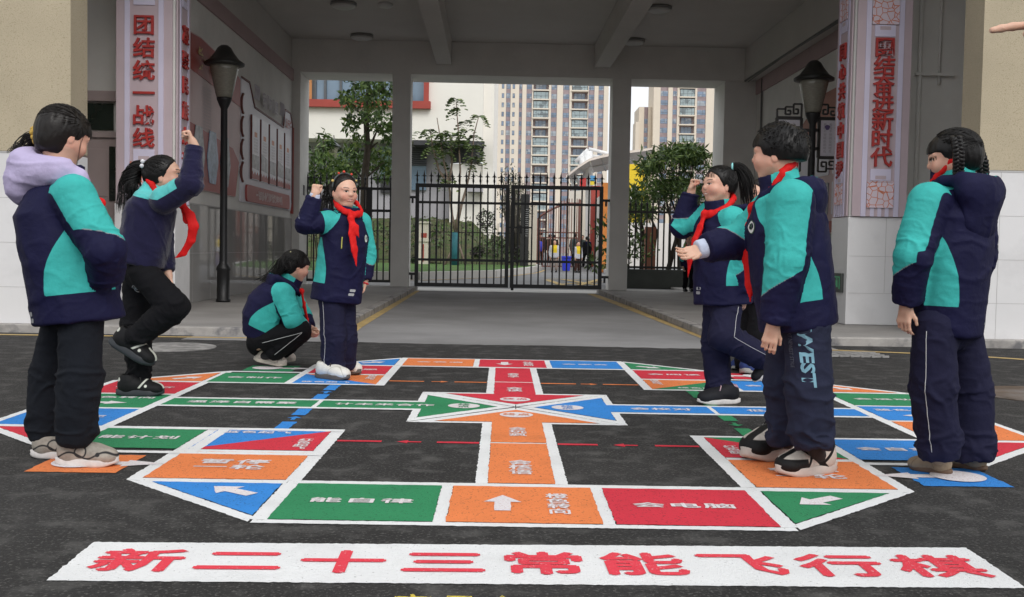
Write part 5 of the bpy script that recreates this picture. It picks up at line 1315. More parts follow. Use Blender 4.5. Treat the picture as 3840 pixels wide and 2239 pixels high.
# ------------------------------------------------------------------ hands
def hand(Fd, w, d, n, kind, thumb_side, sc=1.0):
    """fingers and palm as prims; w wrist, d hand direction, n palm normal (towards the palm side); returns nothing"""
    d = nrm(d); n = nrm(V(n) - d * (V(n) @ d)); s = np.cross(d, n) * thumb_side; s = nrm(s)
    L = 0.070 * sc; kn = V(w) + d * L
    pal = 0.0105 * sc
    for o in (-0.026, -0.009, 0.009, 0.024):
        Fd.rc(V(w) + s * o * .55 * sc + d * .004, kn + s * o * sc - d * .006, pal * 1.15, pal * .95, 0.010)
    Fd.rc(V(w) - d * .03, V(w) + d * .012, 0.021 * sc, 0.022 * sc, 0.02)
    curl = {'relaxed': (28, 38, 28), 'fist': (82, 96, 70), 'open': (6, 10, 8), 'point': (56, 102, 62), 'clasp': (45, 55, 40), 'flat': (14, 16, 12)}[kind]
    for i, (o, l, r) in enumerate(((0.026, .92, 1.0), (0.009, 1.0, 1.0), (-0.009, .95, .97), (-0.025, .78, .88))):
        c = list(curl)
        if kind == 'point' and i == 0: c = [4, 5, 3]
        if kind == 'relaxed': c = [x * (0.8 + .16 * i) for x in c]
        spread = {'open': .18, 'flat': .07}.get(kind, .03) * (1.5 - i) * 1.0
        a = 0.0; p = kn + s * o * sc; rr = 0.0075 * r * sc
        for k, (ln, cc) in enumerate(zip((.033, .022, .018), c)):
            a += math.radians(cc); dd = nrm(d * math.cos(a) + n * math.sin(a) + s * spread * math.cos(a))
            q = p + dd * ln * l * sc
            Fd.rc(p, q, rr, rr * .92, 0.005); p = q; rr *= .92
    tb = V(w) + d * .018 * sc + s * .024 * sc + n * .004
    tdir = {'relaxed': (.75, .45, .45), 'fist': (.72, .05, .75), 'open': (.55, .85, .2), 'point': (.8, .1, .65), 'clasp': (.8, .35, .5), 'flat': (.8, .5, .2)}[kind]
    t1 = tb + nrm(d * tdir[0] + s * tdir[1] + n * tdir[2]) * .036 * sc
    t2d = {'fist': (.45, -.75, .35), 'point': (.5, -.6, .5)}.get(kind, (tdir[0] + .3, tdir[1] * .5, tdir[2]))
    t2 = t1 + nrm(d * t2d[0] + s * t2d[1] + n * t2d[2]) * .028 * sc
    Fd.rc(tb, t1, .0105 * sc, .0085 * sc, .012); Fd.rc(t1, t2, .0085 * sc, .007 * sc, .005)

# ------------------------------------------------------------------ shoes
def shoe(parent, heel, toe, up, L, style, h=0.0035):
    heel, toe = V(heel), V(toe); x = nrm(toe - heel); z = nrm(V(up) - x * (V(up) @ x)); y = np.cross(z, x); k = L / 0.22
    def P(a, b, c): return heel + (x * a + y * b + z * c) * k
    M = np.stack([x, y, z])
    st = dict(sneaker=dict(sole=.030, up=M_sneak, so=M_solew, hi=.085), black=dict(sole=.034, up=M_blk, so=M_soleb, hi=.085), white=dict(sole=.030, up=M_wsh, so=M_solew2, hi=.082),
              derby=dict(sole=.030, up=M_derby, so=M_soledk, hi=.075), runner=dict(sole=.026, up=M_run, so=M_solew, hi=.08), boy=dict(sole=.032, up=M_boysh, so=M_solew3, hi=.098),
              boot=dict(sole=.028, up=M_boot, so=M_solebr, hi=.145), blue=dict(sole=.026, up=M_bluesh, so=M_soleg, hi=.08), dark=dict(sole=.026, up=M_blk, so=M_soleb, hi=.08))[style]
    s = st['sole']; F = Field()
    chunky = style in ('sneaker', 'black', 'boy', 'boot')
    wd = 1.12 if chunky else 1.0
    F.ell(P(.048, 0, .052), V(.050, .036 * wd, .050) * k, M, .02); F.rc(P(.06, 0, .060), P(.135, 0, .046), .036 * k * wd, .036 * k * wd, .03)
    F.ell(P(.160, 0, .040), V(.058, .043 * wd, .034) * k, M, .025); F.ell(P(.185, 0.002, .034), V(.036, .037 * wd, .026 if style != 'derby' else .03) * k, M, .02)
    F.rc(P(.052, 0, .06), P(.050, 0, st['hi']), .036 * k * wd, .037 * k * wd, .02); F.rc(P(.085, 0, .07), P(.135, 0, .055), .022 * k, .016 * k, .02)
    F.ell(P(.050, 0, st['hi'] + .035), V(.03, .028, .05) * k, M, .012, 's')
    F.add(lambda Q: ((Q - P(0, 0, s * .55)) @ z), P(.1, 0, -.1), .4, .004, 's')
    v, f = F.mesh(h * k, 1)
    q = (v - heel) @ M.T / k
    a = {}
    X, Yy, Z = q[:, 0], q[:, 1], q[:, 2]
    if style == 'boy':
        cap = np.minimum(X - .140, .058 - Z); st1 = .010 - np.abs((X - .085) * .75 - (Z - .055) * 1.0 - .012); st2 = .007 - np.abs((X - .05) + (Z - .07) * .9)
        tongue = np.minimum(.013 - np.abs(Yy), Z - .055); top = Z - (st['hi'] - .012); st3 = .006 - np.abs((X - .13) + (Z - .05) * .6)
        a['zone'] = np.maximum.reduce([cap, st1, st2, np.minimum(tongue, X - .07), top, st3])
    elif style == 'black':
        a['zone'] = np.maximum(np.minimum(.008 - np.abs((X - .115) - (Z - .05) * .8), Z - .042), np.minimum(np.minimum(X - .165, .014 - np.abs(Yy)), .2)) - .002
        a['zone'] = np.maximum(a['zone'], .007 - np.hypot(X - .145, Z - .055)); a['zone'] = np.maximum(a['zone'], .010 - np.hypot(X - .010, Z - .085))
    elif style == 'sneaker':
        a['zone'] = np.maximum.reduce([.003 - np.abs(np.hypot(X - .10, Z - .058) - .020), .0035 - np.abs(Z - .046 - .012 * np.sin((X - .03) * 50)), np.where(X > .15, .008 - np.hypot((X - .165), Z - .05), -1)])
    elif style == 'white':
        a['zone'] = np.maximum(.006 - np.abs(X * .5 - Z + .01), .005 - np.abs(X - .165))
    elif style == 'runner':
        a['zone'] = np.where(X < .045, Z - .088, -.01) + np.where(X < .045, (.03 - X) * .3, 0)
    elif style == 'derby':
        a['zone'] = .0016 - np.abs(np.hypot(X - .155, Z - .02) - .055)
    elif style == 'boot':
        a['zone'] = np.minimum(.0016 - np.abs(np.hypot(X - .13, (Z - .02)) - .06), .07 - Z)
    else: a['zone'] = .005 - np.abs(X - .13 + Z * .6)
    o = mesh_obj('shoe', v, f, st['up'], parent, a)
    # sole: outline from heel to toe
    top = s; prof = []
    for t in np.linspace(0, 2 * math.pi, 40)[:-1]:
        c, sn = math.cos(t), math.sin(t); px = .108 + .116 * (abs(c) ** .8) * (1 if c > 0 else -1)
        w = np.interp(px, [0, .03, .09, .16, .20, .225], [.034, .037, .034, .046, .043, .03]) * wd
        prof.append((px, w * (abs(sn) ** .75) * (1 if sn > 0 else -1)))
    n = len(prof); ring = []
    spring = lambda px: max(0, px - .185) * .25 + max(0, .02 - px) * .15
    for zz, g in ((0.002, .93), (.006, 1.0), (s * .45, 1.02), (s * .6, 1.0), (s - .002, 1.015), (s + .001, .95)):
        bulge = 0.0 if not chunky else .0015 * math.sin(zz * 900)
        ring += [P(.108 + (a_ - .108) * g, b_ * (g + bulge * 8), zz + spring(a_) * (1 - zz / s * .2)) for a_, b_ in prof]
    m = MB(); fs = [(i * n + j, i * n + (j + 1) % n, (i + 1) * n + (j + 1) % n, (i + 1) * n + j) for i in range(5) for j in range(n)]
    fs += [tuple(reversed(range(n))), tuple(5 * n + j for j in range(n))]
    m.add(ring, fs, 0, True); m.build('sole', st['so'], o)
    # laces
    if style not in ('boot',):
        l = MB()
        for i in range(4 if style != 'derby' else 3):
            xx = .092 + i * .016; zz = .094 - i * .0085 if style in ('boy', 'black') else .090 - i * .009
            zz = min(zz, st['hi'])
            l.tube([P(xx, -.02, zz - .014), P(xx + .006, 0, zz), P(xx, .02, zz - .014)], .0026 * k, 5)
            l.tube([P(xx + .012, -.018, zz - .018), P(xx + .002, 0.004, zz - .001), P(xx - .004, .02, zz - .010)], .0024 * k, 5)
        l.tube([P(.10, 0, .094), P(.11, .022, .092), P(.12, .03, .07)], .0025 * k, 5); l.tube([P(.10, 0, .094), P(.115, -.02, .094), P(.118, -.03, .075)], .0025 * k, 5)
        l.build('laces', {'sneaker': M_lace, 'black': M_lace, 'boy': M_lace2, 'derby': M_lace3, 'runner': M_lace4, 'white': M_lace5}.get(style, M_lace5), o)
    return o
def shoe_mat(n, c, z, rough=.7, var=.15): return zone_mat(n, [('', c), ('zone', z)], rough, .0005, 300, var, thr=.0012, vscale=30)
M_sneak = shoe_mat('grey sneaker', (0.33, 0.30, 0.26), (0.03, 0.03, 0.032), .7, .22); M_blk = shoe_mat('black sneaker', (0.008, 0.008, 0.009), (0.55, 0.56, 0.50), .6)
M_wsh = shoe_mat('dirty white trainer', (0.56, 0.50, 0.45), (0.42, 0.35, 0.34), .6, .15); M_derby = shoe_mat('white leather shoe', (0.70, 0.68, 0.63), (0.45, 0.43, 0.38), .38, .06)
M_run = shoe_mat('black runner', (0.014, 0.014, 0.017), (0.55, 0.36, 0.42), .65); M_boysh = shoe_mat('black white trainer', (0.55, 0.50, 0.45), (0.010, 0.010, 0.011), .6, .15)
M_boot = shoe_mat('tan suede boot', (0.30, 0.235, 0.165), (0.20, 0.15, 0.10), .9, .14); M_bluesh = shoe_mat('blue trainer', (0.022, 0.04, 0.14), (0.25, 0.45, 0.42), .6)
M_solew = mat('worn white sole', (0.62, 0.59, 0.57), .6, .12, 30); M_soleb = mat('black sole', (0.018, 0.022, 0.027), .55, .2, 20); M_solew2 = mat('yellowed sole', (0.46, 0.42, 0.36), .7, .15, 25)
M_soledk = mat('grey brown sole', (0.10, 0.085, 0.075), .7, .15, 20); M_solew3 = mat('white black sole', (0.50, 0.44, 0.40), .6, .1, 20); M_solebr = mat('brown gum sole', (0.13, 0.075, 0.045), .6, .15, 20); M_soleg = mat('grey sole', (0.3, 0.3, 0.28), .6)
M_lace = mat('black lace', (0.012, 0.012, 0.012), .7); M_lace2 = mat('speckled lace', (0.02, 0.02, 0.02), .7, second=(.5, .5, .5), sscale=160, sthr=(.55, .58)); M_lace3 = mat('brown lace', (0.035, 0.02, 0.012), .6); M_lace4 = mat('pink lace', (0.62, 0.42, 0.46), .7); M_lace5 = mat('pale lace', (0.5, 0.46, 0.42), .7)

# ------------------------------------------------------------------ head, face, hair
class Head:
    def __init__(s, c, H, yaw, pitch=0, roll=0):
        a, b, r = map(math.radians, (yaw, pitch, roll)); s.c = V(c); s.H = H
        f = V(math.cos(a) * math.cos(b), math.sin(a) * math.cos(b), math.sin(b)); l = V(-math.sin(a), math.cos(a), 0); u = np.cross(f, l)
        s.l = l * math.cos(r) + u * math.sin(r); s.u = -l * math.sin(r) + u * math.cos(r); s.f = f; s.M = np.stack([s.l, s.f, s.u])
    def P(s, x, y, z): return s.c + (s.l * x + s.f * y + s.u * z) * s.H
    def loc(s, v): return (v - s.c) @ s.M.T / s.H
def add_head(F, h, smile=0.5, neck=None):
    H = h.H; P = h.P; M = h.M
    F.ell(P(0, -.045, .13), V(.355, .44, .37) * H, M, .03); F.ell(P(0, .10, -.15), V(.268, .30, .33) * H, M, .05 * 1)
    F.ell(P(0, .19, -.40), V(.12, .12, .09) * H, M, .03); 
    for s in (-1, 1):
        F.ell(P(s * .155, .205, -.17), V(.115, .13, .11) * H, M, .03); F.rc(P(s * .25, .02, -.2), P(s * .10, .2, -.42), .09 * H, .06 * H, .03)
        F.ell(P(s * .15, .385, .005), V(.085, .05, .035) * H, M, .010, 's')          # eye socket
        F.rc(P(s * .06, .375, .085), P(s * .23, .33, .085), .03 * H, .02 * H, .02)     # brow ridge
        F.ell(P(s * .15, .345, .0), V(.065, .05, .042) * H, M, .006)                   # eyeball under the lids
        F.ell(P(s * .355, -.05, -.06), V(.035, .075, .125) * H, np.stack([nrm(h.l * s * .9 - h.f * .45), nrm(h.f * .9 + h.l * s * .45), h.u]), .006)   # ear
        F.ell(P(s * .395, -.02, -.05), V(.018, .042, .075) * H, M, .006, 's')
        F.ell(P(s * .038, .41, -.118), V(.034, .034, .024) * H, M, .010)
    F.rc(P(0, .365, .03), P(0, .430, -.095), .020 * H, .034 * H, .02); F.ell(P(0, .438, -.105), V(.036, .034, .028) * H, M, .010)
    F.ell(P(0, .375, -.225), V(.105, .035, .022) * H, M, .012); F.ell(P(0, .37, -.275), V(.085, .035, .024) * H, M, .012)
    F.chain([P(-.11, .375, -.255 + .045 * smile), P(-.06, .405, -.262 + .012 * smile), P(0, .415, -.266), P(.06, .405, -.262 + .012 * smile), P(.11, .375, -.255 + .045 * smile)], [.005 * H, .007 * H, .008 * H, .007 * H, .005 * H], .005, 's')
    for s in (-1, 1): F.ell(P(s * .20, .285, -.17 + .03 * smile), V(.075, .06, .06) * H * (.6 + .5 * smile), M, .03)
    if neck is not None: F.rc(P(0, -.10, -.25), neck, .215 * H, .25 * H, .03)
def face_attrs(v, h, smile=.5, open_mouth=0):
    q = h.loc(v); x, y, z = q.T; ax = np.abs(x); H = h.H; on = np.where(y > .12, 0, -1)
    inh = np.where((np.linalg.norm(q, axis=1) < .75), 0, -1)
    a = {}
    zc = -.264 + smile * .045 * (ax / .11) ** 2
    a['lip'] = (np.minimum(.024 * (1.1 - (ax / .12) ** 2) - np.abs(z - zc), .11 - ax)) * H + on + inh
    a['teeth'] = (np.minimum(.011 * open_mouth * (1 - (ax / .085) ** 2) - np.abs(z - zc), .07 - ax) * H - (0 if open_mouth else 1)) + on + inh
    a['brow'] = np.minimum(.014 - np.abs(z - .098 + .10 * (ax - .15) ** 2 * 10 * .3 - .02 * np.sin((ax - .07) * 12)), .085 - np.abs(ax - .155)) * H + on + inh
    a['blush'] = (.11 - np.hypot(ax - .20, z + .15)) * H + on + inh
    # ears a little redder
    a['blush'] = np.maximum(a['blush'], (np.abs(x) - .345) * H * .25 + inh - np.where(np.abs(z + .06) > .2, 1, 0))
    eye = 1 - ((ax - .15) / .082) ** 2; lid = .025 * np.maximum(eye, 0)
    ey = np.minimum(lid * .95 - np.abs(z + .002 - .012 * (ax - .15) / .08), .3) * H - np.where(eye > 0, 0, 1)
    a['white'] = ey - .0002 + on + inh
    a['iris'] = np.maximum(np.minimum(ey + .0004, (.038 - np.abs(ax - .15)) * H), np.minimum(.0085 - np.abs(z - lid * 1.0 - .0), .08 - np.abs(ax - .15)) * H - np.where(eye > 0.02, 0, 1)) + on + inh
    return a
def strand_tubes(paths, rad, n=4):
    m = MB()
    for p in paths:
        k = len(p); m.tube([Vector(x) for x in p], [rad * (1.0 if i < k - 2 else (.65 if i == k - 2 else .2)) for i in range(k)], n)
    return m
def hair_cap(h, parent, material, front=.10, slope=.55, grow=.045, bangs=0.0, low=-.22, extra=None, vox=.0045, rag=.02):
    H = h.H; F = Field()
    F.ell(h.P(0, -.055, .135), (V(.355, .44, .37) + grow) * H, h.M, .02)
    F.ell(h.P(0, -.20, -.06), V(.30, .30, .34) * H, h.M, .04)
    if bangs: F.ell(h.P(0, .19, .16), V(.27, .26, .24) * H, h.M, .02)
    if extra: extra(F)
    def cut(Q):
        q = h.loc(Q); x, y, z = q.T
        if bangs: fr = np.where(z > .11 - .25 * bangs * 0, 9, front + slope * z + .0) - y
        else: fr = (front + slope * z - .25 * np.maximum(0, np.abs(x) - .18)) - y
        e = np.minimum(fr, (z - low - .35 * np.maximum(0, y + .1)))
        return e * H
    F.add(cut, h.c, 1.0, .008, 's')
    v, f = F.mesh(vox, 1); N = normals(v, f)
    q = h.loc(v)
    v = v + N * (vnoise(q * V(26, 26, 5), 3) * .0016)[:, None]
    o = mesh_obj('hair', v, f, material, parent)
    return o
def cap_point(h, d, off=0.0, grow=.05):
    """point on the hair cap in head direction d (l,f,u)"""
    R = V(.355, .44, .37) + grow; d = nrm(d); t = 1 / np.linalg.norm(d / R)
    return h.P(0, -.055, .135) + (h.l * d[0] + h.f * d[1] + h.u * d[2]) * t * h.H + (h.l * d[0] + h.f * d[1] + h.u * d[2]) * off
def slerp(a, b, t):
    a, b = nrm(a), nrm(b); o = math.acos(max(-1, min(1, a @ b)))
    return a if o < 1e-4 else (a * math.sin((1 - t) * o) + b * math.sin(t * o)) / math.sin(o)
def combed(h, tie_d, n, seed, front=.10, slope=.55, face=False):
    """strands combed over the scalp from the hairline to the tie"""
    r = np.random.default_rng(seed); out = []
    while len(out) < n:
        d = nrm(r.normal(size=3))
        if d[2] < -.55 or (d[1] > .1 and d[1] > .32 + .62 * d[2]): continue
        pts = [cap_point(h, slerp(d, tie_d, t), .0012 + .0022 * r.random()) for t in np.linspace(0, .97, 9)]
        out.append(pts)
    return out
def tail(root, pts, n, r0, r1, seed, flare=.3):
    """hair tail along control points"""
    r = np.random.default_rng(seed); P = [V(p) for p in pts]; out = []
    m = 14; ts = np.linspace(0, len(P) - 1, m)
    def cen(t):
        i = min(int(t), len(P) - 2); u = t - i
        p0 = P[max(i - 1, 0)]; p1 = P[i]; p2 = P[i + 1]; p3 = P[min(i + 2, len(P) - 1)]
        return .5 * (2 * p1 + (p2 - p0) * u + (2 * p0 - 5 * p1 + 4 * p2 - p3) * u * u + (3 * p1 - p0 - 3 * p2 + p3) * u ** 3)
    for _ in range(n):
        a = r.random() * 6.283; rr = math.sqrt(r.random()); ph = r.random(3) * 6; end = .72 + .28 * r.random(); L = []
        for k, t in enumerate(ts * end):
            u = t / (len(P) - 1); w = (r0 + (r1 - r0) * min(1, u * 1.6)) * rr * (1 + flare * u)
            c = cen(t); d = nrm(cen(min(t + .1, len(P) - 1)) - cen(max(t - .1, 0))); s = nrm(np.cross(d, V(.3, .2, 1))); b = np.cross(d, s)
            L.append(c + (s * math.cos(a) + b * math.sin(a)) * w + s * .003 * math.sin(3 * u * 3 + ph[0]))
        out.append(L)
    return out
def braid(m, pts, r):
    P = [Vector(p) for p in pts]; n = 26
    for k in range(3):
        out = []
        for i in range(n + 1):
            t = i / n * (len(P) - 1); j = min(int(t), len(P) - 2); c = P[j].lerp(P[j + 1], t - j); d = (P[j + 1] - P[j]).normalized()
            s = d.cross(Vector((0.2, 1, .1))).normalized(); b = d.cross(s); a = i * 1.05 + k * 2.094
            out.append(c + s * math.sin(a) * r * .9 + b * math.sin(2 * a) * r * .5)
        m.tube(out, [r * .62] * n + [r * .3], 6)
# ------------------------------------------------------------------ dressing a figure
def polyparam(P, pts):
    """nearest point on a polyline: arc length, radial vector, segment direction, distance"""
    best = np.full(len(P), 9.0); arc = np.zeros(len(P)); rad = np.zeros_like(P); sd = np.zeros_like(P); a0 = 0
    for a, b in zip(pts[:-1], pts[1:]):
        ab = b - a; L = np.linalg.norm(ab); t = np.clip(((P - a) @ ab) / (L * L), 0, 1); v = P - a - t[:, None] * ab; d = np.linalg.norm(v, axis=1); m = d < best
        best[m] = d[m]; arc[m] = a0 + t[m] * L; rad[m] = v[m]; sd[m] = ab / L; a0 += L
    return arc, rad, sd, best, a0
def decal(bv, pts, c, right, up, dirn, material, parent, name, off=0.0018, faces=None):
    """flat mark laid on a garment: points (metres) projected along dirn on its surface"""
    c = V(c); right = nrm(right); up = nrm(up); dirn = nrm(dirn); out = []
    for x, y in pts:
        o = c + right * x + up * y - dirn * .5
        h = bv.ray_cast(Vector(o), Vector(dirn))
        if h[0] is None: return None
        out.append(V(h[0]) - dirn * off)
    return MB().add([tuple(p) for p in out], faces or [tuple(range(len(out)))]).build(name, material, parent)
def rounded(w, h, r=.006, sk=0.0):
    return [(x + sk * y, y) for x, y in rrect(-w / 2, w / 2, -h / 2, h / 2, r, 3)]

def make_jacket(parent, s, vox):
    hem, neck = V(s['hem']), V(s['neck']); A = nrm(neck - hem); L = np.linalg.norm(neck - hem)
    S = V(-math.sin(math.radians(s['face'])), math.cos(math.radians(s['face'])), 0); Fd = V(math.cos(math.radians(s['face'])), math.sin(math.radians(s['face'])), 0)
    S = nrm(S - A * (S @ A)); Fd = nrm(np.cross(S, A)); Fd = Fd if Fd @ V(math.cos(math.radians(s['face'])), math.sin(math.radians(s['face'])), 0) > 0 else -Fd
    k = s.get('k', 1.0); W = s.get('w', (.178, .172, .172, .172, .15, .07)); D = s.get('d', (.148, .142, .140, .138, .10, .068))
    T = (0, .3, .55, .76, .92, 1.0); bend = s.get('bend', (0, 0, 0, 0, 0, 0))
    st = [(hem + A * L * t + Fd * b, w * k, d * k) for t, w, d, b in zip(T, W, D, bend)]
    F = Field(); F.loft(st, S, Fd, .03); torso_fn = F.p[0][0]
    ar = s.get('sr', (.078, .072, .055)); arms = {}
    for sd in (1, -1):
        J = s['armL' if sd > 0 else 'armR']; J = [V(j) for j in J[:3]]
        c = J[2] - nrm(J[2] - J[1]) * .005; arms[sd] = [J[0], J[1], c]
        F.chain([J[0] - S * sd * .03 + A * .0, J[0], J[1], c], [ar[0] * k * .93, ar[0] * k, ar[1] * k, ar[2] * k], .035, cut=.004)
    if s.get('collar', True):
        ch = s.get('ch', .05); F.loft([(neck - A * .05, .085 * k, .085 * k), (neck + A * ch + Fd * .012, .074 * k, .078 * k)], S, Fd, .02, cap=.006)
        F.loft([(neck + A * (ch - .035) + Fd * .010, .060 * k, .062 * k), (neck + A * (ch + .06) + Fd * .014, .066 * k, .072 * k)], S, Fd, .006, op='s', cap=0)
    v, f = F.mesh(vox, 2); N = normals(v, f)
    vv = ((v - hem) @ A) / L; rel = v - hem - A * (vv * L)[:, None]; x = rel @ S; y = rel @ Fd
    et = torso_fn(v); turq = np.full(len(v), -.05); pipe = np.full(len(v), -.05); disp = np.zeros(len(v)); isarm = np.zeros(len(v), bool)
    amp = s.get('fold', 1.0)
    Q = np.stack([vv * L / .085, x / .13 + vv * .6, y / .13], 1)
    disp = folds(Q + s.get('seed', 0) * 7.3, 11) * .0060 * amp
    # torso colour panels
    phi = np.degrees(np.arctan2(np.abs(x), y)); rr = np.hypot(x, y)
    lens = s.get('lens', 36) * np.clip(1 - ((vv - .22) / .50) ** 2, 0, 1); side = np.minimum.reduce([(lens - np.abs(phi - s.get('phi0', 96))) * rr * .0175, (vv - .20) * L, (.70 - vv) * L])
    rag = np.minimum.reduce([np.abs(x) - (.072 + .10 * np.clip((.98 - vv) / .26, 0, 1.3)) * k, (vv - .66) * L, y + .03 + .5 * np.maximum(vv - .9, 0)])
    turq = np.maximum(side, rag)
    up_ = (vv - 1) * L; turq = np.where(up_ > -.01, np.minimum(np.minimum(up_ - .016, .028 - y), .05), turq)
    for sd, J in arms.items():
        arc, rad, sdv, dist, AL = polyparam(v, J); t = arc / AL
        rj = np.interp(t, [0, .5, 1], [ar[0] * k, ar[1] * k, ar[2] * k]); m = (dist - rj) < et - .004
        ru = rad / (np.linalg.norm(rad, axis=1)[:, None] + 1e-9)
        out = S * sd; back = -Fd
        o_ = out - sdv * (sdv @ out)[:, None]; o_ /= np.linalg.norm(o_, axis=1)[:, None] + 1e-9
        b_ = np.cross(sdv, o_); b_ *= np.sign(np.sum(b_ * back, 1) + (0.0001))[:, None]
        co = np.sum(ru * o_, 1); cb = np.sum(ru * b_, 1)
        if 'arm_back' in s and sd in s['arm_back']:
            bb = nrm(s['arm_back'][sd]); cb = ru @ bb
        te = s.get('te', .62) - s.get('tc', .15) * cb
        fld = np.minimum((te - t) * AL, (s.get('arm_thr', {}).get(sd, s.get('cbthr', .86)) - cb) * rj)
        if sd in s.get('arm_thr', {}): fld = np.maximum(fld, (.17 - t) * AL)
        if s.get('style') == 'fleece': fld = np.minimum((.33 - t) * AL, (ru @ V(0, -.2, 1) - .15) * rj)
        turq = np.where(m, np.minimum(fld, .05), turq)
        pipe = np.where(m & (cb < s.get('cbthr', .86) - .3), .0028 - np.abs((te - t) * AL), pipe)
        Qa = np.stack([arc / .034, co * rj / .075 + arc * 3, cb * rj / .075 + sd], 1)
        el = np.exp(-((t - .5) / .17) ** 2) + .6 * np.exp(-((t - 1) / .15) ** 2)
        disp = np.where(m, folds(Qa + s.get('seed', 0) * 3.1, 23) * (.0036 + .0050 * el) * amp, disp); isarm |= m
    if s.get('style') == 'fleece':
        turq = np.where(isarm, turq, np.minimum((vv - .86) * L, .05)); pipe[:] = -.05
        disp += np.where(isarm, 0, folds(np.stack([(vv * L + x * .8 + y * .9) / .10, x / .3, y / .3], 1), 31) * .006)
    turq = turq + vnoise(v * 90, 3) * .0006
    v2 = v + N * disp[:, None]; v2 = relax(v2, f, .25)
    o = mesh_obj('jacket', v2, f, s.get('jmat', M_jacket), parent, {'turq': turq, 'pipe': pipe})
    return o, v2, f, dict(hem=hem, neck=neck, A=A, L=L, S=S, F=Fd, k=k)

def make_hood(parent, s, T, vox=.007):
    """folded hood lying on the upper back"""
    A, S, Fd, nk, k = T['A'], T['S'], T['F'], T['neck'], T['k']; z = nrm(V(0, 0, 1) * .6 + A * .4)
    F = Field(); d = s.get('hd', .16) * k
    hu = s.get('hu', -.028); P = lambda x, y, u: nk + S * x * k + Fd * y * k + z * (u + hu) * k; wr_ = s.get('wrap', .85)
    M = np.stack([S, nrm(np.cross(z, S)), z])
    hs = s.get('hs', 1)
    F.ell(P(0, -.108, -.015), V(.145, .062, .085) * k * hs, M, .04); F.ell(P(0, -.105, -d * .62), V(.115, .045, .085) * k * hs, M, .05)
    for sd in (1, -1): F.chain([P(sd * .115, -.09, .03), P(sd * .108, -.01, .024), P(sd * .080, .062, -.002), P(sd * .038, .088, -.03)], [.026 * k * wr_, .025 * k * wr_, .021 * k * wr_, .014 * k * wr_], .03)
    n0 = len(F.p)
    F.ell(P(0, -.062, .070), V(.112, .088, .068) * k, M, .012, 's'); F.ell(P(0, .0, .06), V(.080, .09, .12) * k, M, .015, 's')
    inner = F.p[n0][0]; inner2 = F.p[n0 + 1][0]
    v, f = F.mesh(vox, 2); N = normals(v, f)
    lin = .006 - np.minimum(np.abs(inner(v)), np.abs(inner2(v)))
    y = (v - nk) @ Fd
    lin = np.minimum(lin, -y - .02) 
    v = v + N * (folds(v / .085 + 3 + s.get('seed', 0), 41) * .005)[:, None]
    return mesh_obj('hood', v, f, s.get('hmat', M_hood), parent, {'turq': lin})

def make_trousers(parent, s, vox, material):
    F = Field(); k = s.get('k', 1.0); legs = {}
    r0 = s.get('lr', (.092, .080, .070, .062))
    for sd in (1, -1):
        J = [V(j) for j in s['legL' if sd > 0 else 'legR']]
        sh = J[1] + (J[2] - J[1]) * .86; pts = [J[0], J[1], sh, J[2]]; legs[sd] = pts
        F.chain(pts, [r0[0] * .88 * k] + [r * k for r in r0[1:]], .022, cut=s.get('lcut', .022))
    c = (V(s['legL'][0]) + V(s['legR'][0])) / 2; F.rc(c + V(0, 0, .07), c - V(0, 0, .015), .085 * k, .088 * k, .04)
    v, f = F.mesh(vox, 2); N = normals(v, f); disp = np.zeros(len(v)); best = np.full(len(v), 9.0)
    fmap = V(math.cos(math.radians(s['face'])), math.sin(math.radians(s['face'])), 0)
    for sd, pts in legs.items():
        arc, rad, sdv, dist, AL = polyparam(v, pts); t = arc / AL; m = dist < best; best = np.minimum(best, dist)
        ru = rad / (np.linalg.norm(rad, axis=1)[:, None] + 1e-9); cx = ru @ fmap
        Q = np.stack([arc / .055, cx * .9 + arc * 4 + sd * 5, ru[:, 2] + (ru @ np.cross(fmap, V(0, 0, 1))) * .9], 1)
        a = .0045 + .0085 * np.exp(-((t - .52) / .12) ** 2) + .013 * np.exp(-((t - .93) / .10) ** 2) + .004 * np.exp(-(t / .15) ** 2)
        disp = np.where(m, folds(Q + s.get('seed', 0) * 5.7, 51) * a * s.get('pfold', 1.0), disp)
    v2 = relax(v + N * disp[:, None], f, .25)
    o = mesh_obj('trousers', v2, f, material, parent)
    bv = BVHTree.FromPolygons([Vector(p) for p in v2], [list(q) for q in f])
    if s.get('piping'):
        for sd in s['piping']:
            pts = legs[sd]; lat = V(-math.sin(math.radians(s['face'])), math.cos(math.radians(s['face'])), 0) * sd; out = []
            for t in np.linspace(.02, .99, 46):
                x = t * 3 if False else t; L = np.cumsum([0] + [np.linalg.norm(b - a) for a, b in zip(pts[:-1], pts[1:])]); a_ = x * L[-1]; i = min(2, int(np.searchsorted(L, a_, 'right') - 1))
                p = pts[i] + (pts[i + 1] - pts[i]) * ((a_ - L[i]) / (L[i + 1] - L[i])); lt = nrm(lat + fmap * s.get('pipef', .05))
                h = bv.ray_cast(Vector(p + lt * .3), Vector(-lt))
                if h[0] is not None and (V(h[0]) - p) @ lt > .01: out.append(V(h[0]) + lt * .0015)
            if len(out) > 4: MB().tube(out, .0016, 5).build('piping', M_piping, o)
    return o, bv, legs

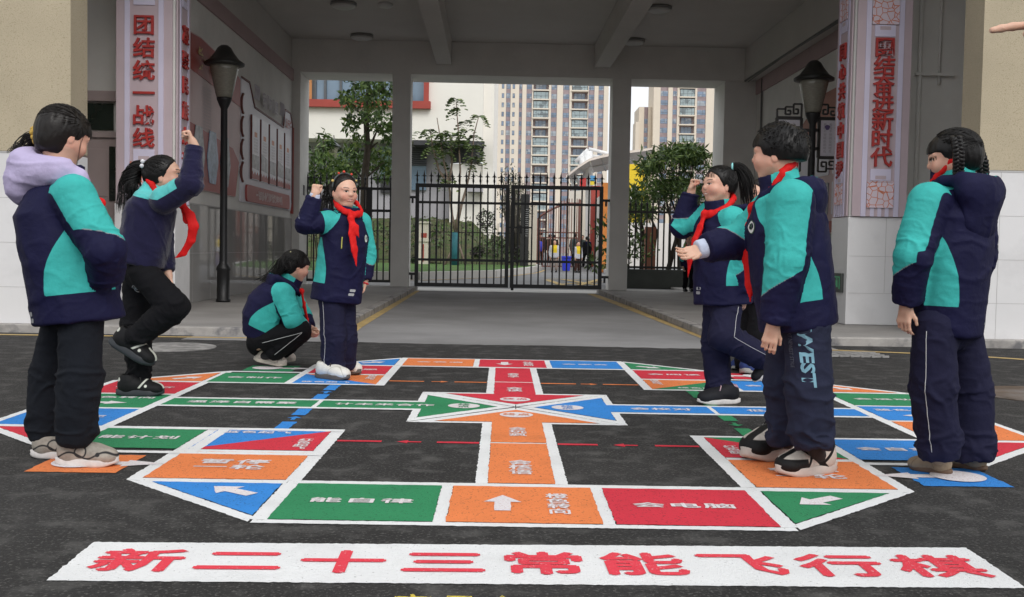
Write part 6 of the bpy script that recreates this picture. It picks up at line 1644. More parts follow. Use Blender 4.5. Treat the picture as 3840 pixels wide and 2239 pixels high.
def make_scarf(parent, s, T):
    A, S, Fd, nk, k = T['A'], T['S'], T['F'], T['neck'], T['k']; F = Field()
    h = s.get('sch', .035); ring = []
    r = s.get('scr', .082)
    for t in np.linspace(0, 2 * math.pi, 17):
        ring.append(nk + S * math.sin(t) * r * 1.02 * k + Fd * (math.cos(t) * r * 1.05 + .012) * k + A * (h - s.get('tilt', .045) * math.cos(t) + .012 * (math.cos(t) < -.2)) * k)
    
    if s.get('ring', True):
        F.chain(ring, [.0095 * k] * len(ring), .012); c0 = sum(ring[:-1]) / 16
        F.chain([c0 + (q - c0) * 1.07 - A * .017 for q in ring], [.010 * k] * len(ring), .022)
    if s.get('knot') is not None:
        kn = V(s['knot']); F.ell(kn, V(.020, .018, .022) * k, None, .012)
        
        if s.get('ring', True): F.chain([ring[1], kn], [.016, .013], .015); F.chain([ring[-2], kn], [.016, .013], .015)
        for tl in s['tails']:
            P = [kn] + [V(p) for p in tl]; n = len(P)
            wd = [.012] + [.034 * (1 - .6 * i / max(1, n - 2)) for i in range(n - 1)]; wd[-1] = .006
            if n > 2: wd[1] = .026
            nf = nrm(s.get('scn', Fd))
            F.chain(P, [w * k for w in wd], .015, flat=(nf, .32))
    v, f = F.mesh(.0048, 1); N = normals(v, f)
    v = v + N * (folds(v / V(.03, .03, .08) + 2, 61) * .0016)[:, None]
    return mesh_obj('neckerchief', v, f, M_scarf, parent)

def make_person(s, label, group=None, vox=(.0058, .0056, .0034)):
    base = V(s['base']); e = empty('person', tuple(base), label, 'person', group)
    h = Head(s['head'], s.get('H', .21), s['hyaw'], s.get('hpitch', 0), s.get('hroll', 0))
    # body: one continuous skin surface
    F = Field(); nk = V(s['neck']); hem = V(s['hem']); A = nrm(nk - hem)
    add_head(F, h, s.get('smile', .5), nk - A * .02)
    hipc = (V(s['legL'][0]) + V(s['legR'][0])) / 2
    F.chain([nk - A * .04, nk - A * .16, (nk + hipc) / 2, hipc], [.045, .085, .075, .07], .05)
    for sd, an in ((1, 'L'), (-1, 'R')):
        J = [V(j) for j in s['arm' + an][:4]]
        F.chain([nk - A * .05, J[0], J[1], J[2]], [.04, .042, .034, .022], .02)
        hk = s['hand' + an]
        if hk: hand(F, J[2] + nrm(J[3] - J[2]) * .012, J[3] - J[2], hk[1], hk[0], hk[2] if len(hk) > 2 else sd, s.get('hsc', .88))
        L = [V(j) for j in s['leg' + an]]; F.chain([hipc, L[0], L[1], L[2]], [.07, .055, .038, .030], .03); F.rc(L[2], V(s['foot' + an][0]) + (V(s['foot' + an][1]) - V(s['foot' + an][0])) * .30 + V(0, 0, .03), .022, .016, .02)
    v, f = F.mesh(vox[2], 1)
    body = mesh_obj('body', v, f, M_skin, e, face_attrs(v, h, s.get('smile', .5), s.get('openm', 0)))
    jo, jv, jf, T = make_jacket(e, s, vox[0])
    jb = BVHTree.FromPolygons([Vector(p) for p in jv], [list(q) for q in jf])
    tr, tb, legs = make_trousers(e, s, vox[1], s.get('pmat', M_pnavy))
    for an in 'RL':
        ft = s['foot' + an]; a_ = V(s['leg' + an][2]); g_ = V(ft[0]) + (V(ft[1]) - V(ft[0])) * .25 + V(ft[2] if len(ft) > 2 else (0, 0, 1)) * .05; kd = nrm(V(s['leg' + an][1]) - a_)
        MB().tube([g_, (g_ + a_) / 2, a_, a_ + kd * .06], [.033 * s.get('k', 1), .034 * s.get('k', 1), .036 * s.get('k', 1), .036 * s.get('k', 1)], 14).build('sock', s.get('smat', M_sock), e)
        shoe(e, ft[0], ft[1], ft[2] if len(ft) > 2 else (0, 0, 1), np.linalg.norm(V(ft[1]) - V(ft[0])), s['shoe'])
    if s.get('hood', True): make_hood(jo, s, T)
    if s.get('scarf', True): make_scarf(e, s, T)
    A, S, Fd, k = T['A'], T['S'], T['F'], T['k']
    P = lambda x, t: T['hem'] + A * T['L'] * t + S * x
    if s.get('badge', True):
        pts = [(.024 * math.cos(t), .027 * math.sin(t)) for t in np.linspace(0, 6.283, 25)[:-1]]
        d = nrm(-Fd - S * .35)
        b = decal(jb, pts, P(.082 * k, .745), np.cross(A, -d), A, d, M_badge1, jo, 'badge', .0015)
        if b:
            decal(jb, [(x * .86, y * .86) for x, y in pts], P(.082 * k, .745), np.cross(A, -d), A, d, M_badge2, b, 'badge_face', .0024)
            sw = MB(); cc = P(.082 * k, .745); rt = nrm(np.cross(A, -d)); pl = []
            for t in np.linspace(0, 8.5, 26):
                r_ = .0025 + .0012 * t; q = cc + rt * r_ * math.cos(t) + A * r_ * math.sin(t) - d * .5
                hh = jb.ray_cast(Vector(q), Vector(d))
                if hh[0] is not None: pl.append(V(hh[0]) - d * .0032)
            if len(pl) > 5: sw.tube(pl, .0014, 4).build('badge_swirl', M_badge1, b)
    if s.get('zip', True):
        pl = []
        for t in np.linspace(.60, .73, 8):
            hh = jb.ray_cast(Vector(P(-.075 * k, t) + Fd * .5), Vector(-Fd))
            if hh[0] is not None: pl.append(V(hh[0]) + Fd * .002)
        if len(pl) > 3: MB().tube(pl, .0042, 5).build('pocket_zip', M_zip, jo)
    for (side, t) in s.get('patches', ()):
        d = -Fd if side[0] == 'f' else Fd; sx = side[1]
        for q in (0, 1): decal(jb, rounded(.046, .017, .006, .25), P(sx * k, t + .045 * q) + S * .008 * q, np.cross(A, -d), A, d, M_refl, jo, 'reflective_patch', .0014)
    if s.get('extra'): s['extra'](e, body, jo, tr, h, T, jb, tb, legs)
    return e
M_sock = mat('dark sock', (0.012, 0.011, 0.013), .9); M_sockb = mat('tan boot shaft', (0.28, 0.22, 0.155), .9); M_sockr = mat('dark red sock', (0.07, 0.012, 0.010), .9); M_badge1 = mat('badge green', (0.05, 0.10, 0.06), .6); M_badge2 = mat('badge white', (0.62, 0.66, 0.64), .6); M_zip = mat('yellow zip', (0.52, 0.50, 0.10), .5)

def px(s, Y0):
    """turn measured (px, py, depth offset) joints into world points"""
    q = lambda p: V(at(p[0], p[1], Y0 + (p[2] if len(p) > 2 else 0)))
    out = dict(s)
    for kx in ('hem', 'neck', 'head', 'knot'):
        if kx in s and s[kx] is not None: out[kx] = q(s[kx])
    for kx in ('armL', 'armR', 'legL', 'legR'): out[kx] = [q(p) for p in s[kx]]
    if 'tails' in s: out['tails'] = [[q(p) for p in tl] for tl in s['tails']]
    for kx in ('footL', 'footR'):
        a, b = s[kx][:2]
        g = lambda p: V(onz(*p)) if len(p) == 2 else q(p)
        out[kx] = [g(a), g(b)] + list(s[kx][2:])
    return out
def pxp(pts, Y0): return [V(at(p[0], p[1], Y0 + (p[2] if len(p) > 2 else 0))) for p in pts]
def cuff(e, w, d, r, l=.04):
    F = Field(); w = V(w); d = nrm(d); F.chain([w - d * .03, w + d * l], [r, r * .94], .01, cut=.002); v, f = F.mesh(.005, 1); mesh_obj('shirt_cuff', v, f, M_white_c, e)

# ------------------------------------------------------------------ the children
# 1 girl at the left with the lilac hood
Y = 4.15
def x1(e, body, jo, tr, h, T, jb, tb, legs):
    hair_cap(h, e, M_hair2, .16, .52, .05, bangs=.8, low=-.42, extra=lambda F: F.ell(h.P(0, -.17, -.24), V(.26, .26, .26) * h.H, h.M, .03))
    hr = MB(); tie = (h.loc(V(at(84, 333, Y + .03)))); td = nrm(V(at(100, 333, Y + .03)) - h.P(0, -.055, .135)); tdl = V(td @ h.l, td @ h.f, td @ h.u)
    st = strand_tubes(combed(h, tdl, 442, 1), 0.00110)
    tl = tail(None, pxp([(92, 333, .0), (72, 345, .02), (55, 368, .02), (38, 398, .0)], Y), 110, .022, .034, 2)
    for p in tl: st.tube([Vector(x) for x in p], [.0014] * (len(p) - 1) + [.0004], 4)
    r = np.random.default_rng(4)
    for i in range(46):   # fringe and side locks
        a = -1.1 + 2.0 * r.random(); z0 = .30
        pts = [cap_point(h, nrm(V(math.sin(a) * .9, math.cos(a), .9 - .1 * k))) for k in range(3)] + [h.P(.345 * math.sin(a), .37 * math.cos(a) + .03, .12 - .10 * k) for k in range(2 + int(2 * r.random()))]
        st.tube([Vector(x) for x in pts], .0012, 4)
    for i in range(2):
        b = r.random() * .1; pts = [h.P(-.33 + b * .3, .10 + b, .1), h.P(-.36 + b * .4, .12 + b, -.15), h.P(-.33 + b * .3, .18 + b, -.42), h.P(-.30 + b, .22 + b, -.42 - .3 * r.random())]
        st.tube([Vector(x) for x in pts], .0008, 4)
    st.build('hair_strands', M_hair2, e)
    m = MB(); c = Vector(at(88, 333, Y))
    for i in range(9):
        t = i / 9 * 6.283; m.lathe(c + Vector((.004 * math.sin(t * 2), .024 * math.cos(t), .026 * math.sin(t))), [(.002, -.012), (.012, -.006), (.013, .004), (.003, .012)], 8)
    m.build('scrunchie', zone_mat('yellow scrunchie', [('', (0.55, 0.36, 0.08))], .6, var=.35, vscale=60), e)
    F = Field(); q = lambda a: pxp([a], Y)[0]
    F.ell(q((88, 432, .0)), V(.108, .125, .088), None, .04); F.ell(q((62, 470, .0)), V(.062, .10, .055), None, .05); F.ell(q((72, 390, .0)), V(.055, .11, .045), None, .04)
    F.chain([q((100, 420, -.09)), q((150, 424, -.115)), q((192, 438, -.095)), q((216, 462, -.03))], [.062, .056, .040, .022], .04)
    F.chain([q((110, 425, .10)), q((150, 430, .12)), q((192, 440, .08)), q((214, 465, .0))], [.06, .05, .034, .018], .04)
    F.ell(q((163, 368, .0)), V(.100, .082, .100), None, .03, 's')
    v, f = F.mesh(.007, 2); N = normals(v, f); v = v + N * (folds(v / V(.11, .2, .06) + 9, 71) * .006)[:, None]
    mesh_obj('lilac_hood', v, f, M_lilac, jo)
girl1 = make_person(px(dict(base=V(onz(190, 1140)), hem=(197, 792), neck=(154, 438), face=28, bend=(0, -.02, -.042, -.05, -.03, 0), lens=46, phi0=84, w=(.180, .182, .180, .165, .14, .07), d=(.172, .162, .150, .145, .10, .068),
    armR=[(180, 482, -.14), (258, 618, -.18), (266, 692, -.11), (258, 728, -.06)], armL=[(142, 474, .14), (205, 640, .2), (262, 715, .06), (270, 750, .03)], sr=(.080, .080, .062), handR=None, handL=None,
    legR=[(200, 762, -.065), (196, 930, -.085), (183, 1085, -.075)], legL=[(168, 762, .08), (122, 930, .10), (112, 1075, .11)], lr=(.092, .082, .078, .045), pmat=M_pcharc,
    footR=[(143, 1144), (288, 1147)], footL=[(82, 1125), (215, 1128)], shoe='sneaker', head=(157, 335, 0), H=.212, hyaw=54, hpitch=-20, smile=.3, hood=False, scarf=True, ring=False, knot=(248, 500, .10), tails=[[(262, 540, .12), (268, 570, .12)]],
    badge=False, zip=False, te=.50, patches=((('b', -.03), .045),), seed=1, extra=x1), Y), 'girl with a lilac hood and yellow scrunchie on the orange square, seen from behind')

# 2 girl hopping on one leg at the left, fist raised
Y = 6.0
def x2(e, body, jo, tr, h, T, jb, tb, legs):
    hair_cap(h, e, M_hair, .13, .55, .045, low=-.2)
    td = nrm(V(at(356, 405, Y)) - h.P(0, -.055, .135)); tdl = V(td @ h.l, td @ h.f, td @ h.u)
    st = strand_tubes(combed(h, tdl, 408, 11), 0.00102)
    for p in tail(None, pxp([(358, 404), (336, 412), (322, 440), (318, 480), (312, 530)], Y), 210, .022, .062, 12, .1): st.tube([Vector(x) for x in p], [.0016] * (len(p) - 1) + [.0005], 4)
    st.build('hair_strands', M_hair, e)
    m = MB()
    for c in ((351, 397), (349, 408)): m.lathe(Vector(at(c[0], c[1], Y - .06)), [(.001, -.013), (.009, -.009), (.013, 0), (.009, .009), (.001, .013)], 12)
    m.build('hair_beads', mat('pearl beads', (0.65, 0.65, 0.68), .2), e)
    d = V(0, 1, 0)
    vs, fs = text_mesh('m', .03, .001); c = V(at(342, 710, Y))
    lg = decal(tb, [(x, y) for x, y, _ in vs], c, (1, 0, 0), (0, 0, 1), d, P_white, tr, 'leg_logo', .002, fs)
    ring = []; n = 20; ri = [(.0185 * math.cos(t), .0175 * math.sin(t)) for t in np.linspace(0, 6.283, n + 1)[:-1]]; ro = [(x * 1.13, y * 1.13) for x, y in ri]
    decal(tb, ri + ro, c, (1, 0, 0), (0, 0, 1), d, P_white, tr, 'leg_logo_ring', .002, [(i, (i + 1) % n, n + (i + 1) % n, n + i) for i in range(n)])
hop1 = make_person(px(dict(hsc=1.02, base=V(onz(345, 975)), hem=(342, 648), neck=(384, 466), face=12, w=(.168, .168, .165, .16, .14, .066), d=(.140, .140, .140, .135, .10, .064),
    armR=[(405, 492, -.135), (470, 452, -.17), (478, 360, -.12), (462, 318, -.12)], armL=[(372, 492, .14), (398, 585, .17), (411, 668, .10), (424, 704, .09)], sr=(.074, .066, .046), handR=('fist', (-1, -.25, -.1), -1), handL=('relaxed', (-.8, -.3, 0)),
    legR=[(352, 668, -.085), (428, 756, -.11), (330, 832, -.08)], legL=[(340, 668, .085), (337, 800, .07), (342, 938, .03)], lr=(.094, .086, .066, .054), pmat=M_pblack,
    footR=[(268, 846, -.06), (372, 906, -.06), (.50, 0, .86)], footL=[(290, 974), (402, 975)], smat=M_sockr, shoe='black', head=(404, 433, 0), H=.212, hyaw=8, hpitch=8, smile=.4, hood=False, collar=True, ch=.03, style='fleece', jmat=M_fleece,
    scarf=True, knot=(446, 500, -.04), tails=[[(468, 530, -.05), (476, 556, -.06), (470, 590, -.05), (452, 622, -.04), (430, 636, -.04)], [(462, 540, -.02), (482, 549, -.03)]], scn=(.3, -1, .1), sch=.0, scr=.07, tilt=.05, badge=False, zip=False, seed=2, extra=x2), Y),
    'girl in a fleece jacket hopping on one leg with her right fist raised')

# 3 girl crouching
Y = 7.55
def x3(e, body, jo, tr, h, T, jb, tb, legs):
    hair_cap(h, e, M_hair, .20, .50, .05, bangs=.5, low=-.35, vox=.005)
    td = nrm(V(-.25, -.7, .75)); st = strand_tubes(combed(h, td, 272, 21), 0.00119)
    r = np.random.default_rng(22)
    for i in range(620):   # loose hair falling over the back of the head
        d = nrm(V(r.normal() * .8, -abs(r.normal()) - .15, abs(r.normal()) * .8 + .1)); a = cap_point(h, d, .003); u = r.random()
        b = cap_point(h, nrm(d * V(1, 1, .2) + V(0, -.25, -.05)), .006)
        x_, y_, _ = h.loc(b)
        c = V(at(700 + 12 * r.normal(), 660, Y + .06 * r.normal())); en = V(at(664 + 14 * r.normal(), 690 + 6 * r.normal(), Y + .05 * r.normal()))
        st.tube([Vector(p) for p in (a, b, (b + c) / 2 + V(-.01, 0, .01), c, en)], [.0016, .0016, .0016, .0014, .0005], 4)
    st.build('hair_strands', M_hair, e)
    m = MB(); c = Vector(at(713, 625, Y - .05)); m.tube([c + Vector((.012 * math.sin(t), -.008 * math.cos(t), .016 * math.cos(t))) for t in np.linspace(.2, 4.2, 12)], .006, 6)
    m.build('hair_tie', mat('cream hair tie', (0.62, 0.60, 0.36), .5), e)
crouch = make_person(px(dict(base=V(onz(670, 903)), hem=(640, 838), neck=(712, 692), face=14, w=(.150, .172, .172, .165, .14, .066), d=(.135, .150, .145, .130, .10, .064), bend=(-.0, -.055, -.065, -.045, -.02, 0), T=None,
    armR=[(694, 722, -.13), (720, 786, -.15), (752, 812, -.07), (776, 826, -.05)], armL=[(708, 715, .13), (742, 776, .15), (760, 806, .05), (784, 820, .0)], sr=(.078, .074, .054), handR=('clasp', (.2, .6, .6)), handL=('clasp', (0, -.9, -.2)),
    legR=[(634, 842, -.085), (736, 815, -.12), (668, 872, -.09)], legL=[(640, 838, .085), (746, 808, .10), (690, 868, .08)], lr=(.092, .084, .064, .05), pmat=M_pblack, piping=(-1,), pipef=.2,
    footR=[(626, 888, -.03), (702, 904, -.03), (-.18, 0, .98)], footL=[(650, 880, .2), (724, 893, .2), (-.15, 0, .98)], shoe='white', head=(728, 655, 0), H=.205, hyaw=32, hpitch=-14, hd=.10, hs=.85, te=.78,
    knot=(742, 716, -.03), tails=[[(748, 750, -.04), (756, 790, -.05), (760, 800, -.05)]], ring=False, badge=False, zip=True, seed=3, pfold=.6, extra=x3), Y), 'girl crouching at the far left corner of the floor game, looking away')

# 4 girl in the middle with a hairband, fist raised
Y = 7.0
def x4(e, body, jo, tr, h, T, jb, tb, legs):
    hair_cap(h, e, M_hair2, .135, .44, .035, low=-.18)
    st = strand_tubes(combed(h, V(0, -.9, .45), 442, 31), 0.00094)
    for p in tail(None, pxp([(822, 450, .1), (806, 480, .14), (800, 510, .13), (806, 545, .10)], Y), 90, .02, .045, 32): st.tube([Vector(x) for x in p], [.0015] * (len(p) - 1) + [.0005], 4)
    st.build('hair_strands', M_hair2, e)
    m = MB(); arc = [cap_point(h, nrm(V(math.cos(t), .16, math.sin(t) * 1.0 - .02)), .004) for t in np.linspace(-.05, math.pi + .05, 22)]
    m.tube(arc, .0085, 6, flat=.6); o = m.build('hairband', mat('grey hairband', (0.075, 0.085, 0.085), .7), e)
    b = MB(); b2 = MB()
    for t, mm, r in ((1.05, b, .009), (1.65, b, .010), (2.05, b, .008), (2.75, b2, .010), (.5, b2, .008)):
        c = Vector(cap_point(h, nrm(V(math.cos(t), .18, math.sin(t))), .014)); mm.lathe(c, [(.001, -r), (r * .8, -r * .5), (r, 0), (r * .8, r * .5), (.001, r)], 10)
    b.build('bead', mat('red bead', (0.65, 0.06, 0.035), .4), o); b2.build('bead', mat('yellow bead', (0.55, 0.40, 0.12), .4), o)
    w = V(at(774, 484, Y - .16)); cuff(e, w, V(at(778, 462, Y - .16)) - w, .036, .02)
    w = V(at(897, 690, Y + .08)); d = nrm(V(at(885, 736, Y + .06)) - w); s_ = nrm(np.cross(d, V(0, 1, 0))); c_ = w + d * .018
    MB().tube([c_ + (s_ * math.cos(t) + np.cross(d, s_) * math.sin(t)) * .028 for t in np.linspace(0, 6.283, 15)], .006, 6).build('wrist_band', mat('red wristband', (.5, .02, .03), .5), e)
ctr = make_person(px(dict(base=V(onz(830, 930)), hem=(826, 742), neck=(853, 524), face=-52, w=(.168, .160, .154, .15, .13, .062), d=(.142, .134, .128, .124, .098, .06),
    armR=[(808, 545, -.08), (752, 552, -.17), (773, 484, -.17), (778, 458, -.17)], armL=[(886, 548, .10), (902, 622, .14), (897, 690, .08), (886, 738, .06)], sr=(.072, .068, .050), handR=('fist', (.3, .75, 0), -1), handL=('relaxed', (-.75, -.5, 0)),
    legR=[(814, 735, -.06), (822, 835, -.07), (816, 908, -.05)], legL=[(842, 735, .07), (848, 835, .04), (846, 898, .08)], lr=(.090, .084, .078, .072), pmat=M_pnavy, piping=(-1,), pipef=.35,
    footR=[(780, 930), (857, 938)], footL=[(812, 916), (884, 925)], shoe='derby', head=(846, 471, -.02), H=.207, hyaw=-50, hpitch=-2, smile=.5, openm=.6, knot=(863, 537, -.15), tails=[[(866, 575, -.18), (872, 615, -.19), (877, 655, -.19)], [(874, 560, -.17), (883, 584, -.17)]],
    hood=True, hs=.8, patches=((('f', .03), .11),), arm_back={-1: (.05, -.75, -.65)}, arm_thr={-1: -.15}, wrap=.45, seed=4, sch=.05, extra=x4), Y), 'girl with a beaded hairband facing the camera with one fist raised')

# 5 smiling girl hopping on the right
Y = 6.13
def x5(e, body, jo, tr, h, T, jb, tb, legs):
    hair_cap(h, e, M_hair, .15, .46, .04, low=-.2)
    td = nrm(V(at(1801, 411, Y)) - h.P(0, -.055, .135)); tdl = V(td @ h.l, td @ h.f, td @ h.u)
    st = strand_tubes(combed(h, tdl, 442, 41), 0.00102)
    for p in tail(None, pxp([(1801, 410), (1818, 412), (1832, 430), (1840, 465), (1845, 515)], Y), 150, .02, .04, 42, .2): st.tube([Vector(x) for x in p], [.0016] * (len(p) - 1) + [.0005], 4)
    r = np.random.default_rng(43)
    for i in range(40):    # thin see-through fringe
        a = -.8 + 1.6 * r.random(); pts = [cap_point(h, nrm(V(math.sin(a) * .8, .75, .8)), .001), h.P(.30 * math.sin(a), .395 * math.cos(a * .9), .27), h.P(.31 * math.sin(a + .1), .405 * math.cos(a * .9), .16 - .05 * r.random())]
        st.tube([Vector(x) for x in pts], .0007, 3)
    st.build('hair_strands', M_hair, e)
    c = V(at(1802, 411, Y)); MB().tube([Vector(c + V(.006 * math.cos(t), .02 * math.cos(t), .02 * math.sin(t))) for t in np.linspace(0, 6.283, 14)], .006, 6).build('hair_tie', mat('mint hair tie', (0.25, 0.62, 0.62), .5), e)
hop2 = make_person(px(dict(base=V(onz(1768, 993)), hem=(1778, 748), neck=(1772, 512), face=206, w=(.176, .172, .168, .162, .14, .064), d=(.150, .144, .138, .13, .10, .062),
    armR=[(1742, 530, .12), (1676, 558, .17), (1700, 474, .13), (1707, 444, .12)], armL=[(1802, 540, -.13), (1824, 628, -.15), (1828, 714, -.12), (1826, 756, -.12)], sr=(.074, .070, .052), handR=('fist', (.75, -.65, 0), -1), handL=('relaxed', (-.4, .8, 0)),
    legR=[(1765, 748, .075), (1761, 860, .05), (1769, 970, .02)], legL=[(1792, 748, -.08), (1778, 826, -.13), (1884, 884, -.02)], lr=(.092, .086, .076, .066), pmat=M_pnavy, piping=(1,), pipef=-.1,
    footR=[(1816, 993), (1718, 996)], footL=[(1926, 890, .0), (1860, 944, -.01), (-.63, 0, .78)], shoe='runner', head=(1768, 456, 0), H=.206, hyaw=201, hpitch=3, smile=1.0, openm=1.3,
    knot=(1733, 526, -.04), tails=[[(1722, 560, -.06), (1708, 592, -.07), (1700, 606, -.07)], [(1716, 590, -.03), (1697, 640, -.02), (1692, 682, -.02)]], patches=((('f', -.03), .13),), arm_back={-1: (-.6, .2, -.8)}, arm_thr={-1: .35}, wrap=.7, hs=.85, seed=5, sch=.015, extra=x5), Y),
    'smiling girl with a high ponytail hopping with a raised fist beside the boy')

# 6 boy pointing with an open hand
Y = 4.17
def x6(e, body, jo, tr, h, T, jb, tb, legs):
    hair_cap(h, e, M_hair, .20, .42, .06, low=-.14, bangs=.9)
    r = np.random.default_rng(51); st = MB(); wh = V(.05, -.45, .9)
    for i in range(1100):
        d = nrm(r.normal(size=3))
        if d[2] < -.25 or (d[1] > .2 and d[1] > .30 + .8 * d[2]): continue
        fl = nrm(d - nrm(wh) * (d @ nrm(wh)) + 1e-3); L = .06 + .05 * r.random()
        e_ = nrm(d + fl * .38 + V(0, 0, -.08)); m_ = nrm(d + fl * .18)
        st.tube([Vector(cap_point(h, d, -.002, .055)), Vector(cap_point(h, m_, .007 + .004 * r.random(), .055)), Vector(cap_point(h, e_, .004 + .006 * r.random(), .055))], [0.0013, .0012, .0004], 4)
    st.build('hair_strands', M_hair, e)
    w = V(at(1730, 611, Y + .06)); cuff(e, w, V(at(1690, 620, Y + .04)) - w, .040, .028)
    vs, fs = text_mesh('NEWEST', .085, .003, 1.0)
    pts = [(yv * .80, -x) for x, yv, _ in vs]
    M_txtb = mat('blue gradient print', (0.16, 0.33, 0.42), .5, .4, 6)
    decal(tb, pts, V(at(1972, 842, Y - .1)), (1, 0, 0), nrm(V(-.11, 0, 1)), (0.05, 1, 0), M_txtb, tr, 'leg_lettering', .002, fs)
    vs, fs = text_mesh('SPORT NEWEST STYLE', .016, 0, 1.0); decal(tb, [(yv, -x) for x, yv, _ in vs], V(at(1942, 850, Y - .1)), (1, 0, 0), nrm(V(-.10, 0, 1)), (0.1, 1, 0), mat('grey print', (.08, .09, .12), .6), tr, 'leg_print', .002, fs)
boy = make_person(px(dict(base=V(onz(1960, 1160)), hem=(1965, 805), neck=(1924, 458), face=158, w=(.172, .176, .176, .170, .15, .072), d=(.148, .158, .156, .150, .11, .070), k=1.0,
    armL=[(1948, 498, -.15), (1936, 640, -.19), (1903, 796, -.16), (1893, 842, -.16)], armR=[(1918, 498, .15), (1830, 590, .14), (1732, 611, .06), (1662, 632, .02)], sr=(.086, .080, .060), handL=('relaxed', (.2, .85, 0)), handR=('flat', (.1, -.75, .65)),
    legL=[(1988, 800, -.085), (1990, 960, -.09), (2002, 1092, -.09)], legR=[(1944, 800, .09), (1938, 960, .10), (1940, 1076, .12)], lr=(.102, .092, .084, .058), pmat=M_pgrey, pfold=1.5,
    footL=[(2048, 1160), (1914, 1173)], footR=[(1964, 1114), (1834, 1137)], shoe='boy', head=(1914, 379, 0), H=.213, hyaw=150, hpitch=0, smile=.7, knot=(1852, 512, .08), tails=[[(1846, 560, .06), (1842, 640, .05), (1844, 700, .04), (1846, 742, .04)]],
    scn=(-.6, -.8, 0), te=.66, hs=.95, hd=.17, ch=.055, sch=.020, scr=.064, tilt=.06, badge=True, patches=(), seed=6, extra=x6), Y), 'boy with short hair stretching out an open hand, seen from behind at the right')

# 7 girl at the right with braids
Y = 4.22
def x7(e, body, jo, tr, h, T, jb, tb, legs):
    hair_cap(h, e, M_hair, .17, .45, .045, bangs=.7, low=-.3)
    st = strand_tubes(combed(h, V(.55, -.75, .15), 150, 61) + combed(h, V(-.55, -.75, .1), 130, 62), .0012)
    r = np.random.default_rng(63)
    for i in range(60):
        a = -.9 + 1.8 * r.random(); pts = [cap_point(h, nrm(V(math.sin(a) * .8, .75, .85)), .001), h.P(.32 * math.sin(a), .41 * math.cos(a * .9), .25), h.P(.34 * math.sin(a + .1), .43 * math.cos(a * .9), .04 - .08 * r.random())]
        st.tube([Vector(x) for x in pts], .0009, 3)
    st.build('hair_strands', M_hair, e)
    b = MB(); pts = [V(at(p[0], p[1], Y + p[2])) for p in ((2352, 338, -.10), (2357, 365, -.125), (2358, 395, -.13), (2357, 425, -.12), (2358, 446, -.12))]
    braid(b, pts, .017); b.build('braid', M_hair, e)
    b = MB(); pts = [V(at(p[0], p[1], Y + p[2])) for p in ((2392, 372, .06), (2408, 376, .06), (2416, 400, .05), (2418, 430, .05), (2416, 452, .05))]
    braid(b, pts, .019); b.build('braid', M_hair, e)
    c = V(at(2398, 374, Y + .06)); MB().tube([Vector(c + V(0, .012 * math.cos(t), .018 * math.sin(t))) for t in np.linspace(0, 6.283, 12)], .005, 6).build('hair_tie', mat('pale hair tie', (.4, .5, .45), .5), e)
    A, S, Fd = T['A'], T['S'], T['F']
girl2 = make_person(px(dict(base=V(onz(2325, 1165)), hem=(2326, 826), neck=(2348, 448), face=131, w=(.144, .164, .174, .164, .144, .068), d=(.124, .136, .145, .139, .10, .066),
    armL=[(2284, 498, -.11), (2246, 632, -.15), (2230, 748, -.10), (2222, 800, -.10)], armR=[(2402, 492, .13), (2408, 630, .17), (2380, 742, .17), (2370, 790, .17)], sr=(.077, .073, .057), handL=('relaxed', (.7, .6, 0)), handR=('relaxed', (-.5, -.5, 0)),
    legL=[(2298, 806, -.07), (2296, 960, -.07), (2310, 1109, -.05)], legR=[(2362, 806, .075), (2388, 960, .09), (2394, 1115, .07)], lr=(.094, .088, .084, .082), pmat=M_pnavy, piping=(1,), pipef=-.15,
    footL=[(2338, 1169), (2236, 1153)], footR=[(2424, 1160), (2330, 1143)], smat=M_sockb, lcut=.03, shoe='boot', head=(2345, 388, 0), H=.206, hyaw=158, hpitch=-8, smile=.7, hs=1.08, hd=.20, ch=.075, sch=.052, scr=.066, tilt=.06, knot=None, badge=False, zip=False, te=.64,
    patches=((('b', -.085), .055),), seed=7, extra=x7), Y), 'girl with braids and tan boots seen from behind at the right')

# 8 child mostly hidden behind the hopping girl
Y = 7.7
def x8(e, body, jo, tr, h, T, jb, tb, legs): hair_cap(h, e, M_hair2, .15, .46, .06, low=-.3, vox=.006)
hid = make_person(px(dict(base=V(onz(1842, 918)), hem=(1858, 742), neck=(1862, 530), face=225, w=(.16, .16, .158, .15, .13, .062), d=(.13, .13, .128, .12, .09, .06),
    armR=[(1842, 548, .08), (1838, 625, .1), (1850, 690, .0), (1856, 715, -.02)], armL=[(1884, 548, -.08), (1890, 625, -.06), (1884, 690, -.1), (1880, 720, -.1)], sr=(.066, .06, .046), handR=('relaxed', (.5, .5, 0)), handL=('relaxed', (-.5, .5, 0)),
    legR=[(1848, 735, .06), (1844, 825, .05), (1826, 900, .08)], legL=[(1872, 735, -.06), (1862, 825, -.08), (1852, 900, -.02)], lr=(.082, .074, .064, .052), pmat=M_pblack, footR=[(1836, 905), (1806, 912)], footL=[(1862, 912), (1836, 924)], shoe='blue',
    head=(1866, 478, .0), H=.2, hyaw=215, hood=True, hs=.7, knot=None, badge=False, zip=False, seed=8, extra=x8), Y), 'child in black trousers and blue shoes mostly hidden behind the hopping girl', vox=(.009, .009, .005))

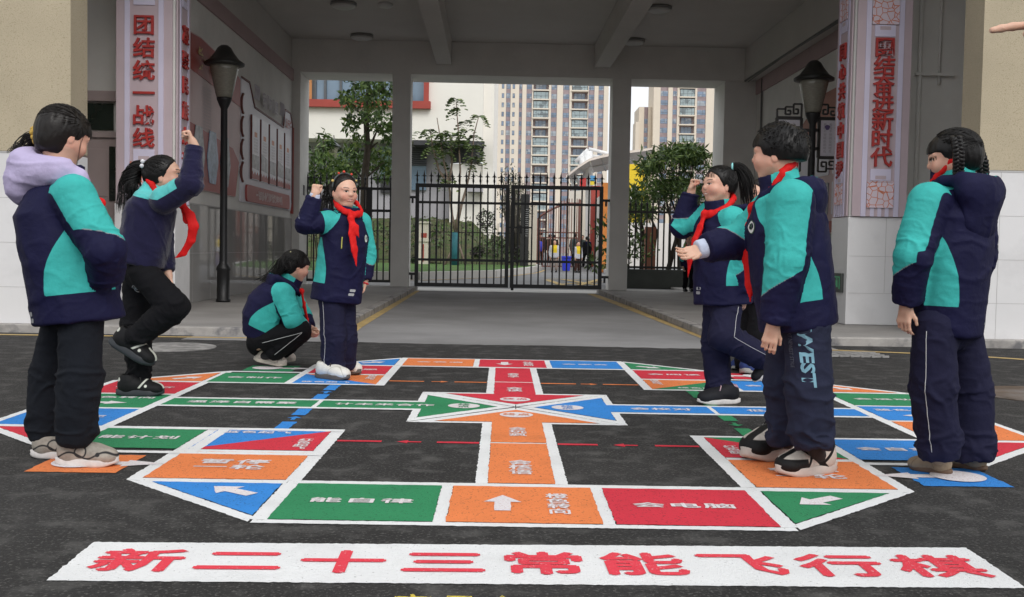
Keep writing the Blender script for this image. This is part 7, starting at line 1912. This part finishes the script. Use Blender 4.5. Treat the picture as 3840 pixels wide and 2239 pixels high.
# figures described in metres: standing or walking people further away
def stand(x, y, z, face, H, label, jm=M_jacket, pm=M_pblack, shoe_='dark', vox=(.014, .014, .008), stride=0.0, hair=M_hair, group=None, scarf=False, k=None, armsp=None, hs=None, hood=False, extra=None, lean=0.0, hpitch=0, cap_low=-.25, style='plain'):
    f = V(math.cos(math.radians(face)), math.sin(math.radians(face)), 0); l = V(-f[1], f[0], 0); u = V(0, 0, 1); b = V(x, y, z)
    P = lambda a, c, e: b + l * a * H + f * c * H + u * e * H
    hh = hs or (.135 if H > 1.4 else .155)
    kk = k or H / 1.42
    s = dict(base=b, hem=P(0, 0, .43), neck=P(0, lean, .80), head=P(0, lean + .01, .80 + hh * .75), H=hh * H, hyaw=face, hpitch=hpitch, face=face, k=kk,
             armL=[P(.105, lean, .765), P(.135, .0, .60), P(.125, .05 + stride * .1, .46), P(.12, .06 + stride * .1, .40)], armR=[P(-.105, lean, .765), P(-.135, .0, .60), P(-.125, .05 - stride * .1, .46), P(-.12, .06 - stride * .1, .40)],
             legL=[P(.055, 0, .47), P(.06, .02 + stride * .16, .26), P(.06, -.02 + stride * .22, .06)], legR=[P(-.055, 0, .47), P(-.06, .02 - stride * .10, .26), P(-.06, -.02 - stride * .24, .06 + abs(stride) * .03)],
             footL=[P(.06, -.05 + stride * .22, 0), P(.065, .10 + stride * .22, 0)], footR=[P(-.06, -.05 - stride * .24, abs(stride) * .02), P(-.065, .10 - stride * .24, 0)], shoe=shoe_, pmat=pm, jmat=jm, handL=('relaxed', -l), handR=('relaxed', l),
             hood=hood, scarf=scarf, knot=P(0, .09, .76) if scarf else None, tails=[[P(.0, .115, .70), P(.0, .12, .62)], [P(.01, .11, .7), P(.03, .12, .58)]], badge=False, zip=False, lr=(.085, .072, .06, .055), sr=(.07, .062, .048), hsc=H / 1.45)
    if armsp: s.update(armsp(P, f, l))
    def ex(e, body, jo, tr, h, T, jb, tb, legs):
        hair_cap(h, e, hair, .15, .46, .05, low=cap_low, vox=.01 if vox[0] > .01 else .006)
        if extra: extra(e, body, jo, tr, h, T, jb, tb, legs, P)
    s['extra'] = ex
    if style == 'plain': s['te'] = -.5; s['cbthr'] = -9
    return make_person(s, label, group, vox)
def plain(n, c, t=None): return zone_mat(n, [('', c), ('turq', t or c)], .85)
# 9 small pupil far back by the right gate pillar
kp = onz(1693, 718, 0.085)
stand(kp.x, kp.y, 0.085, -82, 1.10, 'small pupil in a school jacket and red neckerchief beside the right rear gate pillar', scarf=True, style='school', hs=.185, vox=(.01, .01, .006))
# 10 adult just outside the frame, pointing
tipp = V(at(2434, 40, 1.9)); wr = tipp + V(.165, .01, .004)
def adult_arm(P, f, l):
    sh = V(2.02, 2.02, 1.36)
    return dict(armR=[sh, V(1.52, 1.93, 1.30), wr + V(.01, 0, 0), tipp], handR=('point', (0, -.35, -.94), -1), hsc=1.06)
stand(2.16, 1.86, 0.0, 180, 1.66, 'adult at the top right corner of whom only a pointing hand shows', jm=plain('dark coat', (.02, .02, .025)), vox=(.012, .012, .0034), armsp=adult_arm)
# people in the street beyond the gate
G2 = 'people in the street beyond the gate'
def zip_vest(c):
    return zone_mat('vest' + str(c), [('', (.55, .55, .60)), ('turq', c)], .8)
def gpos(px_, py): p = onz(px_, py); return p.x, p.y
def sp(px_, py, top, face, label, cj, cp, stride=0., hood=False, hair=M_hair, style='plain', yy=None, **kw):
    x, y = gpos(px_, py)
    if yy: x = at(px_, py, yy).x; y = yy
    H = (at(px_, top, y).z) / 1.0
    return stand(x, y, 0.0, face, max(1.2, min(1.95, H)), label, jm=cj, pm=cp, stride=stride, hood=hood, hair=hair, group=G2, style=style, vox=(.02, .02, .012), hs=.14, **kw)
C_black = plain('black coat', (.009, .009, .011)); C_brown = plain('dark brown coat', (.035, .024, .02)); C_camo = zone_mat('camouflage coat', [('', (.07, .09, .09)), ('turq', (.07, .09, .09))], .85, var=.5, vscale=14)
C_vest = zone_mat('yellow vest over white sleeves', [('', (.50, .50, .54)), ('turq', (.72, .52, .03))], .8); P_grey = zone_mat('beige trousers', [('', (.30, .25, .22))], .85); P_lgrey = zone_mat('light grey trousers', [('', (.28, .28, .28))], .85)
def vestx(e, body, jo, tr, h, T, jb, tb, legs, P):
    a = jo.data.attributes['turq']; n = len(jo.data.vertices); co = np.zeros(n * 3, np.float32); jo.data.vertices.foreach_get('co', co); co = co.reshape(-1, 3)
    vv = ((co - T['hem']) @ T['A']) / T['L']; x = np.abs((co - T['hem']) @ T['S']); a.data.foreach_set('value', np.minimum(vv - .42, .115 * T['k'] - x).astype(np.float32))
sp(1363, 670, 588, -95, 'street cleaner in a yellow vest and beige trousers left of the blue bin', C_vest, P_grey, extra=vestx)
sp(1420, 671, 592, -60, 'street cleaner in a yellow vest right of the blue bin', C_vest, zone_mat('brown trousers', [('', (.06, .03, .025))], .85), extra=vestx)
sp(1443, 658, 580, 120, 'person in a black hooded coat walking behind the yellow vests', C_black, M_pblack, stride=.5, hood=True)
sp(1452, 640, 561, -100, 'person in a black coat walking by the pale wall', C_black, M_pblack, stride=.4, yy=64)
sp(1432, 632, 556, -90, 'person in a camouflage coat by the red pillar', C_camo, M_pblack, yy=72)
sp(1487, 640, 574, -95, 'person in a black coat and light grey trousers at the right gate hinge', C_black, P_lgrey, stride=.3, yy=58)
sp(1414, 648, 572, 80, 'person in a dark patterned coat behind the reddish street gate', C_camo, M_pblack, yy=58)
sp(1328, 648, 566, 90, 'person in a dark brown coat at the left of the reddish gate', C_brown, M_pblack, yy=60)
sp(1352, 640, 558, 60, 'person in a brown jacket far down the street', C_brown, M_pblack, yy=70)
sp(1362, 641, 559, 100, 'person in dark clothes beside the brown jacket far down the street', C_black, M_pblack, yy=72)
# blue bin between the cleaners, blue bag
bp = onz(1392, 667); m = MB(); w0 = 21 * bp.y / 2614 / 2
m.add([(bp.x + sx * w0 * .8, bp.y + sy * .35, .02) for sx, sy in ((-1, -1), (1, -1), (1, 1), (-1, 1))] + [(bp.x + sx * w0 * 1.05, bp.y + sy * .42, .62) for sx, sy in ((-1, -1), (1, -1), (1, 1), (-1, 1))]
      + [(bp.x + sx * w0 * .98, bp.y + sy * .37, .62) for sx, sy in ((-1, -1), (1, -1), (1, 1), (-1, 1))] + [(bp.x + sx * w0 * .75, bp.y + sy * .3, .08) for sx, sy in ((-1, -1), (1, -1), (1, 1), (-1, 1))],
      [(3, 2, 1, 0)] + [(i, (i + 1) % 4, 4 + (i + 1) % 4, 4 + i) for i in range(4)] + [(4 + i, 4 + (i + 1) % 4, 8 + (i + 1) % 4, 8 + i) for i in range(4)] + [(8 + i, 8 + (i + 1) % 4, 12 + (i + 1) % 4, 12 + i) for i in range(4)] + [(12, 13, 14, 15)])
m.box(bp.x - w0 * 1.1, bp.x + w0 * 1.1, bp.y - .45, bp.y - .425, .56, .63)
m.build('blue_bin', mat('blue plastic', (.03, .05, .55), .45), label='bright blue bin on the ground between the two yellow vests', cat='bin', bevel=.01)
bg_ = at(1325, 600, 59.5); m = MB(); m.lathe((bg_.x, 59.6, .75), [(.05, 0), (.22, .05), (.26, .3), (.22, .55), (.08, .62)], 12); m.build('blue_bag', mat('blue bag cloth', (.03, .05, .5), .7), label='blue bag carried at the left of the reddish street gate', cat='bag')
